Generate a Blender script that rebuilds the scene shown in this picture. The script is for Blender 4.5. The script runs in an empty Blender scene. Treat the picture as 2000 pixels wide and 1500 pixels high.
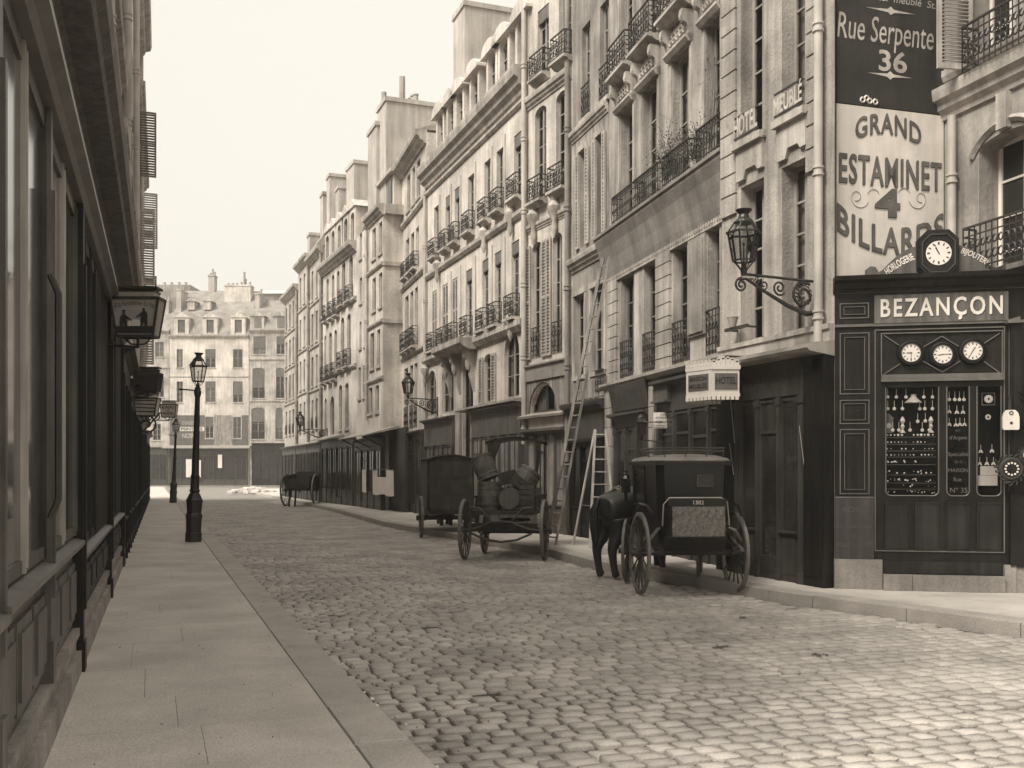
import bpy, math, random
from mathutils import Vector, Matrix
import numpy as np
random.seed(11)
RND = random.Random(11)
SC = bpy.context.scene
COL = SC.collection
rad = math.radians

# ---------------------------------------------------------------- camera
PXF, CXP, HYP, CH = 1950.0, 1000.0, 921.0, 1.75
cam_d = bpy.data.cameras.new('camera')
cam = bpy.data.objects.new('camera', cam_d)
COL.objects.link(cam)
cam.location = (0, 0, CH)
cam.rotation_euler = (rad(90), 0, 0)
cam_d.sensor_width = 36.0
cam_d.lens = 36.0 * PXF / 2000.0
cam_d.shift_y = (HYP - 750.0) / 2000.0
cam_d.clip_start = 0.1
cam_d.clip_end = 1500
SC.camera = cam

# ---------------------------------------------------------------- sky, sun, exposure
SUN_EL, SUN_AZ = rad(50), rad(227)
W = bpy.data.worlds.new('World')
SC.world = W
W.use_nodes = True
nt = W.node_tree
nt.nodes.clear()
wo = nt.nodes.new('ShaderNodeOutputWorld')
bg = nt.nodes.new('ShaderNodeBackground')
sky = nt.nodes.new('ShaderNodeTexSky')
sky.sky_type = 'NISHITA'
sky.sun_disc = False
sky.sun_elevation = SUN_EL
sky.sun_rotation = SUN_AZ
sky.dust_density = 6.0
bw = nt.nodes.new('ShaderNodeHueSaturation')
bw.inputs['Saturation'].default_value = 0.0
ov = nt.nodes.new('ShaderNodeMix'); ov.data_type = 'RGBA'; ov.blend_type = 'MIX'
ov.inputs[0].default_value = 0.8
ov.inputs[7].default_value = (5.5, 5.5, 5.5, 1)
tn = nt.nodes.new('ShaderNodeMix'); tn.data_type = 'RGBA'; tn.blend_type = 'MULTIPLY'
tn.inputs[0].default_value = 1.0
tn.inputs[7].default_value = (1.035, 0.995, 0.89, 1)
nt.links.new(sky.outputs[0], bw.inputs['Color'])
nt.links.new(bw.outputs[0], ov.inputs[6])
nt.links.new(ov.outputs[2], tn.inputs[6])
nt.links.new(tn.outputs[2], bg.inputs['Color'])
bg.inputs['Strength'].default_value = 0.1
nt.links.new(bg.outputs[0], wo.inputs['Surface'])
sun_d = bpy.data.lights.new('sun', 'SUN')
sun_d.energy = 2.6
sun_d.angle = rad(24)
sun_d.color = (1.0, 0.96, 0.86)
sun = bpy.data.objects.new('sun', sun_d)
COL.objects.link(sun)
sun.location = (0, -5, 40)
_sd = Vector((math.sin(SUN_AZ) * math.cos(SUN_EL), math.cos(SUN_AZ) * math.cos(SUN_EL), math.sin(SUN_EL)))
sun.rotation_euler = _sd.to_track_quat('Z', 'Y').to_euler()
SC.view_settings.view_transform = 'Standard'
SC.view_settings.look = 'None'
SC.view_settings.exposure = 0.98
SC.view_settings.gamma = 1.0
SC.view_settings.use_curve_mapping = False

# ---------------------------------------------------------------- materials (a sepia print: every colour is one warm grey)
def col(v):
    return (min(1, v * 1.105), v, v * 0.912, 1)

def mat(name, v, rough=0.8, var=0.0, sc=1.5, streak=0.0, st=(5, 5, .35), bump=0.0, bs=40.0, metal=0.0, spec=0.4,
        spots=0.0, shade=False, grain=0.0, cap=None):
    m = bpy.data.materials.new(name)
    m.use_nodes = True
    n, l = m.node_tree.nodes, m.node_tree.links
    p = n['Principled BSDF']
    p.inputs['Roughness'].default_value = rough
    p.inputs['Metallic'].default_value = metal
    p.inputs['Specular IOR Level'].default_value = spec
    geo = n.new('ShaderNodeNewGeometry')
    fac = None

    def noise(scale, vec=None, detail=4, rg=0.55):
        t = n.new('ShaderNodeTexNoise')
        t.inputs['Scale'].default_value = scale
        t.inputs['Detail'].default_value = detail
        t.inputs['Roughness'].default_value = rg
        if vec:
            mp = n.new('ShaderNodeMapping')
            mp.inputs['Scale'].default_value = vec
            l.new(geo.outputs['Position'], mp.inputs['Vector'])
            l.new(mp.outputs[0], t.inputs['Vector'])
        else:
            l.new(geo.outputs['Position'], t.inputs['Vector'])
        return t.outputs['Fac']

    def mul(f, lo, hi, a=0.35, b=0.65):
        nonlocal fac
        r = n.new('ShaderNodeMapRange')
        r.inputs['From Min'].default_value = a
        r.inputs['From Max'].default_value = b
        r.inputs['To Min'].default_value = lo
        r.inputs['To Max'].default_value = hi
        l.new(f, r.inputs['Value'])
        if fac is None:
            fac = r.outputs[0]
        else:
            q = n.new('ShaderNodeMath'); q.operation = 'MULTIPLY'
            l.new(fac, q.inputs[0]); l.new(r.outputs[0], q.inputs[1])
            fac = q.outputs[0]
    if var: mul(noise(sc), 1 - var, 1 + var)
    if streak: mul(noise(1.0, st, 5, .6), 1 - streak, 1 + streak * .6)
    if grain: mul(noise(bs * 1.7, None, 3), 1 - grain, 1 + grain)
    if spots: mul(noise(sc * 5, None, 6, .7), 1 - spots, 1, .28, .42)
    if shade:
        at = n.new('ShaderNodeAttribute'); at.attribute_name = 'tone'
        oi = n.new('ShaderNodeObjectInfo')
        ad = n.new('ShaderNodeMath'); ad.operation = 'ADD'
        l.new(at.outputs['Fac'], ad.inputs[0])
        rr = n.new('ShaderNodeMath'); rr.operation = 'MULTIPLY'
        l.new(oi.outputs['Random'], rr.inputs[0]); rr.inputs[1].default_value = float(shade)
        l.new(rr.outputs[0], ad.inputs[1])
        mul(ad.outputs[0], .80, 1.08, 0, 1)
    if fac is not None:
        mx = n.new('ShaderNodeMix'); mx.data_type = 'RGBA'; mx.blend_type = 'MULTIPLY'
        mx.inputs[0].default_value = 1.0
        mx.inputs[6].default_value = col(v)
        cb = n.new('ShaderNodeCombineColor')
        for i in range(3): l.new(fac, cb.inputs[i])
        l.new(cb.outputs[0], mx.inputs[7])
        l.new(mx.outputs[2], p.inputs['Base Color'])
    else:
        p.inputs['Base Color'].default_value = col(v)
    if bump:
        b = n.new('ShaderNodeBump')
        b.inputs['Strength'].default_value = bump
        b.inputs['Distance'].default_value = 0.02
        l.new(noise(bs, None, 6, .6), b.inputs['Height'])
        l.new(b.outputs[0], p.inputs['Normal'])
    return m

def glass_mat(name, alpha_mix=0.2, tint=.8):
    m = bpy.data.materials.new(name); m.use_nodes = True
    n, l = m.node_tree.nodes, m.node_tree.links
    n.clear()
    o = n.new('ShaderNodeOutputMaterial')
    t = n.new('ShaderNodeBsdfTransparent'); t.inputs[0].default_value = (tint, tint, tint, 1)
    g = n.new('ShaderNodeBsdfGlossy'); g.inputs['Roughness'].default_value = .06
    g.inputs['Color'].default_value = (.8, .8, .78, 1)
    lw = n.new('ShaderNodeLayerWeight'); lw.inputs[0].default_value = alpha_mix
    x = n.new('ShaderNodeMixShader')
    l.new(lw.outputs['Fresnel'], x.inputs[0]); l.new(t.outputs[0], x.inputs[1]); l.new(g.outputs[0], x.inputs[2])
    l.new(x.outputs[0], o.inputs['Surface'])
    return m

PL_A = mat('pale_plaster', .49, .9, .24, .7, .22, bump=.7, bs=9, grain=.09, spots=.34)
PL_B = mat('worn_plaster', .38, .9, .3, .8, .3, bump=.6, bs=9, grain=.06, spots=.2)
PL_C = mat('grey_plaster', .27, .9, .32, .8, .34, bump=.6, bs=9, grain=.06, spots=.22)
PL_D = mat('bright_plaster', .54, .9, .22, .7, .2, bump=.6, bs=9, grain=.08, spots=.3)
STONE = mat('dressed_stone', .33, .88, .3, 1.0, .32, bump=.6, bs=22, grain=.08, spots=.3)
STONE_D = mat('dark_stone', .24, .88, .2, 1.6, .2, bump=.6, bs=22, grain=.1, spots=.3)
MOULD = mat('moulding_stone', .38, .88, .24, 1.3, .3, bump=.4, bs=20, grain=.05)
GREYBAND = mat('rendered_band', .21, .9, .14, 1.0, .3, (2.2, 2.2, .5), bump=.4, bs=14, grain=.08)
COBBLE = mat('granite_sett', .385, .7, .2, .9, bump=.35, bs=45, grain=.12, shade=1.0, spec=.35, spots=.12)
COBBLE_S = mat('granite_setts', .385, .7, .2, .9, bump=.35, bs=45, grain=.12, shade=1e-7, spec=.35, spots=.12)
JOINT = mat('road_grit', .11, .95, .3, 3, bump=.8, bs=40, grain=.25)
ROADFAR = mat('far_setts', .22, .85, .18, 1.1, 0.2, (1.2, 9, 1), bump=.7, bs=7, grain=.15)
SLAB = mat('paving_asphalt', .60, .85, .13, 1.1, .08, (1.5, 1.5, 1), bump=.7, bs=45, grain=.12, spots=.18, shade=.16)
KERB = mat('kerb_granite', .46, .8, .12, 2, 0, bump=.6, bs=60, grain=.16, shade=.2, spots=.2)
WOOD_K = mat('black_paint', .013, .5, .3, 2, .4, (14, 14, .5), bump=.2, bs=30, spec=.22)
WOOD_N = mat('dark_shop_paint', .020, .5, .3, 2, .4, (14, 14, .5), bump=.2, bs=30, spec=.25)
WOOD_D = mat('brown_shop_paint', .05, .5, .2, 2, .3, (14, 14, .5), bump=.2, bs=30)
WOOD_M = mat('faded_shop_paint', .10, .6, .2, 2, .35, (14, 14, .5), bump=.25, bs=30)
WOOD_L = mat('weathered_boards', .24, .8, .25, 2, .45, (16, 16, .4), bump=.4, bs=30)
WOOD_P = mat('pale_wood', .42, .7, .15, 2, .3, (20, 20, .8), bump=.2, bs=40)
TRIM = mat('grey_trim_paint', .13, .42, .15, 4, .15)
GILT = mat('gilt_line_paint', .34, .4, .1, 6)
FRAME = mat('window_frame_paint', .26, .6, .15, 3, .2)
SHUT_GLINT = mat('shutter_and_glint_paint', .38, .6, .15, 2, .25, (12, 12, .6))
SHUT_D = mat('dark_shutter_paint', .15, .6, .15, 2, .25, (12, 12, .6))
PANE = mat('window_glass', .022, .2, .3, .9, spec=.35)
PANE_C = mat('curtained_glass', .09, .2, .3, 1.5, .3, (9, 9, .2), spec=.6)
WOOD_B = mat('brown_varnished_joinery', .085, .42, .25, 2, .4, (14, 14, .5), bump=.2, bs=30, spec=.45)
PANE_R = mat('reflecting_shop_glass', .035, .1, .4, 1.2, .3, (6, 6, .3), spec=.8)
PANE_K = mat('dark_shop_glass', .016, .16, .3, .9, spec=.5)
IRON = mat('wrought_iron', .035, .5, .2, 5, spec=.5)
IRON_P = mat('lamp_iron', .02, .45, .2, 5, spec=.5)
ZINC = mat('zinc_sheet', .33, .5, .15, 1.5, .15, spec=.5)
SLATE = mat('roof_slate', .20, .8, .2, 1.0, .2, bump=.7, bs=14, grain=.15)
TILE = mat('roof_tile', .24, .85, .22, 1.0, .2, bump=.9, bs=10, grain=.2)
PIPE = mat('drainpipe_paint', .42, .6, .15, 2, .2, (9, 9, .6))
BRICK = mat('chimney_render', .42, .9, .18, .7, .2, bump=.5, bs=12, spots=.15)
WHITE = mat('white_paint', .64, .75, .1, 1.5, .12, grain=.04, spots=.16)
CREAM = mat('cream_enamel', .66, .35, .05, 3)
DARKSIGN = mat('dark_sign_paint', .035, .7, .25, 2, .25, grain=.15, spots=.25)
LETTER_W = mat('white_lettering', .46, .6, .2, 6, .2, spots=.3)
LETTER_D = mat('grey_lettering', .12, .6, .25, 6, .25, spots=.25)
LETTER_K = mat('black_lettering', .03, .6)
LETTER_S = mat('pale_shadow_lettering', .34, .7)
LETTER_F = mat('faded_lettering', .06, .7, .3, 5)
CAB = mat('cab_varnish', .012, .3, .2, 3, spec=.3)
LEATHER = mat('cab_roof_leather', .17, .55, .2, 3, grain=.1, bs=30)
TYRE = mat('wheel_rim_paint', .13, .6, .25, 6, grain=.15)
CARTW = mat('cart_wood', .045, .7, .25, 3, .3, (9, 9, 2), bump=.3)
CARTG = mat('old_tub_wood', .085, .8, .25, 3, .4, (10, 10, 2), bump=.4)
STRAW = mat('quilted_cloth', .17, .95, .3, 24, bump=1.0, bs=40, grain=.25)
COAT = mat('horse_coat', .018, .42, .3, 3, grain=.1, spec=.5)
HAIR = mat('horse_hair', .012, .7)
CLOTH = mat('white_linen', .66, .9, .05, 4, bump=.2, bs=12)
CANVAS = mat('dark_canvas', .035, .8, .2, 4)
LEAF = mat('leaf', .07, .7, .3, 9)
BARK = mat('twig_bark', .10, .8)
BRASS = mat('brass', .4, .25, .1, 8, metal=.8)
STRAP = mat('harness_leather', .02, .4)
GLASS = glass_mat('lantern_glass', .25, .8)
SHOPGLASS = glass_mat('shop_glass', .12, .85)
ROOMGLASS = glass_mat('room_window_glass', .12, .5)
CURTAIN = mat('lace_curtain', .5, .9, .15, 4)
SILVER = mat('watch_silver', .8, .3, .05, 9)
GREYPOT = mat('clay_pot', .36, .8)

# ---------------------------------------------------------------- geometry helpers
class MB:
    def __init__(s):
        s.v, s.f, s.m = [], [], []
    def add(s, vs, fs, m=0):
        b = len(s.v)
        s.v += [tuple(a) for a in vs]
        s.f += [tuple(i + b for i in f) for f in fs]
        s.m += [m] * len(fs)
    def quad(s, a, b, c, d, m=0):
        s.add([a, b, c, d], [(0, 1, 2, 3)], m)
    def box(s, x0, x1, y0, y1, z0, z1, m=0):
        s.add([(x0, y0, z0), (x1, y0, z0), (x1, y1, z0), (x0, y1, z0), (x0, y0, z1), (x1, y0, z1), (x1, y1, z1), (x0, y1, z1)],
              [(0, 3, 2, 1), (4, 5, 6, 7), (0, 1, 5, 4), (1, 2, 6, 5), (2, 3, 7, 6), (3, 0, 4, 7)], m)
    def obox(s, c, ax, ay, az, m=0):
        c, ax, ay, az = Vector(c), Vector(ax), Vector(ay), Vector(az)
        vs = [c + i * ax + j * ay + k * az for k in (-1, 1) for (i, j) in ((-1, -1), (1, -1), (1, 1), (-1, 1))]
        s.add(vs, [(0, 3, 2, 1), (4, 5, 6, 7), (0, 1, 5, 4), (1, 2, 6, 5), (2, 3, 7, 6), (3, 0, 4, 7)], m)
    def beam(s, p, q, w, h=None, m=0, up=(0, 0, 1)):
        p, q = Vector(p), Vector(q); d = q - p; L = d.length
        if L < 1e-6: return
        d /= L; h = h or w
        u = Vector(up)
        if abs(d.dot(u)) > .98: u = Vector((0, 1, 0))
        a = d.cross(u).normalized(); b = a.cross(d)
        s.obox((p + q) / 2, a * (w / 2), b * (h / 2), d * (L / 2), m)
    def tube(s, pts, r, n=6, m=0, cap=True):
        pts = [Vector(p) for p in pts]
        rr = r if isinstance(r, (list, tuple)) else [r] * len(pts)
        vs, fs = [], []
        ref = None
        for i, p in enumerate(pts):
            d = (pts[min(i + 1, len(pts) - 1)] - pts[max(i - 1, 0)])
            if d.length < 1e-9: d = Vector((0, 0, 1))
            d.normalize()
            if ref is None:
                ref = Vector((0, 0, 1)) if abs(d.z) < .9 else Vector((1, 0, 0))
            a = d.cross(ref)
            if a.length < 1e-4: a = d.cross(Vector((.3, .8, .2)))
            a.normalize(); b = d.cross(a).normalized(); ref = a.cross(d)
            for k in range(n):
                t = 2 * math.pi * k / n
                vs.append(p + (a * math.cos(t) + b * math.sin(t)) * rr[i])
        for i in range(len(pts) - 1):
            for k in range(n):
                k2 = (k + 1) % n
                fs.append((i * n + k, i * n + k2, (i + 1) * n + k2, (i + 1) * n + k))
        if cap:
            fs.append(tuple(range(n))[::-1]); fs.append(tuple((len(pts) - 1) * n + k for k in range(n)))
        s.add(vs, fs, m)
    def ring(s, c, ax, ay, R, r, n=12, k=4, m=0, a0=0, a1=2 * math.pi):
        c, ax, ay = Vector(c), Vector(ax), Vector(ay)
        full = abs(a1 - a0 - 2 * math.pi) < 1e-6
        az = ax.cross(ay)
        vs, fs = [], []
        N = n if full else n + 1
        for i in range(N):
            t = a0 + (a1 - a0) * i / n
            e = ax * math.cos(t) + ay * math.sin(t)
            for j in range(k):
                q = 2 * math.pi * j / k
                vs.append(c + e * (R + r * math.cos(q)) + az * (r * math.sin(q)))
        for i in range(n if full else N - 1):
            i2 = (i + 1) % N
            for j in range(k):
                j2 = (j + 1) % k
                fs.append((i * k + j, i2 * k + j, i2 * k + j2, i * k + j2))
        s.add(vs, fs, m)
    def lathe(s, prof, c=(0, 0, 0), n=16, m=0, axis='z'):
        vs, fs = [], []
        for (r, z) in prof:
            for k in range(n):
                t = 2 * math.pi * k / n
                x, y = r * math.cos(t), r * math.sin(t)
                if axis == 'z': vs.append((c[0] + x, c[1] + y, c[2] + z))
                elif axis == 'y': vs.append((c[0] + x, c[1] + z, c[2] + y))
                else: vs.append((c[0] + z, c[1] + x, c[2] + y))
        for i in range(len(prof) - 1):
            for k in range(n):
                k2 = (k + 1) % n
                fs.append((i * n + k, i * n + k2, (i + 1) * n + k2, (i + 1) * n + k))
        if prof[0] != prof[-1]: fs.append(tuple(range(n))[::-1]); fs.append(tuple((len(prof) - 1) * n + k for k in range(n)))
        s.add(vs, fs, m)
    def prism_x(s, poly, x0, x1, m=0):          # poly of (y, z)
        n = len(poly)
        vs = [(x0, y, z) for y, z in poly] + [(x1, y, z) for y, z in poly]
        fs = [(i, (i + 1) % n, n + (i + 1) % n, n + i) for i in range(n)]
        fs += [tuple(range(n))[::-1], tuple(range(n, 2 * n))]
        s.add(vs, fs, m)
    def prism_y(s, poly, y0, y1, m=0):          # poly of (x, z)
        n = len(poly)
        vs = [(x, y0, z) for x, z in poly] + [(x, y1, z) for x, z in poly]
        fs = [(i, (i + 1) % n, n + (i + 1) % n, n + i) for i in range(n)]
        fs += [tuple(range(n))[::-1], tuple(range(n, 2 * n))]
        s.add(vs, fs, m)
    def prism_z(s, poly, z0, z1, m=0):
        n = len(poly)
        vs = [(x, y, z0) for x, y in poly] + [(x, y, z1) for x, y in poly]
        fs = [(i, (i + 1) % n, n + (i + 1) % n, n + i) for i in range(n)]
        fs += [tuple(range(n))[::-1], tuple(range(n, 2 * n))]
        s.add(vs, fs, m)
    def build(s, name, mats, parent=None, smooth=False, loc=None, rot=None, **props):
        me = bpy.data.meshes.new(name)
        me.from_pydata(s.v, [], s.f)
        if not isinstance(mats, (list, tuple)): mats = [mats]
        for q in mats: me.materials.append(q)
        if len(mats) > 1: me.polygons.foreach_set('material_index', s.m)
        if smooth:
            me.polygons.foreach_set('use_smooth', [True] * len(me.polygons))
            if smooth != 'full':
                try: me.set_sharp_from_angle(angle=rad(40))
                except Exception: pass
        o = bpy.data.objects.new(name, me)
        COL.objects.link(o)
        if parent is not None: o.parent = parent
        if loc is not None: o.location = loc
        if rot is not None: o.rotation_euler = rot
        for k, w in props.items(): o[k] = w
        return o

def thing(name, label, cat, loc=(0, 0, 0), rotz=0.0, group=None):
    o = bpy.data.objects.new(name, None)
    o.empty_display_size = .3
    COL.objects.link(o)
    o.location = loc
    o.rotation_euler = (0, 0, rotz)
    o['label'] = label; o['category'] = cat
    if group: o['group'] = group
    return o

def tag(o, label, cat, group=None):
    o['label'] = label; o['category'] = cat
    if group: o['group'] = group
    return o

def dup(o, parent=None, loc=None, rot=None):
    c = o.copy(); COL.objects.link(c)
    if parent is not None: c.parent = parent
    if loc is not None: c.location = loc
    if rot is not None: c.rotation_euler = rot
    for ch in list(o.children): dup(ch, c)
    return c

_tc = {}
def text(parent, body, u, z, w, h, mt, y=-.01, shear=0.0, off=0.0, thick=.004, arc=0.0, name='lettering', skew=0.0, font=None, space=1.0):
    """flat lettering centred at (u, z) on the plane y of its parent, facing -y"""
    cu = bpy.data.curves.new(name, 'FONT')
    cu.body = body; cu.size = 1.0; cu.shear = shear; cu.offset = off; cu.extrude = 0; cu.resolution_u = 3
    cu.space_character = space
    to = bpy.data.objects.new('t', cu)
    COL.objects.link(to)
    dg = bpy.context.evaluated_depsgraph_get()
    me = bpy.data.meshes.new_from_object(to.evaluated_get(dg))
    bpy.data.objects.remove(to)
    bpy.data.curves.remove(cu)
    vs = np.array([v.co[:] for v in me.vertices])
    fs = [tuple(p.vertices) for p in me.polygons]
    bpy.data.meshes.remove(me)
    lo, hi = vs.min(0), vs.max(0)
    x = (vs[:, 0] - lo[0]) / (hi[0] - lo[0]) - .5
    yy = (vs[:, 1] - lo[1]) / (hi[1] - lo[1]) - .5
    X = x * w; Z = yy * h + arc * (1 - 4 * x * x) + skew * x
    mb = MB()
    mb.add([(u + a, y, z + b) for a, b in zip(X, Z)], fs)
    return mb.build(name, mt, parent)

# ---------------------------------------------------------------- facades
class Fac:
    """a vertical facade plane; local x runs left to right seen from the street, local y goes into the house"""
    def __init__(s, P, vp=None, d=None):
        if vp is not None:
            a = (vp - CXP) / PXF
            d = (-a, -1.0)
        s.d = Vector((d[0], d[1])).normalized()
        s.P = Vector((P[0], P[1]))
        s.n = Vector((-s.d.y, s.d.x))
        s.rot = math.atan2(s.d.y, s.d.x)
    def u(s, x, v=0.0):
        t = (x - CXP) / PXF
        return (t * (s.P.y + v * s.n.y) - (s.P.x + v * s.n.x)) / (s.d.x - t * s.d.y)
    def D(s, x, v=0.0):
        return s.P.y + s.u(x, v) * s.d.y + v * s.n.y
    def z(s, x, y, v=0.0):
        return CH + (HYP - y) * s.D(x, v) / PXF
    def w(s, u, v=0.0):
        q = s.P + s.d * u + s.n * v
        return (q.x, q.y)
    def thing(s, name, label, cat, group=None, u=0, v=0, z=0):
        q = s.w(u, v)
        return thing(name, label, cat, (q[0], q[1], z), s.rot, group)

def wall_face(mb, u0, u1, z0, z1, ops, depth=.3, y=0.0, m=0, mr=0):
    us = sorted(set([u0, u1] + [v for o in ops for v in (o[0], o[1])]))
    zs = sorted(set([z0, z1] + [v for o in ops for v in (o[2], o[3])]))
    us = [a for a in us if u0 - 1e-6 <= a <= u1 + 1e-6]; zs = [a for a in zs if z0 - 1e-6 <= a <= z1 + 1e-6]
    for i in range(len(us) - 1):
        cu = (us[i] + us[i + 1]) / 2
        run = None
        for j in range(len(zs) - 1):
            cz = (zs[j] + zs[j + 1]) / 2
            inside = any(o[0] < cu < o[1] and o[2] < cz < o[3] for o in ops)
            if not inside:
                if run is None: run = zs[j]
            if inside or j == len(zs) - 2:
                e = zs[j] if inside else zs[j + 1]
                if run is not None:
                    mb.quad((us[i], y, run), (us[i + 1], y, run), (us[i + 1], y, e), (us[i], y, e), m)
                run = None
    for (a, b, c, d, arch) in ops:
        y2 = y + depth
        mb.quad((a, y, c), (a, y2, c), (b, y2, c), (b, y, c), mr)
        if arch:
            N = 10; s = d - arch
            pts = []
            for k in range(N + 1):
                t = math.pi * (1 - k / N)
                pts.append(((a + b) / 2 + (b - a) / 2 * math.cos(t), s + arch * math.sin(t)))
            for k in range(N):
                (p, q), (p2, q2) = pts[k], pts[k + 1]
                mb.quad((p, y, q), (p2, y, q2), (p2, y, d), (p, y, d), m)
                mb.quad((p, y, q), (p, y2, q), (p2, y2, q2), (p2, y, q2), mr)
            top = s
        else:
            top = d
            mb.quad((a, y, d), (b, y, d), (b, y2, d), (a, y2, d), mr)
        mb.quad((a, y, c), (a, y, top), (a, y2, top), (a, y2, c), mr)
        mb.quad((b, y, c), (b, y2, c), (b, y2, top), (b, y, top), mr)

def window(T, u0, u1, z0, z1, y=.24, rows=4, fm=None, pm=None, sep=False, leaves=2):
    fm = fm or FRAME
    pm = pm or (PANE_C if RND.random() < .35 else PANE)
    mb = MB(); w = .055
    mb.box(u0, u0 + w, y, y + .05, z0, z1); mb.box(u1 - w, u1, y, y + .05, z0, z1)
    mb.box(u0 + w, u1 - w, y, y + .05, z0, z0 + w * 1.4); mb.box(u0 + w, u1 - w, y, y + .05, z1 - w, z1)
    if leaves == 2:
        c = (u0 + u1) / 2
        mb.box(c - .04, c + .04, y - .01, y + .05, z0 + w * 1.4, z1 - w)
        lv = [(u0 + w, c - .04), (c + .04, u1 - w)]
    else: lv = [(u0 + w, u1 - w)]
    zz = [z0 + w * 1.4 + (z1 - w - z0 - w * 1.4) * k / rows for k in range(rows + 1)]
    for a, b in lv:
        for k in range(1, rows): mb.box(a, b, y + .008, y + .045, zz[k] - .016, zz[k] + .016)
    o = mb.build('window', fm, T)
    if sep and not T.get('rooms'):
        for a, b in lv:
            for k in range(rows):
                p = MB(); t = RND.uniform(-.006, .006)
                p.add([(a, y + .03 + t, zz[k]), (b, y + .03 - t, zz[k]), (b, y + .03 - t, zz[k + 1]), (a, y + .03 + t, zz[k + 1])], [(0, 1, 2, 3)])
                p.build('pane', pm, o)
    elif T.get('rooms'):
        p = MB(); p.quad((u0, y + .03, z0), (u1, y + .03, z0), (u1, y + .03, z1), (u0, y + .03, z1)); p.build('pane', ROOMGLASS, o)
        if RND.random() < .75:
            for a, b in ((u0, u0 + (u1 - u0) * RND.uniform(.15, .42)), (u1 - (u1 - u0) * RND.uniform(.15, .42), u1)):
                q = MB(); n = 7; zt_ = z1; zl = z0 + (z1 - z0) * RND.choice([0, 0, .3])
                vs = [(a + (b - a) * k / n, y + .10 + .03 * (k % 2), zz_2) for zz_2 in (zl, zt_) for k in range(n + 1)]
                q.add(vs, [(k, k + 1, n + 2 + k, n + 1 + k) for k in range(n)]); q.build('curtain', CURTAIN, o)
    else:
        p = MB(); p.quad((u0, y + .03, z0), (u1, y + .03, z0), (u1, y + .03, z1), (u0, y + .03, z1))
        p.build('pane', pm, o)
    return o

def louvres(mb, u0, u1, z0, z1, y, pitch=.085, t=.035):
    n = max(3, int((z1 - z0) / pitch))
    for k in range(n):
        z = z0 + (k + .5) * (z1 - z0) / n
        mb.obox(((u0 + u1) / 2, y, z), ((u1 - u0) / 2, 0, 0), (0, t * .5, -.022), (0, .004, .006))

def shutter(T, u0, u1, z0, z1, y=-.05, mt=None, name='shutter', rotz=0.0, hinge=None, pitch=.085):
    mt = mt or SHUT_GLINT
    mb = MB(); w = .06
    h = hinge if hinge is not None else u0
    a, b = u0 - h, u1 - h
    mb.box(a, a + w, -.018, .018, z0, z1); mb.box(b - w, b, -.018, .018, z0, z1)
    zs = [z0, z0 + (z1 - z0) * .5, z1 - w]
    if z1 - z0 < 1.5: zs = [z0, z1 - w]
    for z in zs: mb.box(a + w, b - w, -.018, .018, z, z + w)
    o = mb.build(name, mt, T, loc=(h, y, 0), rot=(0, 0, rotz))
    lb = MB()
    for i in range(len(zs) - 1): louvres(lb, a + w, b - w, zs[i] + w, zs[i + 1], 0, pitch)
    lb.build('louvre', mt, o, kind='stuff')
    return o

def railing(mb, u0, u1, z, h, y0, y1, fancy=1, step=.15):
    """iron guard: front along u at y0, returning to the wall at y1"""
    segs = [((u0, y0), (u1, y0))]
    if y1 > y0 + .05: segs += [((u0, y1), (u0, y0)), ((u1, y0), (u1, y1))]
    for (a, b), (c, d) in segs:
        L = math.hypot(c - a, d - b)
        mb.beam((a, b, z + h), (c, d, z + h), .035, .025)
        mb.beam((a, b, z + .06), (c, d, z + .06), .02, .02)
        mb.beam((a, b, z + h - .12), (c, d, z + h - .12), .016, .016)
        n = max(1, round(L / step))
        for k in range(n + 1):
            t = k / n
            x, y = a + (c - a) * t, b + (d - b) * t
            mb.beam((x, y, z), (x, y, z + h), .013)
            if fancy and k < n:
                dx, dy = (c - a) / L, (d - b) / L
                xm, ym = a + (c - a) * (k + .5) / n, b + (d - b) * (k + .5) / n
                r = L / n * .36
                mid = z + .06 + (h - .18) * (.5 if k % 2 else .5)
                if fancy == 2:
                    s_ = 1 if k % 2 else -1; hh = h - .18
                    mb.ring((xm, ym, z + .06 + hh * .3), (dx, dy, 0), (0, 0, 1.2), r * 1.25, .011, 8, 3)
                    mb.ring((xm, ym, z + .06 + hh * .72), (dx, dy, 0), (0, 0, 1.2), r * 1.05, .011, 8, 3)
                elif fancy == 1:
                    mb.ring((xm, ym, mid), (dx, dy, 0), (0, 0, 1), r, .009, 8, 3)
                    mb.ring((xm, ym, z + h - .06), (dx, dy, 0), (0, 0, 1), r * .8, .007, 6, 3)
                else:
                    for q in (.25, .5, .75):
                        mb.ring((xm, ym, z + .06 + (h - .18) * q), (dx, dy, 0), (0, 0, 1.35), r, .009, 8, 3)

def balcony(T, u0, u1, z, h=.72, out=.32, slab=.13, fancy=2, m=None):
    mb = MB()
    if slab:
        mb.prism_x([(0.02, z - slab * 2), (-out * .45, z - slab * 1.9), (-out * .8, z - slab), (-out - .05, z - slab * .9), (-out - .05, z), (0.02, z)], u0 - .04, u1 + .04)
    o = mb.build('balcony', m or MOULD, T) if slab else None
    r = MB(); railing(r, u0, u1, z, h, -out, -.01 if slab else -out, fancy)
    r.build('railing' if slab else 'window_guard', IRON, o or T)
    return o

def mould(T, u0, u1, prof, name='cornice', m=None):
    mb = MB(); mb.prism_x(prof, u0, u1)
    return mb.build(name, m or MOULD, T)

def cornice_prof(z, out=.4, h=.45):
    out *= .8
    return [(.03, z), (-out * .2, z), (-out * .25, z + h * .15), (-out * .55, z + h * .3), (-out * .62, z + h * .5), (-out * .92, z + h * .6), (-out, z + h * .85), (-out, z + h), (.03, z + h)]

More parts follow.
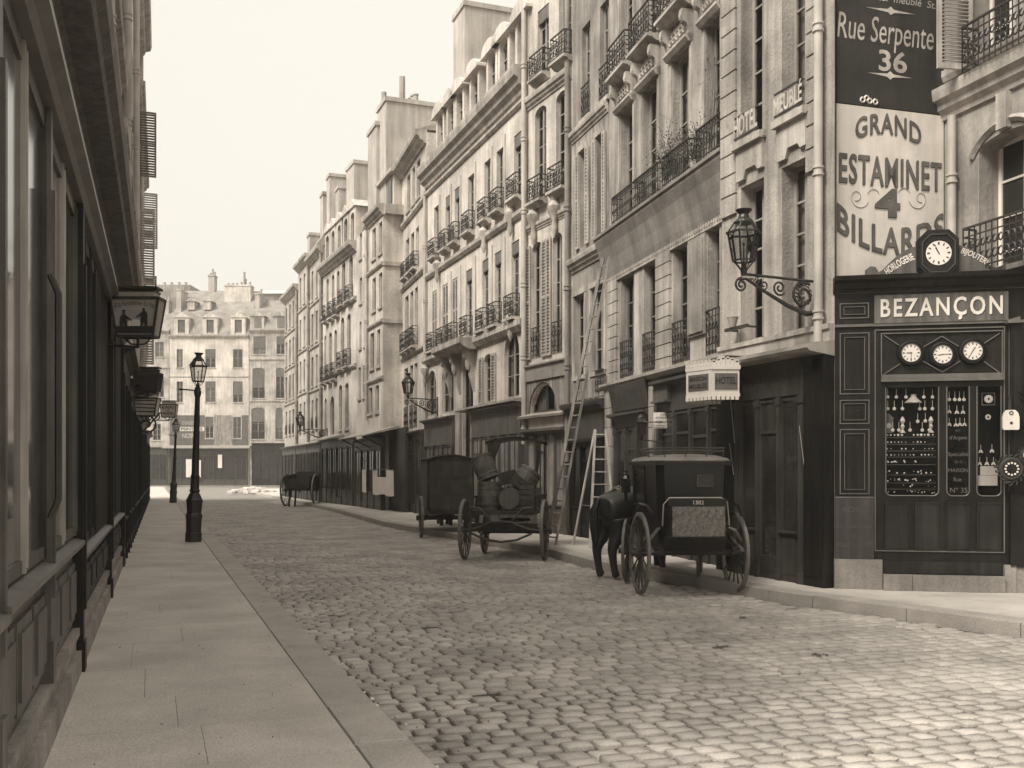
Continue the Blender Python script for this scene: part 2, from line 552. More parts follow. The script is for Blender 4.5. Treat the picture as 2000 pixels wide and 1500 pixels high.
def band_prof(z, out=.1, h=.18):
    return [(.02, z), (-out * .5, z), (-out, z + h * .45), (-out, z + h), (.02, z + h * 1.1)]

def drainpipe(T, u, z0, z1, r=.06, y=-.1, m=None, collars=2.0):
    mb = MB()
    mb.tube([(u, y, z0), (u, y, z1)], r, 10)
    z = z0 + .4
    while z < z1:
        mb.lathe([(r, -.09), (r + .022, -.085), (r + .022, -.055), (r + .006, -.05), (r + .006, .01), (r + .022, .015), (r + .022, .045), (r, .05)], (u, y, z), 10)
        z += collars
    return mb.build('drainpipe', m or PIPE, T, smooth=True)

def chimney(T, u0, u1, y0, y1, z0, z1, pots=0, m=None):
    mb = MB(); mb.box(u0, u1, y0, y1, z0, z1); mb.box(u0 - .06, u1 + .06, y0 - .06, y1 + .06, z1 - .18, z1)
    o = mb.build('chimney', m or BRICK, T)
    for k in range(pots):
        p = MB(); hh = RND.choice([.35, .45, .3, .8])
        p.lathe([(.13, 0), (.11, hh * .8), (.14, hh * .85), (.13, hh)], (u0 + (k + .5) * (u1 - u0) / pots, (y0 + y1) / 2, z1), 8)
        p.build('chimney_pot', GREYPOT, o)
    return o

def house(F, xl, xr, ztop, label, floors, wm, depth=7.0, rooms=False, side='', name='town_house', ul=None, ur=None, reveal=.15, z0=.12, sep=False):
    T = F.thing(name, label, 'house')
    if rooms: T['rooms'] = 1
    u0 = F.u(xl) if ul is None else ul
    u1 = F.u(xr) if ur is None else ur
    ops = []; todo = []
    for fl in floors:
        zb = fl['b'] if isinstance(fl['b'], (int, float)) else F.z(*fl['b'])
        zt = fl['t'] if isinstance(fl['t'], (int, float)) else F.z(*fl['t'])
        for i, (a, b) in enumerate(fl['c']):
            ua, ub = (F.u(a), F.u(b)) if not fl.get('m') else (a, b)
            ar = fl.get('arch', 0)
            if ar == 'round': ar = (ub - ua) / 2
            ops.append((ua, ub, zb, zt, ar)); todo.append((fl, i, ua, ub, zb, zt, ar))
    mb = MB()
    wall_face(mb, u0, u1, z0, ztop, ops, reveal)
    mb.quad((u0, 0, z0), (u0, 0, ztop), (u0, depth, ztop), (u0, depth, z0))
    if side != 'open': mb.quad((u1, 0, z0), (u1, depth, z0), (u1, depth, ztop), (u1, 0, ztop))
    mb.quad((u0, depth, z0), (u1, depth, z0), (u1, depth, ztop), (u0, depth, ztop))
    mb.quad((u0, 0, ztop), (u1, 0, ztop), (u1, depth, ztop), (u0, depth, ztop))
    mb.build('wall', wm, T)
    for fl, i, ua, ub, zb, zt, ar in todo:
        k = fl.get('k', 'win')
        if isinstance(k, (list, tuple)): k = k[i]
        if k == 'blank':
            p = MB(); p.quad((ua, .12, zb), (ub, .12, zb), (ub, .12, zt), (ua, .12, zt)); p.build('blind_window', SHUT_GLINT, T)
        else:
            window(T, ua, ub, zb, zt, reveal - .05, fl.get('rows', 4), fl.get('fm'), fl.get('pm'), sep or fl.get('sep', False))
        if k == 'closed':
            c = (ua + ub) / 2
            shutter(T, ua + .01, c - .005, zb + .02, zt - .02, .03, fl.get('sm')); shutter(T, c + .005, ub - .01, zb + .02, zt - .02, .03, fl.get('sm'))
        if k in ('open', 'openl', 'openr'):
            w = (ub - ua) / 2
            if k != 'openr': shutter(T, ua - w - .02, ua - .02, zb, zt - ar * .2, -.04, fl.get('sm'))
            if k != 'openl': shutter(T, ub + .02, ub + w + .02, zb, zt - ar * .2, -.04, fl.get('sm'))
        if k == 'blind':
            bb = MB(); n = 9; z1 = zt; z2 = zb + (zt - zb) * RND.choice([.35, .55, .7])
            bb.box(ua, ub, .06, .09, z2, z1); nn = int((z1 - z2) / .07)
            for q in range(nn): bb.box(ua, ub, .045, .06, z2 + q * .07, z2 + q * .07 + .035)
            bb.build('roller_blind', SHUT_D, T)
        if fl.get('lamb') and i in fl['lamb']:
            bb = MB(); n = 7; hh = .32
            for q in range(n):
                a = ua + (ub - ua) * q / n; b = ua + (ub - ua) * (q + 1) / n
                bb.prism_y([(a, zt), (b, zt), (b, zt - hh), ((a + b) / 2, zt - hh - .07), (a, zt - hh)], .02, .05)
            bb.build('blind_valance', SHUT_D, T)
        bl = fl.get('bal')
        if bl == 'slab': balcony(T, ua - .06, ub + .06, zb, fl.get('rh', .6), .22, .08)
        elif bl == 'guard': balcony(T, ua + .01, ub - .01, zb + .03, fl.get('rh', .75), .03, 0, 2)
        if fl.get('sill', True) and bl != 'slab':
            s = MB(); s.box(ua - .07, ub + .07, -.07, .02, zb - .1, zb); s.build('sill', MOULD, T)
        if fl.get('arcm'):
            a = MB(); a.box(ua - .12, ua - .01, -.04, .02, zb, zt - ar); a.box(ub + .01, ub + .12, -.04, .02, zb, zt - ar)
            if ar: a.ring(((ua + ub) / 2, -.01, zt - ar), (1, 0, 0), (0, 0, ar * 2 / (ub - ua)), (ub - ua) / 2 + .07, .05, 12, 4, 0, 0, math.pi)
            else: a.box(ua - .12, ub + .12, -.05, .02, zt + .01, zt + .14)
            a.build('architrave', MOULD, T)
    return T

def shopfront(T, u0, u1, zt, n=3, fas=.55, pm=None, wm=None, fm=None, y=-.16, door=None, riser=.75, rows=1, cor=.14, txt=None, z0=.14, board=None):
    """a joinery shopfront standing against the wall"""
    wm = wm or WOOD_N; pm = pm or PANE_K; fm = fm or wm
    mb = MB()
    mb.box(u0, u1, y + .05, -.003, z0, zt)
    S = mb.build('shopfront', wm, T)
    w = .14
    for k in range(n + 1):
        c = u0 + w / 2 + (u1 - u0 - w) * k / n
        p = MB(); ww = w if k in (0, n) else w * .55
        p.box(c - ww / 2, c + ww / 2, y - .03, y + .05, z0, zt - fas); p.box(c - ww / 2 - .012, c + ww / 2 + .012, y - .045, y + .05, z0, z0 + .18)
        p.box(c - ww / 2 - .015, c + ww / 2 + .015, y - .05, y + .05, zt - fas - .12, zt - fas - .02)
        p.box(c - ww * .3, c + ww * .3, y - .042, y - .028, z0 + .3, zt - fas - .25)
        p.build('pilaster', wm, S)
    for k in range(n):
        a = u0 + w + (u1 - u0 - w) * k / n - (w * .25 if k else 0); b = u0 + (u1 - u0 - w) * (k + 1) / n + (w * .22 if k < n - 1 else 0)
        isd = (door == k)
        zr = z0 + (.35 if isd else riser)
        r = MB(); r.box(a, b, y, y + .05, z0, zr); r.box(a + .07, b - .07, y - .012, y, z0 + .12, zr - .1)
        if not isd: r.box(a - .01, b + .01, y - .06, y + .05, zr - .035, zr)
        r.build('door_panel' if isd else 'stall_riser', wm, S)
        ztp = zt - fas - .02
        f = MB(); nn = 2 if (b - a) > .7 else 1
        for q in range(nn + 1):
            x = a + (b - a) * q / nn; f.box(max(a, x - .02), min(b, x + .02), y + .005, y + .05, zr, ztp)
        f.box(a, b, y + .005, y + .05, ztp - .05, ztp)
        if rows > 1 or isd: f.box(a, b, y + .005, y + .05, zr + (ztp - zr) * .78, zr + (ztp - zr) * .78 + .05)
        f.build('glazing_bar', wm, S)
        for q in range(nn):
            g = MB(); xa = a + (b - a) * q / nn; xb = a + (b - a) * (q + 1) / nn; t = RND.uniform(-.004, .004)
            g.quad((xa, y + .03 + t, zr), (xb, y + .03 - t, zr), (xb, y + .03 - t, ztp), (xa, y + .03 + t, ztp)); g.build('pane', pm, S)
    b = MB(); b.box(u0, u1, y - .02, y + .05, zt - fas, zt - cor); b.build('fascia', fm, S)
    if board:
        b = MB(); b.box(u0 + .15, u1 - .15, y - .05, y - .02, zt - fas + .06, zt - cor - .05); b.build('sign_board', board, S)
    c = MB(); c.prism_x([(-.003, zt - cor), (y - .03, zt - cor), (y - .1, zt - cor * .55), (y - .2, zt - cor * .4), (y - .2, zt), (-.003, zt + .05)], u0 - .02, u1 + .02)
    c.build('shop_cornice', wm if cor < .2 else fm, S)
    return S
# ---------------------------------------------------------------- ground: road, setts, pavements
def struct(o):
    o['kind'] = 'structure'; return o
g = MB(); g.quad((-400, -200, -.09), (400, -200, -.09), (400, 600, -.09), (-400, 600, -.09))
struct(g.build('ground', JOINT))
KR = [(13.5, -2), (10.3, 3), (7.1, 8), (5.4, 10.6), (3.9, 12.95), (3.5, 13.6), (2.85, 15.0), (1.45, 18.1), (.76, 20.7), (-2.7, 28.6), (-4.16, 32.2), (-7.9, 43.9), (-17.1, 69.3), (-25.5, 93)]
def kl(D): return 1.54 - .36 * D
KRx = [p[1] for p in KR]; KRy = [p[0] for p in KR]
def kr(D): return float(np.interp(D, KRx, KRy))
road = MB()
road.quad((-120, -60, -.026), (60, -60, -.026), (60, 140, -.026), (-120, 140, -.026))
ROAD = struct(road.build('road', JOINT))
far = MB()
DD = [58, 70, 93]
for a, b in zip(DD, DD[1:]):
    far.quad((kl(a), a, -.004), (kr(a), a, -.004), (kr(b), b, -.004), (kl(b), b, -.004))
far.quad((-60, 93, -.004), (-5, 93, -.004), (-5, 112.3, -.004), (-60, 112.3, -.004))
far.build('far_road_surface', ROADFAR, ROAD)

def sett_geo(hx, hy, lod, rnd):
    """one granite sett: rounded outline, domed top"""
    cx, cy = .84 + rnd.uniform(-.07, .06), .70 + rnd.uniform(-.1, .12)
    o = [(hx, hy * cy), (hx * cx, hy), (-hx * cx, hy), (-hx, hy * cy), (-hx, -hy * cy), (-hx * cx, -hy), (hx * cx, -hy), (hx, -hy * cy)]
    o = [(x * (1 + rnd.uniform(-.05, .05)), y * (1 + rnd.uniform(-.06, .06))) for x, y in o]
    if lod == 2:
        o = [(hx, hy), (-hx, hy), (-hx, -hy), (hx, -hy)]
    n = len(o)
    rings = [(1.0, -.05), (.985, -.016), (.88, -.002)] if lod == 0 else [(1.0, -.02), (.86, -.002)]
    vs = [(x * k, y * k, z) for k, z in rings for x, y in o]
    if lod < 2: vs.append((0, 0, .004))
    fs = []
    for r in range(len(rings) - 1):
        for k in range(n):
            fs.append((r * n + k, r * n + (k + 1) % n, (r + 1) * n + (k + 1) % n, (r + 1) * n + k))
    t = (len(rings) - 1) * n
    if lod < 2: fs += [(t + k, t + (k + 1) % n, len(vs) - 1) for k in range(n)]
    else: fs.append(tuple(t + k for k in range(n)))
    return vs, fs

KS = .345
e1 = Vector((1, KS)).normalized(); e2 = Vector((-KS, 1)).normalized()
setts = []
t = 3.0
while t < 76:
    rowh = .160 + RND.uniform(-.012, .016)
    s = -14.0 + RND.uniform(0, .2)
    wob = RND.uniform(0, 6)
    while s < 46:
        wx = .196 + RND.uniform(-.03, .035)
        tt = t + .02 * math.sin(s * 1.7 + wob) + RND.uniform(-.008, .008)
        q = e1 * (s + wx / 2) + e2 * tt
        s += wx
        D = q.y
        if D < 4.2 or D > 59: continue
        if not (kl(D) + .06 < q.x < kr(D) - .06): continue
        x = CXP + q.x / D * PXF
        if x < -300 or x > 2350: continue
        if RND.random() < .004: continue
        setts.append((D, q.x, wx / 2 - .006 - (.004 if RND.random() < .2 else 0), rowh / 2 - .006, RND.uniform(-.05, .05), RND.uniform(-.007, .005), RND.random(), RND.uniform(-.02, .02), RND.uniform(-.02, .02)))
    t += rowh
def inframe(q):
    x = CXP + q[1] / q[0] * PXF; y = HYP + CH / q[0] * PXF
    return 0 < x < 2000 and y < 1510
vis = sorted([q for q in setts if inframe(q)])
near = set(id(q) for q in vis[:300])
protos = []
for k in range(8):
    vs, fs = sett_geo(1, 1, 0, RND)
    m = bpy.data.meshes.new('sett'); m.from_pydata(vs, [], fs); m.materials.append(COBBLE)
    m.polygons.foreach_set('use_smooth', [True] * len(m.polygons))
    protos.append(m)
big = MB(); tones = []
for q in setts:
    D, X, hx, hy, rz, dz, tone, tx, ty = q
    ang = math.atan(KS) + rz
    if id(q) in near:
        o = bpy.data.objects.new('sett', RND.choice(protos)); COL.objects.link(o)
        o.parent = ROAD; o.location = (X, D, dz); o.rotation_euler = (tx, ty, ang); o.scale = (hx, hy, 1)
    else:
        vs, fs = sett_geo(hx, hy, 0 if D < 11 else (1 if D < 22 else 2), RND)
        c, s_ = math.cos(ang), math.sin(ang)
        big.add([(X + x * c - y * s_, D + x * s_ + y * c, z + dz + x * tx + y * ty) for x, y, z in vs], fs)
        tones += [tone] * len(vs)
o = big.build('setts', COBBLE_S, ROAD, smooth='full', kind='stuff')
at = o.data.attributes.new('tone', 'FLOAT', 'POINT'); at.data.foreach_set('value', tones)
# scattered litter lumps and straw in the road
lm = MB()
for (x, y, r) in [(1600, 1281, .07), (650, 1378, .04), (1450, 1208, .04)]:
    D = PXF * CH / (y - HYP); X = (x - CXP) / PXF * D
    for k in range(9):
        a = RND.uniform(0, 6.3); d = RND.uniform(0, r); s_ = RND.uniform(.006, .016)
        lm.obox((X + d * math.cos(a), D + d * math.sin(a), .012), (s_, .004, 0), (-.003, s_ * .7, .002), (0, .002, s_ * .5))
lm.build('road_litter', BARK, None, kind='stuff')

PAV = MB()
# left pavement base and right pavement base, just under the slabs
PAV.prism_z([(kl(-2) - .02, -2), (kl(110) - .02, 110), (kl(110) - 12, 106), (kl(-2) - 6, -2)], -.04, .139)
def offs(i, w):
    p = Vector(KR[i]); a = Vector(KR[max(0, i - 1)]); b = Vector(KR[min(len(KR) - 1, i + 1)])
    d = (b - a).normalized(); n = Vector((d.y, -d.x))
    return p + n * w
for i in range(len(KR) - 1):
    a, b = offs(i, .02), offs(i + 1, .02); c, d = offs(i + 1, 6), offs(i, 6)
    PAV.prism_z([tuple(a), tuple(d), tuple(c), tuple(b)], -.04, .139)
PAV.prism_z([(-70, 112.5), (-10, 112.5), (-10, 118), (-70, 118)], -.04, .15)
PAVE = struct(PAV.build('pavement', STONE_D))
def slab_piece(P, name, m, z1, z0=.12, bev=.006):
    """P: four ground corners, counter-clockwise"""
    c = sum((Vector(p) for p in P), Vector((0, 0))) / 4
    vs = [(p[0] - c.x, p[1] - c.y, z0) for p in P]
    vs += [(p[0] - c.x, p[1] - c.y, z1 - bev) for p in P]
    ins = []
    for p in P:
        d = Vector((p[0] - c.x, p[1] - c.y)); L = d.length
        ins.append((d.x * (1 - bev * 1.4 / L), d.y * (1 - bev * 1.4 / L), z1))
    vs += ins
    fs = []
    for r in (0, 4):
        for k in range(4): fs.append((r + k, r + (k + 1) % 4, r + 4 + (k + 1) % 4, r + 4 + k))
    fs.append((8, 9, 10, 11))
    mb = MB(); mb.add(vs, fs)
    return mb.build(name, m, PAVE, loc=(c.x, c.y, 0))
# left kerb and slabs
eL = Vector((-.339, .941)); gL = Vector((-.941, -.339)); oL = Vector((1.54, 0))
def PL(s, t): return tuple(oL + eL * s + gL * t)
s = 2.0
while s < 62:
    L = RND.uniform(1.0, 1.5); j = .004
    slab_piece([PL(s + j, 0), PL(s + L - j, 0), PL(s + L - j, .33), PL(s + j, .33)], 'kerb_stone', KERB, .15 + RND.uniform(-.003, .004), -.04, .014)
    s += L
s = 2.0
while s < 46:
    L = RND.uniform(.75, 1.25); j = .0012
    cuts = [.336, .336 + RND.uniform(.8, 1.3), 3.1]
    if RND.random() < .25: cuts = [.336, 3.1]
    for a, b in zip(cuts, cuts[1:]):
        slab_piece([PL(s + j, a + j), PL(s + L - j, a + j), PL(s + L - j, b - j), PL(s + j, b - j)], 'paving_slab', SLAB, .148 + RND.uniform(-.0015, .0015), bev=.003)
    s += L
fl = MB(); a, b, c, d = PL(46, .33), PL(112, .33), PL(112, 6), PL(46, 6)
fl.prism_z([a, b, c, d], .12, .148); fl.build('pavement_surface', SLAB, PAVE)
# right kerb and slabs, walking along the polyline
pts = []
for i in range(len(KR) - 1):
    a, b = Vector(KR[i]), Vector(KR[i + 1]); L = (b - a).length
    n = max(1, round(L / 1.25))
    for k in range(n): pts.append((i + k / n))
pts.append(len(KR) - 1)
def KP(q, w):
    i = min(int(q), len(KR) - 2); f = q - i
    return tuple(offs(i, w) * (1 - f) + offs(i + 1, w) * f)
def vis_r(q):
    X, D = KP(q, 0); return D > 4
for a, b in zip(pts, pts[1:]):
    if not vis_r(a): continue
    g = .006 / max(.3, (Vector(KP(a, 0)) - Vector(KP(b, 0))).length) * (b - a)
    slab_piece([KP(a + g, 0), KP(a + g, .32), KP(b - g, .32), KP(b - g, 0)], 'kerb_stone', KERB, .15 + RND.uniform(-.004, .004), -.04, .016)
    D = KP(a, 0)[1]
    if D < 45:
        ws = [.328, 1.2 + RND.uniform(-.15, .15), 2.3 + RND.uniform(-.2, .2), 4.6] if D < 15 else [.328, 1.1 + RND.uniform(-.2, .2), 2.6]
        for w0, w1 in zip(ws, ws[1:]):
            slab_piece([KP(a + g, w0 + .003), KP(a + g, w1 - .003), KP(b - g, w1 - .003), KP(b - g, w0 + .003)], 'paving_slab', SLAB, .148 + RND.uniform(-.0015, .0015), bev=.003)
fl = MB()
for i in (10, 11, 12):
    fl.prism_z([tuple(offs(i, .33)), tuple(offs(i, 6)), tuple(offs(i + 1, 6)), tuple(offs(i + 1, .33))], .12, .1475 if i == 10 else .1465 + .001 * (i - 10))
fl.build('pavement_surface', SLAB, PAVE)

# ---------------------------------------------------------------- facade planes of the right-hand row, from the corner into the distance
F1 = Fac((4.43, 13.74), 300)
def nxt(F, x, vp):
    u = F.u(x); return Fac(F.w(u), vp)
F2 = Fac(F1.w(F1.u(1410), .28), 530); F3 = nxt(F2, 1189, 430); F4 = nxt(F3, 1118, 80); F5 = nxt(F4, 1029, 275); F6 = nxt(F5, 833, 415)
_q = F6.w(F6.u(785)); F7 = Fac((-.1292 * 41.6, 41.6), 250); F8 = nxt(F7, 697, 150); F9 = nxt(F8, 631, 250)

# ===== hotel with the jutting lamp (corner house)
A = dict(c=[(1447, 1492), (1527, 1577)])
H1 = house(F1, 1410, 1630, 15.0, 'tall stone corner hotel with quoins, HOTEL MEUBLE letters and a black shop', [
    dict(A, b=3.80, t=6.27, rows=5, sep=True), dict(A, b=6.98, t=9.7, rows=5, sep=True), dict(A, b=10.6, t=13.0, rows=4)], STONE, depth=8, reveal=.27, side='open', rooms=True)
u0, u1 = F1.u(1410), 0.0
for (xa, xb) in A['c']:
    a, b = F1.u(xa), F1.u(xb); c = (a + b) / 2
    p = MB(); p.box(a - .1, b + .06, -.13, .02, 6.86, 6.97); p.prism_y([(a - .06, 6.86), (b + .03, 6.86), (b + .03, 6.42), (b - .1, 6.42), (b - .16, 6.5), (a + .22, 6.5), (a + .16, 6.36), (a - .06, 6.36)], -.06, .02)
    p.build('window_apron', MOULD, H1)
for k in range(28):
    for (xa, xb, dz) in ((1411, 1440, 0), (1578, 1604, .12)):
        a, b = F1.u(xa), F1.u(xb); z = 5.88 + dz + k * .33
        p = MB(); p.box(a + .002, b, -.045, .01, z + .018, z + .318); p.build('quoin_stone', STONE, H1)
p = MB(); p.box(u0, u1, -.1, .01, 3.72, 3.79 + .0); p.box(u0, u1, -.07, .01, 3.35, 3.72); p.build('string_course', MOULD, H1)
drainpipe(H1, F1.u(1611), 3.55, 15, .062, -.11)
for tx, xa, xb in (('HOTEL', 1447, 1494), ('MEUBLÉ', 1526, 1582)):
    a, b = F1.u(xa), F1.u(xb)
    text(H1, tx, (a + b) / 2, 7.19, b - a, .32, LETTER_W, y=-.14, off=.02)
    p = MB(); p.box(a, b, -.13, -.11, 7.0, 7.03); p.box(a, b, -.13, -.11, 7.33, 7.36); p.build('letter_rail', IRON, H1)
for xa, xb, z in ((1438, 1481, 3.98),):
    p = MB(); a, b = F1.u(xa), F1.u(xb); p.box(a, b, -.22, -.17, z, z + .05); p.beam((a + .05, -.2, z + .02), (a + .05, .0, z + .02), .03); p.beam((b - .05, -.2, z + .02), (b - .05, .0, z + .02), .03)
    p.build('window_shelf', WOOD_D, H1)
p = MB(); p.lathe([(.05, 0), (.09, .14), (.1, .16), (.085, .17)], (F1.u(1452), -.2, 4.03), 10); tagp = p.build('flower_pot', GREYPOT); tagp.parent = None
_w = F1.w(F1.u(1452), -.2); tagp.location = (0, 0, 0)
tagp.matrix_world = H1.matrix_basis.copy()
tag(tagp, 'small clay flower pot on the shelf below the far first-floor hotel window', 'flower pot')
S1 = shopfront(H1, F1.u(1452), -.45, 3.47, 3, .62, door=1, wm=WOOD_D, pm=PANE_R, riser=.75, y=-.14)
p = MB(); p.box(-.44, .01, -.18, .02, .14, 3.47); p.box(-.40, -.04, -.2, -.18, .3, 3.3); p.build('corner_pier', WOOD_K, S1)
p = MB(); a = F1.u(1395)
p.prism_x([(.0, 3.34), (-.42, 3.4), (-.46, 3.44), (-.46, 3.49), (0, 3.56)], a, .03); p.build('zinc_canopy', ZINC, S1)
for uu in (F1.u(1448), -.3):
    p = MB(); p.prism_x([(0, 3.33), (-.34, 3.33), (-.2, 3.15), (-.17, 2.98), (0, 2.9)], uu - .08, uu + .08); p.build('console', WOOD_N, S1)
text(S1, 'RESTAURANT', (F1.u(1462) + F1.u(1570)) / 2, 3.1, 2.0, .24, LETTER_F, y=-.168, off=.02)
for xx, z0_, z1_ in ((1447, 2.9, 2.2), (1445, 2.2, 1.7), (1583, 2.4, 1.8)):
    p = MB(); p.tube([(F1.u(xx), -.19, z0_), (F1.u(xx) + .12, -.19, z1_)], .006, 4); p.build('wire_stay', ZINC, S1)
# the hotel entrance left of the shop, shared dark front under the lantern
p = MB(); p.box(F1.u(1411), F1.u(1451), -.12, .0, .14, 3.34); p.box(F1.u(1413), F1.u(1449), -.15, -.12, .4, 1.1); p.build('door', WOOD_K, H1)

# ===== house with the long coved band and balconies
W2 = [(1213, 1238), (1256, 1286), (1314, 1349), (1380, 1409.5)]
H2 = house(F2, 1190, 1410, 15.2, 'stone house with a long coved band, iron balconies and carved consoles', [
    dict(c=[W2[0], (1257, 1283), (1315, 1347), (1382, 1405)], b=3.86, t=6.0, rows=4, sill=False, fm=SHUT_D, pm=PANE),
    dict(c=W2, b=7.12, t=9.6, rows=4, arcm=1, sep=True), dict(c=W2, b=10.45, t=13.4, rows=4, arcm=1)], STONE, depth=8, reveal=.2, rooms=True)
u0 = F2.u(1190)
mould(H2, u0 - .25, -.01, [(.02, 6.12), (-.05, 6.12), (-.08, 6.25), (-.12, 6.5), (-.19, 6.78), (-.27, 6.98), (-.27, 7.03), (-.31, 7.05), (-.31, 7.11), (.02, 7.11)], 'coved_band', GREYBAND)
p = MB()
for k in range(60):
    a = u0 + (-u0) * k / 60; p.box(a + .01, a + .045, -.075, .0, 6.06, 6.12)
p.box(u0, -.01, -.05, .0, 6.0, 6.06)
p.build('dentil', MOULD, H2, kind='stuff')
for (xa, xb), (ra, rb) in zip(W2, ((1195, 1236), (1238, 1286), (1294, 1345), (1360, 1408))):
    r = MB(); railing(r, F2.u(ra, -.27), F2.u(rb, -.27) - .04, 7.12, .58, -.27, -.02, 1, .1); r.build('railing', IRON, H2)
    a, b = F2.u(xa) - .12, F2.u(xb) + .12
    balcony(H2, a - .02, b + .02, 10.4, .66, .27, .07, 2)
    for c in (a, b - .13):
        p = MB(); p.prism_x([(0, 10.2), (-.23, 10.2), (-.24, 10.08), (-.2, 9.98), (-.13, 9.94), (-.09, 9.82), (-.11, 9.72), (-.07, 9.62), (0, 9.6)], c, c + .13)
        p.ring((c + .065, -.17, 10.05), (0, 1, 0), (0, 0, 1), .07, .03, 10, 4); p.build('console', MOULD, H2)
    p = MB(); p.box(a + .15, b - .15, -.07, .01, 9.78, 10.12)
    for k in range(5):
        x = a + .22 + (b - a - .44) * k / 4; p.ring((x, -.08, 9.95), (1, 0, 0), (0, 0, 1), .085, .018, 10, 4); p.lathe([(.035, 0), (.02, -.03)], (x, -.07, 9.95), 6, axis='y')
    p.build('carved_panel', MOULD, H2)
    p = MB(); p.prism_x([(.01, 9.62), (-.1, 9.62), (-.16, 9.7), (-.16, 9.75), (.01, 9.78)], a, b); p.build('window_hood', MOULD, H2)
for (xa, xb) in ((1191, 1208), (1285, 1312)):
    a, b = F2.u(xa), F2.u(xb)
    for k in range(9):
        z = 3.7 + k * .262
        p = MB(); p.box(a, b, -.06, .01, z + .018, z + .258); p.build('rusticated_stone', STONE, H2)
p = MB(); p.box(F2.u(1348), F2.u(1381), -.05, .01, 4.2, 5.98); p.box(F2.u(1350), F2.u(1379), -.08, -.05, 4.25, 5.9); p.build('blind_panel', STONE_D, H2)
for xa, xb in ((1213, 1237), (1257, 1283), (1315, 1348), (1381, 1406)):
    r = MB(); railing(r, F2.u(xa), F2.u(xb), 3.8, .78, -.02, -.02, 2, .13); r.build('window_guard', IRON, H2)
mould(H2, u0, -.01, [(.01, 3.55), (-.2, 3.6), (-.26, 3.66), (-.26, 3.71), (.01, 3.77)], 'shop_cornice', ZINC)
# left shop of this house: slanting sign board and glazed front
a, b = F2.u(1209), F2.u(1280)
S2 = shopfront(H2, a, b, 3.0, 3, .3, door=1, wm=WOOD_D, pm=PANE_R, y=-.1)
p = MB(); p.prism_x([(-.12, 3.06), (-.15, 3.05), (-.25, 3.6), (-.22, 3.62)], a, b); p.build('sign_board', WOOD_D, S2)
tb = text(S2, 'TRAITEUR', 0, 0, (b - a) * .8, .34, LETTER_F, y=0, off=.03)
tb.location = ((a + b) / 2, -.207, 3.33); tb.rotation_euler = (math.atan2(.1, .55), 0, 0)
for (xa, xb, z0_, z1_) in ((1194, 1208, .14, 3.6), (1281, 1292, .14, 3.45)):
    a, b = F2.u(xa), F2.u(xb); n = 8
    for k in range(n):
        z = z0_ + (z1_ - z0_) * k / n
        p = MB(); p.box(a, b, -.16, .01, z + .012, z + (z1_ - z0_) / n); p.build('rusticated_stone', STONE, H2)
a, b = F2.u(1294), -.02
S3 = shopfront(H2, a, b, 3.5, 4, .6, door=2, wm=WOOD_D, pm=PANE_K, y=-.1, rows=2)
p = MB(); p.box(F2.u(1294), F2.u(1322), -.2, -.1, 3.12, 3.44); p.box(F2.u(1294), F2.u(1322), -.24, -.1, 3.44, 3.48); p.box(F2.u(1294), F2.u(1322), -.26, -.1, 3.08, 3.12)
p.build('sign_board', WOOD_M, S3)

# ===== narrow house with shutters
H3 = house(F3, 1118, 1189, 15.0, 'narrow grey plaster house with tall louvred shutters and the ladder against it', [
    dict(c=[(1123, 1143), (1156, 1181)], b=3.95 + .15, t=6.1, rows=4, arcm=1),
    dict(c=[(1133, 1145), (1166, 1178)], b=7.25, t=9.6, rows=4, arcm=1, k='open', sill=False),
    dict(c=[(1137, 1153), (1172, 1189)], b=10.35, t=12.6, bal='guard', rh=.75, rows=4)], PL_C, depth=8, reveal=.16, rooms=True)
u0 = F3.u(1118)
mould(H3, u0, -.02, cornice_prof(6.72, .22, .32), 'string_course'); mould(H3, u0, -.02, cornice_prof(9.98, .16, .25), 'string_course')
p = MB(); p.box(u0 + .1, -.1, -.06, .01, 3.45, 3.95)
for k in range(6): p.box(u0 + .15 + k * .38, u0 + .45 + k * .38, -.075, -.06, 3.5, 3.9)
p.build('parapet_panel', WOOD_L, H3)
mould(H3, u0 - .05, .02, cornice_prof(3.12, .42, .3), 'shop_cornice', WOOD_D)
p = MB(); p.box(u0 + .08, -.08, -.1, .01, 2.5, 3.12); p.build('fascia', WOOD_D, H3)
S = shopfront(H3, u0 + .05, -.05, 2.52, 3, .12, door=1, wm=WOOD_K, y=-.08)
r = MB(); railing(r, F3.u(1170), F3.u(1186), 3.6, .5, -.1, -.1, 1); r.build('window_guard', IRON, H3)
drainpipe(H3, F3.u(1116.5), 2, 15, .07, -.12, STONE_D)

# ===== arched-window house
H4 = house(F4, 1029, 1118, 15.5, 'plaster house with two bays of arched windows, open louvred shutters and small iron balconies', [
    dict(c=[(1039, 1059), (1079, 1098)], b=F4.z(1048, 700), t=F4.z(1040, 477), arch=.2, rows=5, k=['open', 'openl'], bal='guard', rh=.8, sill=False),
    dict(c=[(1045, 1067), (1086, 1110)], b=F4.z(1048, 398), t=F4.z(1056, 208), arch=.18, rows=5, bal='slab', rh=.62),
    dict(c=[(1050, 1072), (1092, 1115)], b=F4.z(1060, 152), t=F4.z(1060, 15), rows=4, bal='slab', rh=.62, lamb=[0]),
    dict(c=[(1036, 1090)], b=F4.z(1060, 806), t=F4.z(1062, 751), arch=.75, rows=1, sill=False, fm=WOOD_D, pm=PANE_K)], PL_A, depth=8, rooms=True)
u0 = F4.u(1029)
mould(H4, u0, -.02, cornice_prof(F4.z(1074, 186), .2, .3), 'string_course'); mould(H4, u0, -.02, cornice_prof(F4.z(1070, 440), .12, .2), 'string_course')
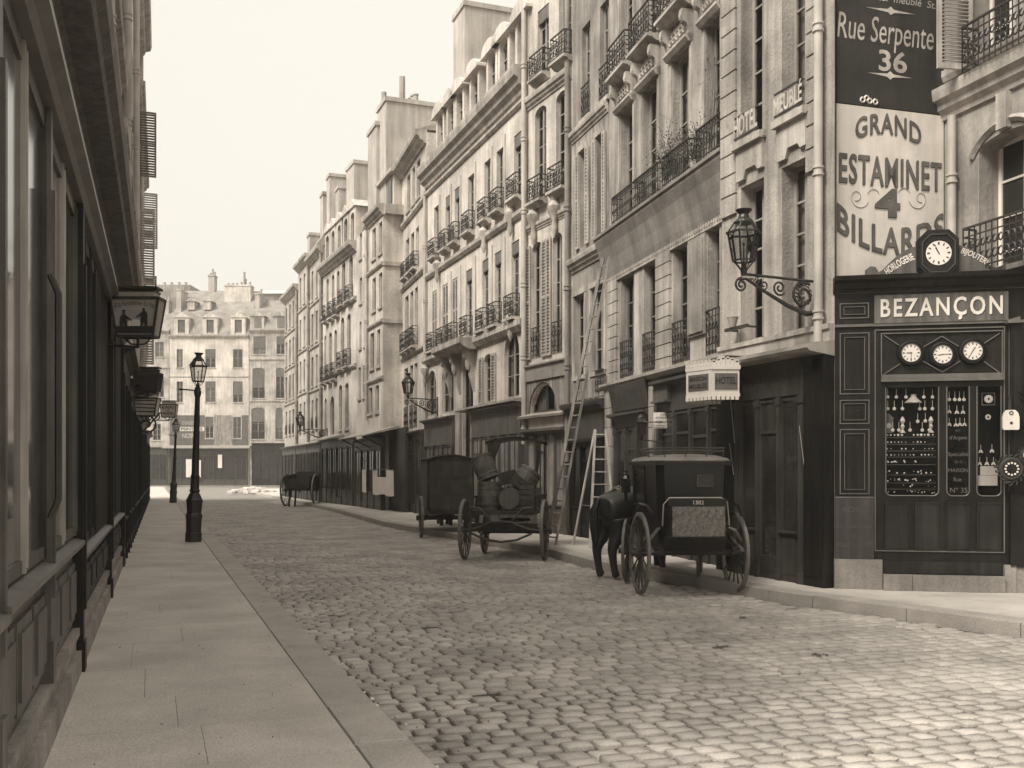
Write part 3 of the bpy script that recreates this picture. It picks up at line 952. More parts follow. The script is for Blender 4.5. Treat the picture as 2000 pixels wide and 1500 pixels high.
zb = F4.z(1060, 716); mould(H4, u0, -.02, [(.01, zb - .35), (-.1, zb - .35), (-.1, zb), (-.16, zb + .04), (-.16, zb + .08), (.01, zb + .12)], 'band', STONE_D)
zc = F4.z(1060, 808); p = MB(); n = 16
u1 = -.02
for k in range(n):
    a = u0 + (u1 - u0) * k / n; b = u0 + (u1 - u0) * (k + 1) / n; c = (a + b) / 2
    wa, wb = F4.u(1036), F4.u(1090); zl = F4.z(1060, 806)
    hb = lambda c: zl + (.04 + (F4.z(1062, 751) - zl + .02) * math.sqrt(max(0, 1 - ((c - (wa + wb) / 2) / ((wb - wa) / 2)) ** 2)) if wa < c < wb else 0)
    pb = [(a + .003 + (b - a - .006) * j / 4, hb(a + (b - a) * j / 4)) for j in range(5)]
    q = MB(); q.prism_y(pb + [(b - .003, zb - .36), (a + .003, zb - .36)], -.05 - .004 * (k % 2), -.003); q.build('board', WOOD_L, H4)
mould(H4, u0, -.02, [(.01, zc - .06), (-.3, zc - .12), (-.32, zc - .06), (.01, zc + .04)], 'ledge', ZINC)
p = MB(); p.box(F4.u(1040), F4.u(1108), -.12, .01, zc - .42, zc - .12); p.build('fascia', WHITE, H4)
S = shopfront(H4, u0 + .1, -.1, zc - .42, 4, .1, door=1, wm=WOOD_M, y=-.1, pm=WOOD_L)
drainpipe(H4, F4.u(1031), 2.5, 15.5, .075, -.12)
for xx, yy in ((1048, 425), (1089, 408)):
    p = MB(); z = F4.z(xx, yy); uu = F4.u(xx)
    p.lathe([(.02, -.75), (.09, -.5), (.06, -.3), (.17, -.1), (.2, .05), (.08, .2), (.14, .38), (.05, .45)], (uu, -.1, z), 8)
    p.build('carved_corbel', MOULD, H4, smooth=True)

# ===== long pale house with dormers
C3 = [(848, 857), (870, 879), (888, 897.5), (914, 926), (946, 958), (970, 983), (1004, 1020)]
C2 = [(844, 853), (864, 875), (883, 893.5), (910, 922), (942, 954), (966, 979), (999, 1014)]
H5 = house(F5, 833, 1029, 13.0, 'long pale mansion with seven arched dormers, balconied windows and a carved stone portal', [
    dict(c=[(835, 852)], b=3.78, t=5.45, arch='round', rows=3, sill=False), dict(c=[(863, 886)], b=3.78, t=5.7, arch='round', rows=3, sill=False),
    dict(c=[(904, 924)], b=.16, t=5.5, arch='round', rows=4, sill=False, fm=WOOD_D, pm=WOOD_K), dict(c=[(945, 961)], b=3.85, t=5.35, arch=.2, rows=4, k='open', sill=False),
    dict(c=[(985, 1014)], b=3.85, t=5.75, arch='round', rows=3, sill=False),
    dict(c=C2, b=6.1, t=8.3, rows=5, k=['closed', 'closed', 'closed', 'win', 'win', 'win', 'win'], bal='slab', rh=.65, lamb=[3, 4, 5, 6]),
    dict(c=C3, b=9.45, t=11.3, rows=4, bal='slab', rh=.62, lamb=[1, 2, 6])], PL_D, depth=9, rooms=True)
u0 = F5.u(833)
mould(H5, u0 - .1, -.05, cornice_prof(12.25, .48, .72), 'cornice'); mould(H5, u0, -.05, band_prof(11.95, .1, .14), 'string_course'); mould(H5, u0, -.05, band_prof(8.85, .12, .2), 'string_course')
mould(H5, u0, F5.u(876), band_prof(5.68, .2, .3), 'string_course'); mould(H5, F5.u(933), -.05, band_prof(5.68, .2, .3), 'string_course')
for a, b in zip(C3, C3[1:] + [None]):
    p = MB(); q = F5.u(a[1]) + .16; p.box(q, q + .06, -.03, .01, 9.5, 11.6); p.box(q, q + .06, -.03, .01, 6.1, 8.6); p.build('folded_shutter', SHUT_GLINT, H5)
# carved portal
p = MB(); a, b = F5.u(876), F5.u(934)
p.prism_x([(.02, 5.62), (-.3, 5.62), (-.5, 5.72), (-.62, 5.8), (-.62, 5.98), (.02, 5.98)], a, b)
po = p.build('portal_slab', MOULD, H5)
for x in (881, 899, 926):
    c = F5.u(x)
    p = MB(); p.prism_x([(0, 5.62), (-.38, 5.62), (-.36, 5.45), (-.24, 5.25), (-.14, 5.1), (-.16, 4.85), (-.08, 4.6), (0, 4.3)], c - .12, c + .12)
    p.lathe([(.04, 0), (.1, .12), (.11, .3), (.06, .45)], (c, -.2, 4.98), 8); p.ring((c, -.26, 5.42), (0, 1, 0), (0, 0, 1), .09, .04, 10, 4); p.build('console', MOULD, H5, smooth=True)
for x, z in ((836, 5.45), (1005, 6.0), (952, 9.0), (1004, 9.0), (860, 9.0)):
    p = MB(); p.lathe([(.02, -.55), (.1, -.35), (.06, -.2), (.16, 0), (.17, .12), (.06, .25), (.12, .36)], (F5.u(x), -.12, z), 8); p.build('carved_corbel', MOULD, H5, smooth=True)
p = MB(); p.box(F5.u(894), F5.u(903), -.1, 0, .14, 3.8); p.box(F5.u(924.5), F5.u(930), -.1, 0, .14, 3.6); p.build('door_jamb', MOULD, H5)
S = shopfront(H5, u0 + .3, F5.u(893), 3.62, 3, .95, fas=.95, wm=WOOD_D, pm=WOOD_M, fm=WOOD_M) if False else shopfront(H5, u0 + .3, F5.u(893), 3.62, 3, .95, wm=WOOD_D, pm=WOOD_M, fm=WOOD_M, door=1)
S = shopfront(H5, F5.u(931), -.08, 3.66, 5, .85, wm=WOOD_M, pm=WOOD_L, fm=WOOD_M, door=0)
mould(H5, F5.u(909), 0, [(0, 3.66), (-.42, 3.7), (-.42, 3.76), (0, 3.82)], 'ledge', ZINC)
# mansard and dormers
p = MB(); p.prism_x([(.05, 13.0), (1.15, 15.9), (4.5, 17.4), (9, 13.0)], u0, -.05); RF = p.build('roof', SLATE, H5)
for x0_, x1_ in ((855, 866), (875, 887), (892, 905), (920, 935), (953, 970), (977, 993), (1011, 1029)):
    c = (F5.u(x0_) + F5.u(x1_)) / 2
    p = MB(); w = .5
    ops = [(c - .33, c + .33, 13.15, 14.42, .25)]
    wall_face(p, c - w, c + w, 13.0, 14.5, ops, .2, -.02); p.quad((c - w, -.02, 13), (c - w, -.02, 14.5), (c - w, 1.0, 14.5), (c - w, 1.0, 13)); p.quad((c + w, -.02, 13), (c + w, -.02, 14.5), (c + w, 1.0, 14.5), (c + w, 1.0, 13))
    n = 8; pr = [(c + (w + .12) * math.cos(math.pi * (1 - k / n)), 14.48 + .34 * math.sin(math.pi * (1 - k / n))) for k in range(n + 1)]
    pr = [(c - w - .22, 14.5), (c - w - .22, 14.42)] + [(c + w + .22, 14.42), (c + w + .22, 14.5)] + pr[::-1]
    p.prism_y(pr, -.16, 1.4)
    d = p.build('dormer', PL_D, H5)
    q = MB(); q.quad((c - .33, .14, 13.1), (c + .33, .14, 13.1), (c + .33, .14, 14.45), (c - .33, .14, 14.45)); q.build('pane', PANE, d)
    q = MB(); q.box(c - .02, c + .02, .09, .13, 13.1, 14.4)
    for k in range(4): q.box(c - .33, c + .33, .1, .13, 13.15 + k * .35, 13.19 + k * .35)
    q.build('glazing_bar', FRAME, d)
chimney(H5, u0 - .5, u0 + .9, 1.2, 5.8, 12, 19.1, 3)
chimney(H5, -3.0, -1.6, 2.2, 4.5, 15, 20.4, 2)
drainpipe(H5, u0 + .12, 3.7, 12.3, .06, -.1)

# ===== narrow gabled house beyond
C6 = [(795, 801.5), (805, 811), (813.5, 821)]
H6 = house(F6, 785, 833, 14.4, 'slim pale three-bay house with iron balconies, right of the blank party wall', [
    dict(c=[(790, 797), (801, 807), (809, 815)], b=3.45, t=6.0, rows=4, bal='guard', rh=.9, sill=False, k=['win', 'win', 'win']),
    dict(c=[(791, 798), (801, 807), (810, 816)], b=6.65, t=8.95, rows=4, sill=False, bal='slab', rh=.75),
    dict(c=[(793, 799), (803, 809), (812, 818)], b=9.65, t=11.25, rows=4, bal='slab', rh=.6),
    dict(c=C6, b=12.35, t=13.8, rows=3)], PL_A, depth=8)
u0 = F6.u(785)
mould(H6, u0, -.02, cornice_prof(14.0, .55, .5)); mould(H6, u0, -.02, band_prof(11.85, .12, .2), 'string_course'); mould(H6, u0, -.02, band_prof(9.25, .12, .2), 'string_course'); mould(H6, u0, -.02, band_prof(6.35, .1, .15), 'string_course')
p = MB(); p.prism_x([(-.3, 14.5), (4, 16.2), (8, 14.5)], u0, -.02); p.build('roof', TILE, H6)
S = shopfront(H6, u0 + .4, -.1, 3.3, 4, .35, wm=WOOD_D, door=2)

# ===== house with the blank side wall
H7 = house(F7, 697, 748, 12.6, 'pale corner house with a plain blank side wall facing down the street', [
    dict(c=[(727, 734), (740, 746.5)], b=F7.z(737, 500), t=F7.z(737, 440), rows=3), dict(c=[(727, 734), (740, 746.5)], b=F7.z(737, 603), t=F7.z(737, 538), rows=3),
    dict(c=[(723, 730.5), (736, 742.5)], b=F7.z(737, 716), t=F7.z(737, 645), rows=4), dict(c=[(720, 727), (733, 740)], b=F7.z(730, 806), t=F7.z(730, 755), rows=3),
    dict(c=[(702.5, 707), (713, 718)], b=F7.z(710, 500), t=F7.z(710, 450), rows=3), dict(c=[(702.5, 707), (713, 718)], b=F7.z(710, 588), t=F7.z(710, 538), rows=3),
    dict(c=[(702, 706), (711, 716)], b=F7.z(708, 678), t=F7.z(708, 626), rows=3), dict(c=[(700, 705), (709, 714)], b=F7.z(706, 777), t=F7.z(706, 716), rows=3)], PL_A, depth=9)
u0 = F7.u(697)
mould(H7, F7.u(720), .12, cornice_prof(12.45, .4, .45)); mould(H7, F7.u(718), .02, band_prof(F7.z(737, 527), .1, .16), 'string_course'); mould(H7, F7.u(716), .02, band_prof(F7.z(737, 636), .1, .16), 'string_course'); mould(H7, F7.u(714), .02, band_prof(F7.z(730, 748), .1, .16), 'string_course')
drainpipe(H7, F7.u(719.5), 4, 12.4, .07, -.1)
for z in (F7.z(748, 518), F7.z(748, 630), 12.45):
    p = MB(); p.box(.0, .08 if z < 12 else .35, .02, 9, z, z + (.16 if z < 12 else .4)); p.build('string_course', MOULD, H7)
p = MB(); p.box(F7.u(722), -.1, .5, 9, 12.62, 14.3); p.prism_y([(F7.u(722) - .2, 14.3), (.1, 14.3), (.1, 14.45), (F7.u(722) - .2, 14.45)], .3, 9.1); p.build('attic', BRICK, H7)
p = MB()
for xx in (726, 736): p.box(F7.u(xx), F7.u(xx) + .7, .46, .5, 12.9, 14.1)
p.build('attic_window', PANE, H7)
T7 = chimney(H7, -2.9, -1.3, .45, 3.2, 12.5, 17.9, 4)
chimney(H7, F7.u(706), F7.u(722), .3, 2.2, 12.4, 17.2, 2)
p = MB(); p.tube([(-2.7, .7, 17.9), (-2.7, .7, 18.6)], .12, 8); p.tube([(-2.2, 1.4, 17.9), (-2.2, 1.4, 19.2)], .14, 8); p.build('flue_pipe', ZINC, H7)
p = MB(); p.box(.003, .015, 1.0, 2.7, F7.z(765, 618), F7.z(765, 598)); p.build('street_sign', STONE_D, H7)
p = MB(); p.box(.003, .03, .9, 2.9, 4.2, 4.95); p.box(.03, .04, 1.0, 2.8, 4.28, 4.87); p.build('notice_board', WOOD_M, H7)
# shop with the long pale awning
S = shopfront(H7, u0 + .3, .4, 3.2, 4, .5, wm=WOOD_D, pm=PANE_C, door=1)
AW = F7.thing('awning', 'long pale zinc awning over the dark shops below the blank wall', 'awning')
p = MB(); a = F7.u(708); p.prism_x([(.3, 3.62), (-1.1, 3.22), (-1.1, 3.18), (.3, 3.5)], a, 1.5); p.build('canopy', ZINC, AW)
p = MB()
for x in (a + .1, a + 2.2, a + 4.4, 1.3): p.beam((x, 0, 2.7), (x, -1.0, 3.2), .05)
p.build('bracket', IRON, AW)
p = MB(); p.box(.0, 2.6, .25, .4, .14, 3.5); p.build('side_panel', WOOD_D, AW)

# ===== arched house further on
H8 = house(F8, 631, 697, 12.2, 'tall cream house of five storeys with arched windows and two tiers of iron balconies', [
    dict(c=[(668, 674.5), (682, 689)], b=F8.z(676, 594), t=F8.z(676, 508), arch=.2, rows=4, bal='slab', rh=.7),
    dict(c=[(666, 672), (678, 685)], b=F8.z(676, 718), t=F8.z(676, 616), arch=.2, rows=4, bal='slab', rh=.8),
    dict(c=[(662, 668), (674, 681)], b=F8.z(670, 838), t=F8.z(670, 750), arch=.2, rows=4),
    dict(c=[(638, 642), (648, 653), (658, 663)], b=F8.z(650, 622), t=F8.z(650, 537), arch=.15, rows=4, bal='slab', rh=.8),
    dict(c=[(633.5, 637), (643, 648), (653, 658)], b=F8.z(645, 744), t=F8.z(645, 650), arch=.15, rows=4, bal='slab', rh=.8),
    dict(c=[(634, 638), (645, 653)], b=3.6, t=F8.z(645, 775), arch='round', rows=3, sill=False)], PL_A, depth=9)
u0 = F8.u(631)
mould(H8, u0, -.02, cornice_prof(12.0, .5, .5)); mould(H8, u0, -.02, band_prof(F8.z(655, 612), .14, .2), 'string_course'); mould(H8, u0, -.02, band_prof(F8.z(650, 735), .12, .2), 'string_course')
p = MB(); p.prism_x([(.1, 12.4), (1.1, 15.3), (5, 17.4), (9, 12.4)], u0, -.05); p.build('roof', SLATE, H8)
for x in (640, 651, 663, 676, 689):
    c = F8.u(x); p = MB(); wall_face(p, c - .55, c + .55, 12.4, 14.2, [(c - .33, c + .33, 12.55, 13.95, .2)], .2, -.02)
    p.quad((c - .55, -.02, 12.4), (c - .55, -.02, 14.2), (c - .55, 1.1, 14.2), (c - .55, 1.1, 12.4)); p.quad((c + .55, -.02, 12.4), (c + .55, -.02, 14.2), (c + .55, 1.1, 14.2), (c + .55, 1.1, 12.4)); p.prism_y([(c - .7, 14.15), (c + .7, 14.15), (c, 14.6)], -.1, 1.6)
    d = p.build('dormer', PL_A, H8); q = MB(); q.quad((c - .35, .12, 12.5), (c + .35, .12, 12.5), (c + .35, .12, 14), (c - .35, .12, 14)); q.build('pane', PANE, d)
chimney(H8, -2.2, -.6, 1.2, 4.2, 12.4, 18.2, 3); chimney(H8, u0 + 1, u0 + 2.6, 1.0, 4.0, 13.5, 17.6, 2)
S = shopfront(H8, F8.u(634), -.1, 3.4, 6, .45, wm=WOOD_D, door=3)
p = MB(); p.prism_x([(0, 3.6), (-.9, 3.35), (-.9, 3.3), (0, 3.45)], F8.u(640), F8.u(672)); p.build('zinc_canopy', ZINC, H8)

# ===== far row on the right, three slimmer houses
def farhouse(F, xl, xr, ztop, label, ncol, nfl, wm, roofz, ch=1, zt=None):
    fl = []; h = (ztop - 4.0) / nfl
    wpx = (xr - xl) / ncol
    cols = [(xl + wpx * (k + .28), xl + wpx * (k + .74)) for k in range(ncol)]
    for k in range(nfl): fl.append(dict(c=cols, b=4.1 + k * h, t=4.1 + k * h + h * .68, rows=3, bal='guard' if k == 0 else None, rh=.6))
    T = house(F, xl, xr, ztop, label, fl, wm, depth=8)
    a, b = F.u(xl), F.u(xr)
    mould(T, a, b, cornice_prof(ztop - .3, .45, .4))
    for k in range(1, nfl): mould(T, a, b, band_prof(3.75 + k * h, .08, .12), 'string_course')
    p = MB(); p.prism_x([(.0, ztop + .1), (1.6, roofz), (6, roofz + .6), (8, ztop)], a, b); p.build('roof', TILE, T)
    for k in range(ch): chimney(T, a + (k + .3) * (b - a) / ch, a + (k + .3) * (b - a) / ch + .9, 1.2, 5.0, ztop, roofz + 2.0 + k * .5, 2)
    shopfront(T, a + .1, b - .1, 3.3, 4, .5, wm=WOOD_D, pm=PANE_C, fm=WOOD_M, door=1)
    drainpipe(T, b - .15, 3.4, ztop, .08, -.1, STONE_D)
    return T
farhouse(F9, 606, 631, 13.6, 'narrow grey-white house with tall windows just left of the arched house', 3, 4, PL_B, 15.5, 1)
farhouse(F9, 583, 606, 14.0, 'cream gabled house with a jutting eave, second of the far row on the right', 3, 4, PL_A, 16.4, 2)
farhouse(F9, 556, 583, 13.0, 'last pale house of the right-hand row, beside the facing end houses', 4, 4, PL_B, 15.0, 1)

# ===== houses closing the street
FE = Fac(((330 - CXP) / PXF * 115, 115), d=(1, 0))
def er(cs): return cs
HE1 = house(FE, 331, 486, FE.z(400, 658), 'pale facing end house with a tiled mansard roof and a painted sign band', [
    dict(c=[(345, 357), (401, 421), (455, 474)], b=FE.z(400, 718), t=FE.z(400, 682), rows=4, k=['win', 'blind', 'closed'], sm=SHUT_D),
    dict(c=[(345, 357), (401, 421), (455, 474)], b=FE.z(400, 786), t=FE.z(400, 745), rows=4, k=['win', 'blind', 'blind']),
    dict(c=[(401, 417), (455, 471)], b=FE.z(400, 856), t=FE.z(400, 814), rows=4, k=['blind', 'closed'], sm=SHUT_D)], PL_D, depth=9)
a, b = FE.u(331), FE.u(486)
mould(HE1, a, b, cornice_prof(FE.z(400, 661), .35, .4)); mould(HE1, a, b, band_prof(FE.z(400, 737), .06, .12), 'string_course')
zg0, zg1 = FE.z(400, 872), FE.z(400, 811)
for xa, xb, z0_, z1_ in ((332, 400, zg0, zg1), (418, 454, zg0, zg1), (472, 485, zg0, zg1), (400, 418, zg0, FE.z(400, 858)), (454, 472, zg0, FE.z(400, 858))):
    p = MB(); p.box(FE.u(xa), FE.u(xb), -.03, 0, z0_, z1_); p.build('painted_band', WOOD_M if xa != 418 else WOOD_L, HE1)
p = MB(); p.box(FE.u(352), FE.u(399), -.05, -.03, FE.z(400, 842), FE.z(400, 834)); p.build('sign_board', WHITE, HE1)
text(HE1, 'PEINTURE', FE.u(375), FE.z(400, 838), 2.5, .34, LETTER_K, y=-.06, off=.02)
text(HE1, 'NOIR', FE.u(368), FE.z(400, 851), 1.4, .6, LETTER_S, y=-.04, off=.03)
text(HE1, 'COULEURS', FE.u(372), FE.z(400, 826), 1.9, .4, LETTER_S, y=-.04, off=.02)
S = shopfront(HE1, a + .1, b - .1, FE.z(400, 874), 7, .9, wm=WOOD_D, fm=WOOD_D, door=2, y=-.25)
mould(HE1, a - .6, b + .3, [(0, FE.z(400, 875)), (-.9, FE.z(400, 876)), (-.9, FE.z(400, 872)), (0, FE.z(400, 870))], 'zinc_canopy', ZINC)
for xa, xb, ya, yb in ((366, 377, 897, 932), (388, 395, 899, 932), (428, 436, 888, 914)):
    p = MB(); p.box(FE.u(xa), FE.u(xb), -.5, -.42, FE.z(400, yb), FE.z(400, ya)); p.build('white_panel', WHITE, HE1)
# mansard with dormers, upper gable with chimneys
p = MB(); ze = FE.z(400, 658); p.prism_x([(-.1, ze), (1.4, ze + 3.0), (5.5, ze + 6.3), (9, ze)], a, b); p.build('roof', TILE, HE1)
for x in (354, 410, 465):
    c = FE.u(x); p = MB(); zz = ze + .1; wall_face(p, c - .85, c + .85, zz, zz + 2.2, [(c - .42, c + .42, zz + .25, zz + 1.9, 0)], .15, .05)
    p.quad((c - .85, .05, zz), (c - .85, .05, zz + 2.2), (c - .85, 1.5, zz + 2.2), (c - .85, 1.5, zz)); p.quad((c + .85, .05, zz), (c + .85, .05, zz + 2.2), (c + .85, 1.5, zz + 2.2), (c + .85, 1.5, zz))
    p.prism_y([(c - 1.0, zz + 2.15), (c + 1.0, zz + 2.15), (c, zz + 2.75)], -.05, 2.4)
    d = p.build('dormer', PL_D, HE1); q = MB(); q.quad((c - .45, .18, zz + .2), (c + .45, .18, zz + .2), (c + .45, .18, zz + 1.95), (c - .45, .18, zz + 1.95)); q.build('pane', PANE_C, d)
for x, zt in ((364, 4.0), (396, 3.8)):
    c = FE.u(x); zz = ze + 3.4; p = MB(); p.box(c - .4, c + .4, 1.6, 3, zz, zz + 1.0); p.prism_y([(c - .6, zz + 1), (c + .6, zz + 1), (c, zz + 1.45)], 1.5, 3.4); p.build('skylight', PL_B, HE1)
chimney(HE1, FE.u(422), FE.u(474), 3.4, 5, ze + 2, FE.z(450, 545), 6, PL_D)
p = MB(); p.tube([(FE.u(459), 4, FE.z(450, 545)), (FE.u(459), 4, FE.z(450, 518))], .14, 8); p.build('flue_pipe', ZINC, HE1)
HE2 = house(FE, 487, 575, FE.z(500, 646), 'facing end house with shaded balconied windows, right of the tiled mansard house', [
    dict(c=[(495, 519), (540, 556)], b=FE.z(500, 692), t=FE.z(500, 657), rows=3, k='blind'), dict(c=[(493, 517), (539, 555)], b=FE.z(500, 778), t=FE.z(500, 718), arch=.3, rows=4, bal='guard', rh=1.0, k='blind'),
    dict(c=[(491, 517), (538, 552)], b=FE.z(500, 858), t=FE.z(500, 796), arch=.3, rows=4, bal='guard', rh=1.0, k='blind')], PL_B, depth=9)
a, b = FE.u(487), FE.u(575)
mould(HE2, a, b, cornice_prof(FE.z(500, 650), .4, .4)); mould(HE2, a, b, band_prof(FE.z(500, 704), .12, .3), 'string_course'); mould(HE2, a, b, band_prof(FE.z(500, 785), .1, .2), 'string_course')
S = shopfront(HE2, a + .3, b, FE.z(500, 866), 5, .9, wm=WOOD_K, door=2, y=-.1)
p = MB(); ze = FE.z(500, 646); p.prism_x([(-.1, ze), (.9, ze + 2.4), (5.5, ze + 4.4), (9, ze)], a, b); p.build('roof', TILE, HE2)
for x in (503, 548):
    c = FE.u(x); zz = ze + .1; p = MB(); p.box(c - .75, c + .75, .05, 1.4, zz, zz + 1.6); p.prism_y([(c - 1.0, zz + 1.6), (c + 1.0, zz + 1.6), (c, zz + 2.1)], -.1, 2.2); d = p.build('dormer', PL_B, HE2)
    q = MB(); q.box(c - .4, c + .4, .0, .04, zz + .3, zz + 1.4); q.build('pane', SHUT_D, d)
chimney(HE2, FE.u(489), FE.u(498), 2, 6, ze, FE.z(500, 566), 1); chimney(HE2, FE.u(528), FE.u(552), 5.5, 7, ze, FE.z(500, 560), 3)
HE3 = house(FE, 262, 330, FE.z(310, 648), 'low facing house with a plain roof, left of the tiled mansard house', [
    dict(c=[(281, 290), (303, 320)], b=FE.z(310, 697), t=FE.z(310, 668), rows=3), dict(c=[(281, 290), (303, 320)], b=FE.z(310, 776), t=FE.z(310, 736), rows=3), dict(c=[(299, 314)], b=FE.z(310, 860), t=FE.z(310, 828), rows=3)], PL_B, depth=9)
a, b = FE.u(262), FE.u(330)
mould(HE3, a, b, cornice_prof(FE.z(310, 651), .3, .35)); mould(HE3, a, b, band_prof(FE.z(310, 720), .1, .2), 'string_course')
p = MB(); ze = FE.z(310, 648); p.prism_x([(-.1, ze), (3.5, ze + 2.9), (9, ze)], a, b); p.build('roof', TILE, HE3)
S = shopfront(HE3, a + .3, b - .1, FE.z(310, 874), 4, .8, wm=WOOD_D, door=1, y=-.1)
FB = Fac(((262 - CXP) / PXF * 127, 127), d=(1, 0))
BK = FB.thing('back_building', 'plain grey block with chimney pots rising behind the low end house', 'building')
p = MB(); p.box(0, FB.u(371), 0, 6, 0, FB.z(300, 556)); p.build('wall', PL_C, BK)
for x in (296, 316, 330, 345, 358):
    p = MB(); p.lathe([(.2, 0), (.16, .35), (.22, .45)], (FB.u(x), 1, FB.z(300, 556)), 8); p.build('chimney_pot', GREYPOT, BK)
chimney(HE1, FE.u(336), FE.u(345), 1.5, 4, ze + 1, ze + 5.2, 2); chimney(HE1, FE.u(380), FE.u(392), 5.2, 6.4, ze + 3, ze + 7.6, 3)
chimney(HE3, FE.u(300), FE.u(312), 3.0, 4.2, ze, ze + 4.2, 2)
BK2 = FB.thing('back_building', 'pale hazy rooftop block behind the end houses, above the shaded-window house', 'building', u=FB.u(480))
p = MB(); p.box(0, 10, 1, 8, 0, FB.z(520, 572)); p.prism_x([(0.4, FB.z(520, 572)), (4, FB.z(520, 556)), (8.4, FB.z(520, 572))], 0, 10); p.build('wall', PL_D, BK2)
# ---------------------------------------------------------------- left-hand row
FL = Fac((-.8 - .352 * 3, 3.0), d=(-.352, 1.0))
def ul(D): return (D - 3.0) * 1.0602
def lhouse(D0, D1, h, label, wins, wm):
    T = FL.thing('town_house', label, 'house', u=0)
    a, b = ul(D0), ul(D1)
    ops = []
    zs = [5.6, 8.6, 11.5]
    for z in zs:
        for u in wins:
            if z + 1.9 < h: ops.append((u, u + 1.05, z, z + 1.9, 0))
    mb = MB(); wall_face(mb, a, b, .12, h, ops, .25)
    mb.quad((a, 0, .12), (a, 0, h), (a, 8, h), (a, 8, .12)); mb.quad((b, 0, .12), (b, 8, .12), (b, 8, h), (b, 0, h)); mb.quad((a, 0, h), (b, 0, h), (b, 8, h), (a, 8, h)); mb.quad((a, 8, .12), (a, 8, h), (b, 8, h), (b, 8, .12))
    mb.build('wall', wm, T)
    for (p, q, c, d, _) in ops:
        window(T, p, q, c, d, .2)
        s = MB(); s.box(p - .06, q + .06, -.06, .02, c - .08, c); s.build('sill', MOULD, T)
    return T
L1 = lhouse(3.4, 17.0, 13.0, 'near left building with black shopfronts, a ribbed frieze and a deep moulded cornice', [ul(8.4), ul(10.6), ul(13.2), ul(15.4)], PL_B)
L2 = lhouse(17.0, 33.0, 15.8, 'left building beyond the deep cornice, pale upper wall with drainpipes and open shutters', [ul(18.5), ul(21.5), ul(24.5), ul(27.5), ul(30)], PL_A)
L3 = lhouse(33.0, 45.0, 14.6, 'left building beyond the long drainpipes, with louvred shutters folded out over the street', [ul(34.5), ul(38), ul(41.5)], PL_B)
L4 = lhouse(45.0, 58.0, 12.0, 'furthest building of the left row, narrow strip beside the vanishing pavement', [ul(47), ul(50), ul(53)], PL_B)
# near shopfront, bays measured along the wall
def lbay(P, a, b, zs, zt, wm, pm, nb, y=-.12, panels=2, slat=False, rz=.5):
    m = MB(); m.box(a, b, y, .0, .14, rz); m.box(a, b, y - .04, y, .14, .32); m.box(a, b, y - .025, y, rz - .06, rz); m.build('plinth', STONE_D, P)
    n = panels
    m = MB(); m.box(a, b, y + .03, -.003, rz, zs); m.build('stall_riser', wm, P)
    for k in range(n):
        p = a + (b - a) * k / n + .05; q = a + (b - a) * (k + 1) / n - .05
        m = MB(); m.box(p, q, y + .005, y + .03, rz + .08, zs - .12); m.box(p + .06, q - .06, y - .01, y + .005, rz + .14, zs - .18); m.build('panel', wm, P)
    m = MB(); m.prism_x([(-.003, zs), (y - .05, zs), (y - .065, zs + .02), (y - .065, zs + .05), (-.003, zs + .09)], a, b); m.build('sill', TRIM, P)
    if slat:
        k = 0; u = a; m = MB()
        while u < b:
            w = .12; q = MB(); q.box(u + .006, min(b, u + w) - .006, y + .01 - (.012 if k % 2 else 0), y + .045, zs + .09, zt); q.build('shutter_board', wm, P); u += w; k += 1
        return
    for k in range(nb + 1):
        u = a + (b - a) * k / nb
        m = MB(); w = .06 if k in (0, nb) else .026
        m.box(u - w, u + w, y + .0, y + .06, zs + .09, zt); m.box(u - w * .5, u + w * .5, y - .01, y, zs + .12, zt - .05); m.build('mullion', SHUT_GLINT if (wm is WOOD_B and 0 < k < nb) else wm, P)  # middle mullions of the brown bays pale: sky reflections in the glass painted on
    for k in range(nb):
        p = a + (b - a) * k / nb; q = a + (b - a) * (k + 1) / nb; t = RND.uniform(-.004, .004)
        m = MB(); m.quad((p, y + .025 + t, zs + .09), (q, y + .025 - t, zs + .09), (q, y + .025 - t, zt), (p, y + .025 + t, zt)); m.build('pane', pm, P)
        m = MB(); m.box(p + .06, q - .06, y + .01, y + .05, zt - .12, zt); m.build('glazing_bar', wm, P); m = MB(); m.box(p + .06, q - .06, y + .01, y + .05, zs + .09, zs + .16); m.build('glazing_bar', wm, P)
def pilas(P, u, w, z0, z1, wm, y=-.2):
    m = MB(); m.box(u - w / 2, u + w / 2, y, 0, z0, z1); m.box(u - w * .3, u + w * .3, y - .02, y, z0 + .5, z1 - .5)
    m.box(u - w / 2 - .02, u + w / 2 + .02, y - .015, 0, z0, z0 + .25)
    m.build('pilaster', wm, P)
mb = MB(); a, b = ul(3.4), ul(16.9); mb.box(a, b, -.06, -.003, 3.92, 4.68)
SF = mb.build('shopfront', WOOD_B, L1)
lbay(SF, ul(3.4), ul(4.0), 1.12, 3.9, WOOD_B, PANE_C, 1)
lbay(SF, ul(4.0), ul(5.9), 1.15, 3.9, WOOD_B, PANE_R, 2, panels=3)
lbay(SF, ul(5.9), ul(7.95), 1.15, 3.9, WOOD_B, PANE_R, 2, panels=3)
lbay(SF, ul(8.1), ul(10.3), 1.02, 3.9, WOOD_N, PANE_R, 3, panels=3)
lbay(SF, ul(10.3), ul(12.6), 1.02, 3.9, WOOD_N, PANE_R, 3, slat=True)
lbay(SF, ul(12.75), ul(14.8), 1.0, 3.9, WOOD_N, PANE_R, 3)
lbay(SF, ul(14.8), ul(16.9), 1.0, 3.9, WOOD_N, PANE_R, 3, slat=True)
for D in (4.0, 5.9): pilas(SF, ul(D), .1, .5, 3.92, WOOD_B, -.145)
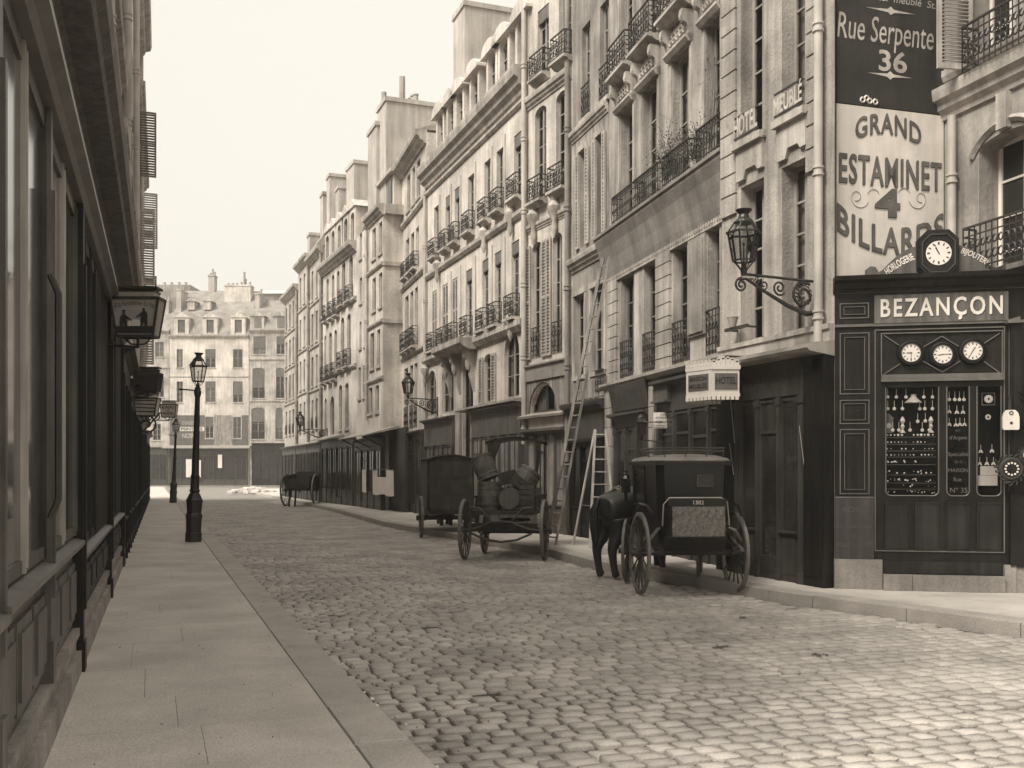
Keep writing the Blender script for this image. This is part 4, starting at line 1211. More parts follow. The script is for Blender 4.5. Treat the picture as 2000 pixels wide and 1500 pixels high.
for D in (8.02, 12.68, 16.85): pilas(SF, ul(D), .16, .14, 3.92, WOOD_K, -.17)
m = MB(); m.prism_x([(-.003, 3.9), (-.17, 3.9), (-.2, 3.94), (-.26, 3.97), (-.26, 4.02), (-.06, 4.08), (-.003, 4.08)], a, b); m.build('ledge', TRIM, SF)
u = ul(3.6); k = 0
while u < b - .2:
    m = MB(); m.box(u, u + .09, -.085, -.06, 4.09, 4.62); m.build('frieze_rib', WOOD_M, SF)
    u += .17 if u < ul(8) else .22
m = MB(); m.prism_x([(-.003, 4.62), (-.1, 4.62), (-.13, 4.68), (-.16, 4.7), (-.34, 4.72), (-.36, 4.78), (-.42, 4.82), (-.44, 4.92), (-.44, 4.96), (-.003, 5.06)], a, b); m.build('shop_cornice', WOOD_M, SF)
m = MB(); m.tube([(ul(5.25), -.2, 1.5), (ul(5.25), -.24, 1.6), (ul(5.25), -.24, 2.7), (ul(5.25), -.2, 2.8)], .018, 6); m.build('door_pull', IRON, SF)
# shops under the following left houses
for (T, segs) in ((L2, ((17.1, 21, 3.9, WOOD_K), (21.1, 26.5, 3.7, WOOD_N), (26.6, 32.9, 3.8, WOOD_K))), (L3, ((33.1, 39, 3.7, WOOD_N), (39.1, 44.9, 3.9, WOOD_K))), (L4, ((45.1, 51, 3.6, WOOD_K), (51.1, 57.8, 3.8, WOOD_K)))):
    for (d0, d1, zt, wm) in segs:
        shopfront(T, ul(d0), ul(d1), zt, max(3, int((d1 - d0) / 1.3)), .55, wm=wm, y=-.14, door=1, riser=.8)
mould(L1, a, b, cornice_prof(8.0, .3, .35), 'string_course'); mould(L1, a, b, cornice_prof(12.6, .55, .5))
mould(L2, ul(17), ul(33), band_prof(7.55, .22, .25), 'string_course'); mould(L2, ul(17), ul(33), cornice_prof(15.4, .6, .5)); mould(L3, ul(33), ul(45), cornice_prof(14.3, .35, .4)); mould(L3, ul(33), ul(45), band_prof(7.6, .2, .2), 'string_course')
m = MB(); m.prism_x([(-.3, 15.9), (1.5, 18), (7, 18), (8, 15.8)], ul(17), ul(33)); m.build('roof', SLATE, L2)
m = MB(); m.prism_x([(-.1, 14.7), (1.0, 17), (7, 17), (8, 14.7)], ul(33), ul(45)); m.build('roof', SLATE, L3)
chimney(L3, ul(33.2), ul(34.4), -.2, 3, 14.7, 18.6, 2); chimney(L4, ul(45.2), ul(46.4), -.05, 3, 12, 15.6, 2)
drainpipe(L1, ul(12.4), 5.0, 13, .08, -.14); drainpipe(L2, ul(18.9), 4.0, 15.4, .085, -.15); drainpipe(L2, ul(26.5), 4.0, 15.4, .08, -.15); drainpipe(L3, ul(36), 4, 14.4, .07, -.12)
for T, us in ((L1, (ul(8.4), ul(10.6), ul(13.2), ul(15.4))), (L2, (ul(18.5), ul(21.5), ul(24.5)))):
    for u in us:
        for z in (5.6, 8.6, 11.5):
            if z + 1.9 < 13:
                shutter(T, u - .56, u - .03, z, z + 1.9, -.05, SHUT_D); shutter(T, u + 1.08, u + 1.61, z, z + 1.9, -.05, SHUT_D)
# shutters swung right out over the street
for (D, z0_, z1_, w, mt) in ((33.6, 11.7, 13.9, .58, SHUT_D), (34.8, 8.3, 10.9, .52, SHUT_GLINT), (33.9, 5.4, 7.9, .5, SHUT_GLINT), (39.5, 10.6, 12.8, .6, SHUT_GLINT), (44.0, 7.8, 10.4, .55, SHUT_D)):
    T = L3
    shutter(T, ul(D), ul(D) + w, z0_, z1_, -.04, mt, hinge=ul(D), rotz=rad(-88))

# ---------------------------------------------------------------- painted gable, corner shop and the house behind it
FS = Fac((4.50, 13.86), d=(3.4, 1.0))
SG = FS.thing('painted_gable', 'blind gable wall painted with RUE SERPENTE 36 and GRAND ESTAMINET 4 BILLARDS', 'wall')
uw = FS.u(1842)
p = MB(); p.box(-.03, uw + .6, .02, .5, .15, 15); p.build('wall', STONE_D, SG)
def gz(y): return FS.z(1735, y)
zb = FS.z(1632, 200)
p = MB(); p.box(0, uw, -.012, .015, zb, 15); p.build('sign_panel', DARKSIGN, SG); DP = SG.children[-1]
p = MB(); p.box(0, uw, -.012, .015, FS.z(1632, 541), zb - .015); p.build('sign_panel', WHITE, SG); WP = SG.children[-1]
def tx(P, s, x0, x1, y0, y1, m, y=-.016, sh=True, **kw):
    a, b = FS.u(x0), FS.u(x1); xm = (x0 + x1) / 2; za, zc = FS.z(xm, y1), FS.z(xm, y0)
    if sh:
        text(P, s, (a + b) / 2 - .012, (za + zc) / 2 - .03, b - a, zc - za, LETTER_S, y=y + .001, **kw)
        text(P, s, (a + b) / 2 - .006, (za + zc) / 2 - .014, b - a, zc - za, LETTER_K, y=y, **kw)
    return text(P, s, (a + b) / 2, (za + zc) / 2, b - a, zc - za, m, y=y - .001, **kw)
tx(WP, 'GRAND', 1670, 1798, 240, 280, LETTER_D, arc=.13, off=.014, space=1.12)
tx(WP, 'ESTAMINET', 1638, 1838, 308, 366, LETTER_D, off=.016, space=1.1)
tx(WP, '4', 1708, 1757, 368, 424, LETTER_D, off=.045)
p = MB()
def bezw(c0, r, sgn, a0, a1): p.ring((c0[0], -.014, c0[1]), (sgn, 0, 0), (0, 0, 1), r, .008, 14, 3, 0, a0, a1)
for sgn, cx in ((1, 1778), (-1, 1690)):
    c = FS.u(cx); z = FS.z(cx, 385)
    bezw((c + sgn * .1, z - .02), .14, sgn, math.pi * 1.1, math.pi * 2.2); bezw((c - sgn * .12, z + .02), .1, sgn, math.pi * .1, math.pi * .9); bezw((c + sgn * .16, z - .0), .07, sgn, 0, math.pi * 1.6)
p.build('painted_scroll', LETTER_S, WP)
tx(WP, 'BILLARDS', 1634, 1842, 404, 458, LETTER_D, arc=-.29, off=.016, space=1.1)
# dark panel
def script(s, x0, x1, y0, y1, sk=0):
    a, b = FS.u(x0), FS.u(x1); xm = (x0 + x1) / 2; za, zc = FS.z(xm, y1), FS.z(xm, y0)
    text(DP, s, (a + b) / 2, (za + zc) / 2, b - a, zc - za, LETTER_W, y=-.016, shear=.16, off=.002)
script('Rue Serpente', 1634, 1822, 36, 102)
tx(DP, '36', 1715, 1770, 100, 142, LETTER_W, sh=False, off=.02)
script('Hôtel  meublé  St.', 1690, 1826, -6, 8)
for (x0, x1, yc) in ((1694, 1780, 148), (1690, 1786, 22)):
    p = MB(); a, b = FS.u(x0), FS.u(x1); z = FS.z((x0 + x1) / 2, yc); c = (a + b) / 2
    p.prism_y([(a, z), (c - .05, z - .025), (c, z - .06), (c + .05, z - .025), (b, z), (c + .05, z + .02), (c, z + .06), (c - .05, z + .02)], -.017, -.013); p.build('painted_flourish', LETTER_W, DP)
p = MB()
for k, (x, y) in enumerate(((1683, 196), (1691, 193), (1697, 198), (1708, 200))):
    c, z = FS.u(x), FS.z(x, y)
    p.ring((c, -.02, z), (1, 0, 0), (0, 0, 1), .035, .014, 7, 4)
p.build('plaster_chip', WHITE, DP, kind='stuff')

FR = Fac((FS.w(uw)[0] + .02, FS.w(uw)[1]), 400)
HR = FR.thing('town_house', 'house behind the corner shop with an arched window, iron balconies and one big open shutter', 'house')
L = 6.0
wn = [(FR.u(1912), FR.u(1995) + .25)]
mb = MB(); wall_face(mb, 0, L, 4.43, 15, [(wn[0][0], wn[0][1], 4.5, FR.z(1950, 262), .12), (FR.u(1895), FR.u(1985), 7.2, 9.8, 0), (wn[0][1] + 1, wn[0][1] + 2.1, 4.5, 6.5, .12), (wn[0][1] + 1, wn[0][1] + 2.1, 7.2, 9.8, 0)], .4)
mb.quad((L, 0, 4.43), (L, 6, 4.43), (L, 6, 15), (L, 0, 15)); mb.quad((0, 6, 4.43), (L, 6, 4.43), (L, 6, 15), (0, 6, 15)); mb.quad((0, .5, 4.43), (0, 6, 4.43), (0, 6, 15), (0, .5, 15)); mb.quad((0, 0, 15), (L, 0, 15), (L, 6, 15), (0, 6, 15))
mb.build('wall', STONE_D if False else PL_C, HR)
z1 = FR.z(1950, 262)
window(HR, wn[0][0], wn[0][1], 4.2, z1, .33, 4, WHITE, PANE, True)
window(HR, FR.u(1895), FR.u(1985), 7.2, 9.8, .33, 4, WHITE, PANE, True)
window(HR, wn[0][1] + 1, wn[0][1] + 2.1, 4.2, 6.5, .33); window(HR, wn[0][1] + 1, wn[0][1] + 2.1, 7.2, 9.8, .33)
p = MB(); a, b = wn[0]; p.ring(((a + b) / 2, -.02, z1 - .62), (1, 0, 0), (0, 0, 1), .76, .05, 14, 4, 0, rad(35), rad(145)); p.box((a + b) / 2 - .09, (a + b) / 2 + .09, -.1, .01, z1 + .02, z1 + .5); p.build('window_hood', MOULD, HR)
zc = FR.z(1915, 190)
mould(HR, .0, L, cornice_prof(zc - .1, .28, .42), 'string_course')
mould(HR, .0, L, band_prof(zc + .45, .06, .16), 'string_course')
r = MB(); railing(r, wn[0][0] - .05, wn[0][1] + .1, FR.z(1950, 527), .62, -.22, -.01, 2, .1); r.build('railing', IRON, HR)
r = MB(); railing(r, FR.u(1912), FR.u(2000) + .3, FR.z(1950, 128), .62, -.28, -.01, 2, .1); r.build('railing', IRON, HR)
drainpipe(HR, FR.u(1859, -.1), 4.4, zc - .12, .06, -.1, collars=1.1)
p = MB(); p.box(.5, L, .9, 6, .15, 4.1); p.box(0, L, 0, 6, 4.40, 4.43); p.build('lower_wall', WOOD_K, HR)
# the big open shutter, slats one by one
sh = MB(); w = .52; z0_, z1_ = FR.z(1865, 158), FR.z(1865, 158) + 2.6
sh.box(0, .06, -.02, .02, z0_, z1_); sh.box(w - .06, w, -.02, .02, z0_, z1_)
for z in (z0_, z0_ + 1.3, z1_ - .08): sh.box(.06, w - .06, -.02, .02, z, z + .08)
so = sh.build('shutter', SHUT_GLINT, HR, loc=(FR.u(1903), -.04, 0), rot=(0, 0, rad(-98)))
sm = MB(); sm.obox((0, 0, 0), (w / 2 - .06, 0, 0), (0, .02, -.016), (0, .004, .006)); sm_o = None
k = 0; z = z0_ + .12
while z < z1_ - .1:
    if not (z0_ + 1.26 < z < z0_ + 1.41):
        if sm_o is None: sm_o = sm.build('slat', SHUT_GLINT, so, loc=(w / 2, 0, z))
        else:
            c = sm_o.copy(); COL.objects.link(c); c.location = (w / 2, 0, z)
    z += .052

# ----- corner watchmaker's shop
FZ = Fac((4.43, 13.70), d=(5.0, -1.0))
BZ = FZ.thing('watch_shop', 'black corner watchmaker shop with BEZANCON sign, three round clocks and a glazed display', 'shop')
def zu(x): return FZ.u(x)
def zz_(x, y): return FZ.z(x, y)
R_ = 2.75      # built out to the right beyond the frame
zt = FZ.z(1640, 566); zs = .15
def zy(y): return FZ.z(1735, y)
p = MB()
wall_face(p, 0, R_, zs, zy(569), [(zu(1730), zu(1833), zy(968), zy(757), 0), (zu(1849), zu(1893), zy(968), zy(757), 0), (zu(1908), zu(1955), zy(968), zy(757), 0)], .06)
p.quad((0, 0, zs), (0, .5, zs), (0, .5, zy(569)), (0, 0, zy(569))); p.quad((R_, 0, zs), (R_, 0, zy(569)), (R_, .5, zy(569)), (R_, .5, zs)); p.quad((0, .5, zs), (R_, .5, zs), (R_, .5, zy(569)), (0, .5, zy(569))); p.quad((0, 0, zy(569)), (R_, 0, zy(569)), (R_, .5, zy(569)), (0, .5, zy(569)))
p.build('shopfront', WOOD_K, BZ); BF = BZ.children[-1]
p = MB(); h0 = zy(570)
p.prism_x([(.5, h0), (-.03, h0), (-.05, h0 + .03), (-.09, h0 + .05), (-.12, zy(553)), (-.2, zy(549)), (-.22, zy(541)), (.5, zy(537))], -.02, R_ + .05); p.build('shop_cornice', WOOD_N, BZ)
def frame(P, x0, x1, y0, y1, w=.012, m=TRIM, y=-.012, name='moulding', inner=None):
    a, b = zu(x0), zu(x1); c, d = FZ.z((x0 + x1) / 2, y1), FZ.z((x0 + x1) / 2, y0)
    q = MB(); q.box(a, b, y, 0, c, c + w); q.box(a, b, y, 0, d - w, d); q.box(a, a + w, y, 0, c + w, d - w); q.box(b - w, b, y, 0, c + w, d - w)
    if inner: q.box(a + inner, b - inner, y * 1.6, 0, c + inner, c + inner + w * .6); q.box(a + inner, b - inner, y * 1.6, 0, d - inner - w * .6, d - inner); q.box(a + inner, a + inner + w * .6, y * 1.6, 0, c + inner, d - inner); q.box(b - inner - w * .6, b - inner, y * 1.6, 0, c + inner, d - inner)
    return q.build(name, m, P)
frame(BF, 1640, 1697, 592, 622, inner=.05); frame(BF, 1640, 1698, 650, 770, inner=.06); frame(BF, 1640, 1698, 781, 828, inner=.05); frame(BF, 1640, 1698, 838, 965, inner=.06)
p = MB(); p.box(0, R_, -.03, 0, zy(637), zy(632)); p.box(0, R_, -.015, 0, zy(571), zy(568)); p.build('moulding', TRIM, BF)
p = MB(); p.box(.0, zu(1706), -.02, 0, FZ.z(1665, 973), FZ.z(1665, 970)); p.build('moulding', TRIM, BF)
p = MB(); p.box(.004, zu(1706), -.025, 0, FZ.z(1665, 1092), FZ.z(1665, 974)); p.build('painted_panel', WOOD_D, BF); PP = BF.children[-1]
for s, y0, y1, x0, x1, arc in (('ACHAT', 990, 1001, 1643, 1696, 0), ('Reconnaissances', 1024, 1032, 1633, 1702, 0), ('du', 1042, 1050, 1662, 1674, 0), ('MONT DE PIÉTÉ', 1056, 1067, 1632, 1702, -.03)):
    a, b = zu(x0), zu(x1); text(PP, s, (a + b) / 2, (zy(y0) + zy(y1)) / 2, b - a, zy(y0) - zy(y1), LETTER_F, y=-.028, off=.02, arc=arc)
# plinth stones and step
for x0, x1, y0, y1, yo in ((1629, 1722, 1092, 1149, -.06), (1723, 1778, 1121, 1150, -.14), (1779, 1958, 1121, 1151, -.14), (1959, 1981, 1103, 1152, -.1)):
    p = MB(); p.box(zu(x0) + (.0), zu(x1), yo, .2, .15, FZ.z((x0 + x1) / 2, y0) if x0 != 1779 else zy(1121)); p.build('plinth_stone', STONE_D, BZ)
p = MB(); p.box(zu(1982), R_, -.08, .2, .15, zy(1103)); p.build('plinth_stone', STONE_D, BZ)
# sign board BEZANCON
p = MB(); a, b = zu(1707), zu(1968); p.box(a, b, -.04, 0, zy(632), zy(577)); SBD = p.build('sign_board', WOOD_M, BF)
w = (b - a)
lt = 'BEZANÇON'
for dx, dz, m, yy in ((.010, -.012, LETTER_K, -.0425), (0, 0, WHITE, -.045)):
    text(SBD, lt, (zu(1719) + zu(1957)) / 2 + dx, (zy(586) + zy(627)) / 2 + dz, zu(1957) - zu(1719), zy(583) - zy(627), m, y=yy, off=.02, space=1.25)
frame(BF, 1708, 1962, 641, 1078, w=.014, m=TRIM, y=-.02); frame(BF, 1720, 1958, 648, 740, w=.014, m=TRIM, y=-.03)
p = MB()
def zl(x0, y0, x1, y1): p.beam((zu(x0), -.012, FZ.z(x0, y0)), (zu(x1), -.012, FZ.z(x1, y1)), .012, .02, up=(0, 1, 0))
for seg in ((1726, 655, 1756, 675), (1726, 731, 1757, 711), (1801, 679, 1839, 657), (1839, 657, 1872, 677), (1801, 705, 1840, 727), (1840, 727, 1875, 705), (1921, 671, 1952, 651), (1921, 706, 1954, 730)): zl(*seg)
p.build('lozenge_moulding', TRIM, BF)
p = MB(); p.box(zu(1720), zu(1960), -.05, 0, zy(746), zy(741)); p.box(zu(1720), zu(1960), -.03, 0, zy(741), zy(732)); p.build('transom', TRIM, BF)
def dial(P, r, y, hm, m=CREAM, nums=True, hands=True, cx=0, cz=0):
    q = MB(); q.lathe([(r, 0), (r, .006), (.0001, .008)], (cx, y, cz), 28, axis='y')
    q = MB(); n = 28; q.add([(cx + r * math.cos(2 * math.pi * k / n), y, cz + r * math.sin(2 * math.pi * k / n)) for k in range(n)], [tuple(range(n))])
    d = q.build('dial', m, P)
    q = MB()
    for k in range(12):
        t = 2 * math.pi * k / 12; c, s = math.cos(t), math.sin(t)
        q.beam((cx + c * r * .68, y - .002, cz + s * r * .68), (cx + c * r * .9, y - .002, cz + s * r * .9), r * (.13 if k % 3 == 0 else .09), .002, up=(0, 1, 0))
    if nums: q.build('numeral', LETTER_K, d, kind='stuff')
    for L, w, t in ((.5, .08, hm[0]), (.78, .05, hm[1])):
        q = MB(); t = math.pi / 2 - t / 12 * 2 * math.pi
        q.beam((cx - math.cos(t) * r * .12, y - .004, cz - math.sin(t) * r * .12), (cx + math.cos(t) * r * L, y - .004, cz + math.sin(t) * r * L), r * w, .002, up=(0, 1, 0)); q.build('hand', LETTER_K, d)
    return d
for nm, x, y, hm in (('first', 1778, 690, (9, 6)), ('second', 1839.5, 693, (8.7, 2.9)), ('third', 1898, 686, (1.1, 7))):
    c, z = zu(x), FZ.z(x, y)
    T = FZ.thing('wall_clock', {'first': 'left of the three round black-cased clocks above the shop window', 'second': 'middle of the three round clocks, set in the lozenge above the shop window', 'third': 'right of the three round black-cased clocks above the shop window'}[nm], 'clock', 'round clocks over the shop window', u=c, z=z)
    q = MB(); q.lathe([(.172, 0), (.178, -.03), (.165, -.055), (.15, -.06), (.14, -.05), (.128, -.05), (.122, -.035), (.118, -.03)], (0, 0, 0), 32, axis='y'); q.build('case', CAB, T, smooth=True)
    dial(T, .12, -.052, hm)
    q = MB(); q.ring((0, -.056, 0), (1, 0, 0), (0, 0, 1), .121, .005, 28, 5); q.build('bezel', BRASS, T, smooth=True)
# window frames with rounded lower corners, panes, lower panels
for x0, x1 in ((1730, 1833), (1849, 1893), (1908, 1955)):
    a, b = zu(x0), zu(x1); c, d = zy(968), zy(757); r = .07
    q = MB()
    q.tube([(a, -.008, d), (a, -.008, c + r)] + [(a + r - r * math.cos(t), -.008, c + r - r * math.sin(t)) for t in (rad(22), rad(45), rad(68))] + [(a + r, -.008, c), (b - r, -.008, c)] + [(b - r + r * math.sin(t), -.008, c + r - r * math.cos(t)) for t in (rad(22), rad(45), rad(68))] + [(b, -.008, c + r), (b, -.008, d)], .009, 5)
    fr = q.build('window_frame', TRIM, BF)
    q = MB()
    for (cx, sx) in ((a, 1), (b, -1)):
        q.add([(cx, .002, c)] + [(cx + sx * (r - r * math.cos(t)), .002, c + r - r * math.sin(t)) for t in (0, rad(22), rad(45), rad(68), rad(90))], [(0, 1, 2, 3, 4, 5)])
    q.build('corner_fillet', WOOD_K, fr)
    q = MB(); q.quad((a, .012, c), (b, .012, c), (b, .012, d), (a, .012, d)); q.build('pane', SHOPGLASS, fr)
q = MB(); q.box(.3, R_ - .1, .4, .42, zy(975), zy(750)); q.build('display_back', WOOD_K, BZ)
for x0, x1 in ((1728, 1772), (1786, 1833), (1848, 1893), (1907, 1955)):
    a, b = zu(x0), zu(x1); q = MB(); q.box(a, b, -.02, 0, zy(1075), zy(981)); q.box(a, b, -.03, 0, zy(983), zy(980)); q.box(a + .03, b - .03, -.028, -.02, zy(1070), zy(990)); q.build('panel', WOOD_N, BF)
q = MB(); q.box(zu(1722), zu(1958), -.02, 0, zy(1119), zy(1095)); q.build('kick_board', WOOD_N, BF)
q = MB(); q.box(zu(1970), zu(1996), -.1, 0, zy(1103), zy(640)); q.box(zu(1974), zu(1992), -.12, -.1, zy(960), zy(660))
for y in (770, 782, 830, 842, 955): q.box(zu(1985), zu(2000) + .1, -.15, 0, zy(y + 3), zy(y))
q.build('pilaster', WOOD_K, BF)
q = MB(); q.beam((zu(1970), -.03, zy(640)), (zu(1970), -.03, zy(960)), .014); q.prism_y([(zu(1962), zy(640)), (zu(1986), zy(640)), (zu(1986), zy(628)), (zu(1962), zy(634))], -.16, 0); q.build('moulding', TRIM, BF)
# lettering on the door glass
for s, y0, y1, x0, x1 in (('et', 839, 845, 1866, 1876), ('d’Argent', 852, 861, 1855, 1889), ('Spécialité', 884, 893, 1852, 1892), ('de la', 898, 905, 1864, 1880), ('MAISON', 915, 922, 1852, 1891), ('Rue', 932, 940, 1863, 1878), ('Nº 35', 952, 962, 1856, 1890)):
    a, b = zu(x0), zu(x1); text(BF, s, (a + b) / 2, (zy(y0) + zy(y1)) / 2, b - a, zy(y0) - zy(y1), LETTER_F if s in ('et', 'de la') else TRIM, y=.008, off=.0)
# goods inside the windows
def hung(x, y, lab, kind, grp):
    c, z = zu(x), FZ.z(x, y)
    T = FZ.thing(kind, lab, 'watch', grp, u=c, v=.09, z=z)
    q = MB(); q.tube([(0, 0, .012), (0, 0, .1)], .0035, 4); q.build('chain', SILVER, T)
    q = MB(); q.lathe([(.004, -.008), (.021, -.006), (.024, 0), (.021, .006), (.004, .008)], (0, 0, -.01), 12, axis='y'); q.build('case', SILVER, T)
    return T
pw = None
spots_ = [(1736, 773), (1753, 773), (1772, 773), (1807, 773), (1824, 773), (1736, 796), (1749, 796), (1765, 796), (1799, 796), (1809, 796), (1824, 796), (1795, 821), (1810, 820), (1746, 838), (1758, 838), (1780, 838), (1804, 838), (1818, 838)]
ORD = ['first', 'second', 'third', 'fourth', 'fifth', 'sixth', 'seventh']
rows_ = {}
for x, y in spots_: rows_.setdefault(y if y != 821 else 820, []).append((x, y))
for ry, ps in sorted(rows_.items()):
    rn = {773: 'top', 796: 'second', 820: 'third', 838: 'fourth'}[ry]
    for i, (x, y) in enumerate(sorted(ps)): hung(x, y, ORD[i] + ' pocket watch from the left in the ' + rn + ' row of the wide shop window', 'pocket_watch', 'pocket watches hung in the wide window')
for i, x in enumerate((1857, 1868, 1877, 1886)): hung(x, 778, ORD[i] + ' pocket watch from the left at the top of the glass door', 'pocket_watch', 'pocket watches hung in the door glass')
def brooch(x, y, lab, grp):
    T = FZ.thing('pendant', lab, 'jewellery', grp, u=zu(x), v=.09, z=FZ.z(x, y))
    q = MB(); q.tube([(0, 0, 0), (0, 0, .08)], .0035, 4); q.build('chain', SILVER, T)
    q = MB(); q.prism_y([(-.03, -.03), (-.012, -.03), (0, -.012), (.012, -.03), (.03, -.03), (.015, .01), (-.015, .01)], -.004, .004); q.build('setting', SILVER, T)
for i, (x, y) in enumerate(((1857, 802), (1872, 803), (1884, 803), (1857, 827), (1870, 828), (1878, 827), (1887, 827))): brooch(x, y, ORD[i if i < 3 else i - 3] + ' silver pendant from the left in the ' + ('upper' if i < 3 else 'lower') + ' pendant row of the glass door', 'pendants hung in the door glass')
for i, (x, y) in enumerate(((1919, 880), (1941, 879), (1917, 904), (1931, 904), (1944, 904))): brooch(x, y, ORD[i if i < 2 else i - 2] + ' silver pendant from the left in the ' + ('upper' if i < 2 else 'lower') + ' row of the right window', 'pendants hung in the right window')
sp = MB()
for i, y in enumerate((851, 865, 878, 890, 905, 925, 941, 953)):
    sp.box(zu(1732), zu(1831), .08, .16, zy(y + 3), zy(y + 2))
sp.build('display_shelf', TRIM, BZ)
gd = MB()
for y in (850, 864, 877, 889):
    for k in range(13):
        x = 1735 + k * 7.4 + RND.uniform(-1, 1); r = RND.uniform(.010, .02) if y == 850 else RND.uniform(.006, .013)
        if RND.random() < .85: gd.lathe([(.002, -.004), (r, 0), (.002, .004)], (zu(x), .09, zy(y) + .005), 8, axis='y')
for k in range(60):
    x = RND.uniform(1733, 1830); y = RND.choice((905, 925, 941, 941, 953, 964)) - RND.uniform(0, 6); r = RND.uniform(.004, .014)
    gd.lathe([(.002, -.004), (r, 0), (.002, .004)], (zu(x), .1, zy(y)), 6, axis='y')
gd.build('small_jewellery', SILVER, None, kind='stuff'); gd_o = bpy.data.objects['small_jewellery']; gd_o.matrix_world = BZ.matrix_basis.copy(); tag(gd_o, 'rows of tiny rings, chains and trinkets on the window shelves', 'jewellery')
T = FZ.thing('hanging_lamp', 'white conical glass lamp hanging in the wide display window', 'lamp', u=zu(1787), v=.12, z=zy(786))
q = MB(); q.lathe([(.115, 0), (.085, .03), (.045, .07), (.035, .1), (.04, .115), (.001, .116)], (0, 0, 0), 20); q.build('shade', CREAM, T, smooth=True)
for x, y, l in ((1738, 830, 'silver mantel clock at the left of the wide display window'), (1766, 838, 'silver candlestick left of centre in the wide display window'), (1822, 838, 'silver candlestick at the right of the wide display window')):
    if 'clock' in l:
        T = FZ.thing('mantel_clock', l, 'clock', u=zu(x), v=.12, z=zy(845)); q = MB(); q.box(-.06, .06, -.02, .02, 0, .2); q.prism_y([(-.07, .2), (.07, .2), (0, .27)], -.02, .02); q.build('case', TRIM, T); dial(T, .036, -.025, (2, 5), cz=.1)
    else:
        T = FZ.thing('candlestick', l, 'candlestick', u=zu(x), v=.12, z=zy(845)); q = MB(); q.lathe([(.04, 0), (.03, .02), (.012, .04), (.03, .09), (.012, .12), (.035, .16), (.03, .18), (.01, .22)], (0, 0, 0), 12); q.build('body', SILVER, T, smooth=True)
for x, y, l, k in ((1926, 781, 'scalloped white watch dial in a square frame, top of the right window', 1), (1933, 816, 'plain round white dial below the scalloped one in the right window', 0)):
    T = FZ.thing('display_dial', l, 'dial', u=zu(x + (8 if k else 0)), v=.08, z=zy(y)); r = .046 if k else .036
    q = MB(); n = 20
    q.lathe([(r, .004), (r, -.004), (r * .3, -.006)], (0, 0, 0), 20, axis='y'); q.build('face', CREAM, T)
    if k:
        for j in range(12):
            t = j * math.pi / 6; q2 = MB(); q2.lathe([(.011, .003), (.011, -.004)], (r * math.cos(t), 0, r * math.sin(t)), 8, axis='y'); q2.build('petal', CREAM, T)
        q2 = MB(); q2.box(-.085, .085, .006, .014, -.085, -.073); q2.box(-.085, .085, .006, .014, .073, .085); q2.box(-.085, -.073, .006, .014, -.073, .073); q2.box(.073, .085, .006, .014, -.073, .073); q2.build('frame', TRIM, T)
    q2 = MB(); q2.lathe([(.014, -.0065), (.014, -.009)], (0, 0, 0), 12, axis='y'); q2.build('hub', LETTER_K, T)
for x0, x1, y0, y1, l in ((1917, 1952, 910, 928, 'upper of two white cards in the right-hand display window'), (1910, 1951, 928, 948, 'lower and wider of two white cards in the right-hand display window')):
    p = MB(); a, b = zu(x0), zu(x1); p.box(0, b - a, -.004, 0, 0, zy(y0) - zy(y1) - .004); q = FZ.w(a, .07)
    o = p.build('white_card', WHITE, None, loc=(q[0], q[1], zy(y1)), rot=(0, 0, FZ.rot)); tag(o, l, 'card')
# hanging white clock and carved clocks on brackets
T = FZ.thing('hanging_clock', 'small white hanging clock case with a ring, beside the right window', 'clock', u=zu(1967), v=-.16, z=zy(825))
q = MB(); q.prism_y([(-.09, -.12), (.09, -.12), (.1, -.1), (.1, .04), (.085, .1), (.05, .14), (-.05, .14), (-.085, .1), (-.1, .04), (-.1, -.1)], -.03, .03); q.build('case', WHITE, T)
q = MB(); q.lathe([(.018, -.031), (.018, -.036)], (0, 0, -.03), 12, axis='y'); q.ring((0, -.034, .1), (1, 0, 0), (0, 0, 1), .022, .006, 12, 4); q.build('hub', LETTER_K, T)
q = MB(); q.tube([(0, 0, .14), (0, 0, .3), (0, .12, .34)], .008, 5); q.build('bracket', IRON, T)
for x, y, l, s in ((1966, 916, 'dark carved round clock with white enamel numerals beside the right window', 1.0), (1999, 890, 'small round clock at the far right edge of the shop', .6)):
    T = FZ.thing('carved_clock', l, 'clock', u=zu(x), v=-.2, z=zy(y))
    q = MB(); q.lathe([(.16 * s, .03), (.15 * s, -.02), (.13 * s, -.035), (.11 * s, -.03)], (0, 0, 0), 24, axis='y'); q.build('case', CARTW, T, smooth=True)
    q = MB()
    for k in range(18):
        t = k * math.pi / 9 + .1; rr = .175 * s * (1 + .12 * math.sin(3 * t)); q.ring((rr * math.cos(t), -.01, rr * math.sin(t)), (1, 0, 0), (0, 0, 1), .025 * s, .012 * s, 7, 4, 0, t, t + 4.5)
    q.build('carving', CARTW, T)
    q = MB(); q.lathe([(.11 * s, -.032), (.002, -.036)], (0, 0, 0), 24, axis='y'); q.build('face', WOOD_K if s == 1 else CREAM, T)
    if s == 1:
        for k in range(12):
            t = k * math.pi / 6; q = MB(); q.lathe([(.014, -.036), (.014, -.041)], (.078 * math.cos(t), 0, .078 * math.sin(t)), 10, axis='y'); q.build('numeral_plate', CREAM, T)
    q = MB(); q.tube([(0, .03, .05), (0, .2, .1)], .012, 5); q.build('bracket', IRON, T)
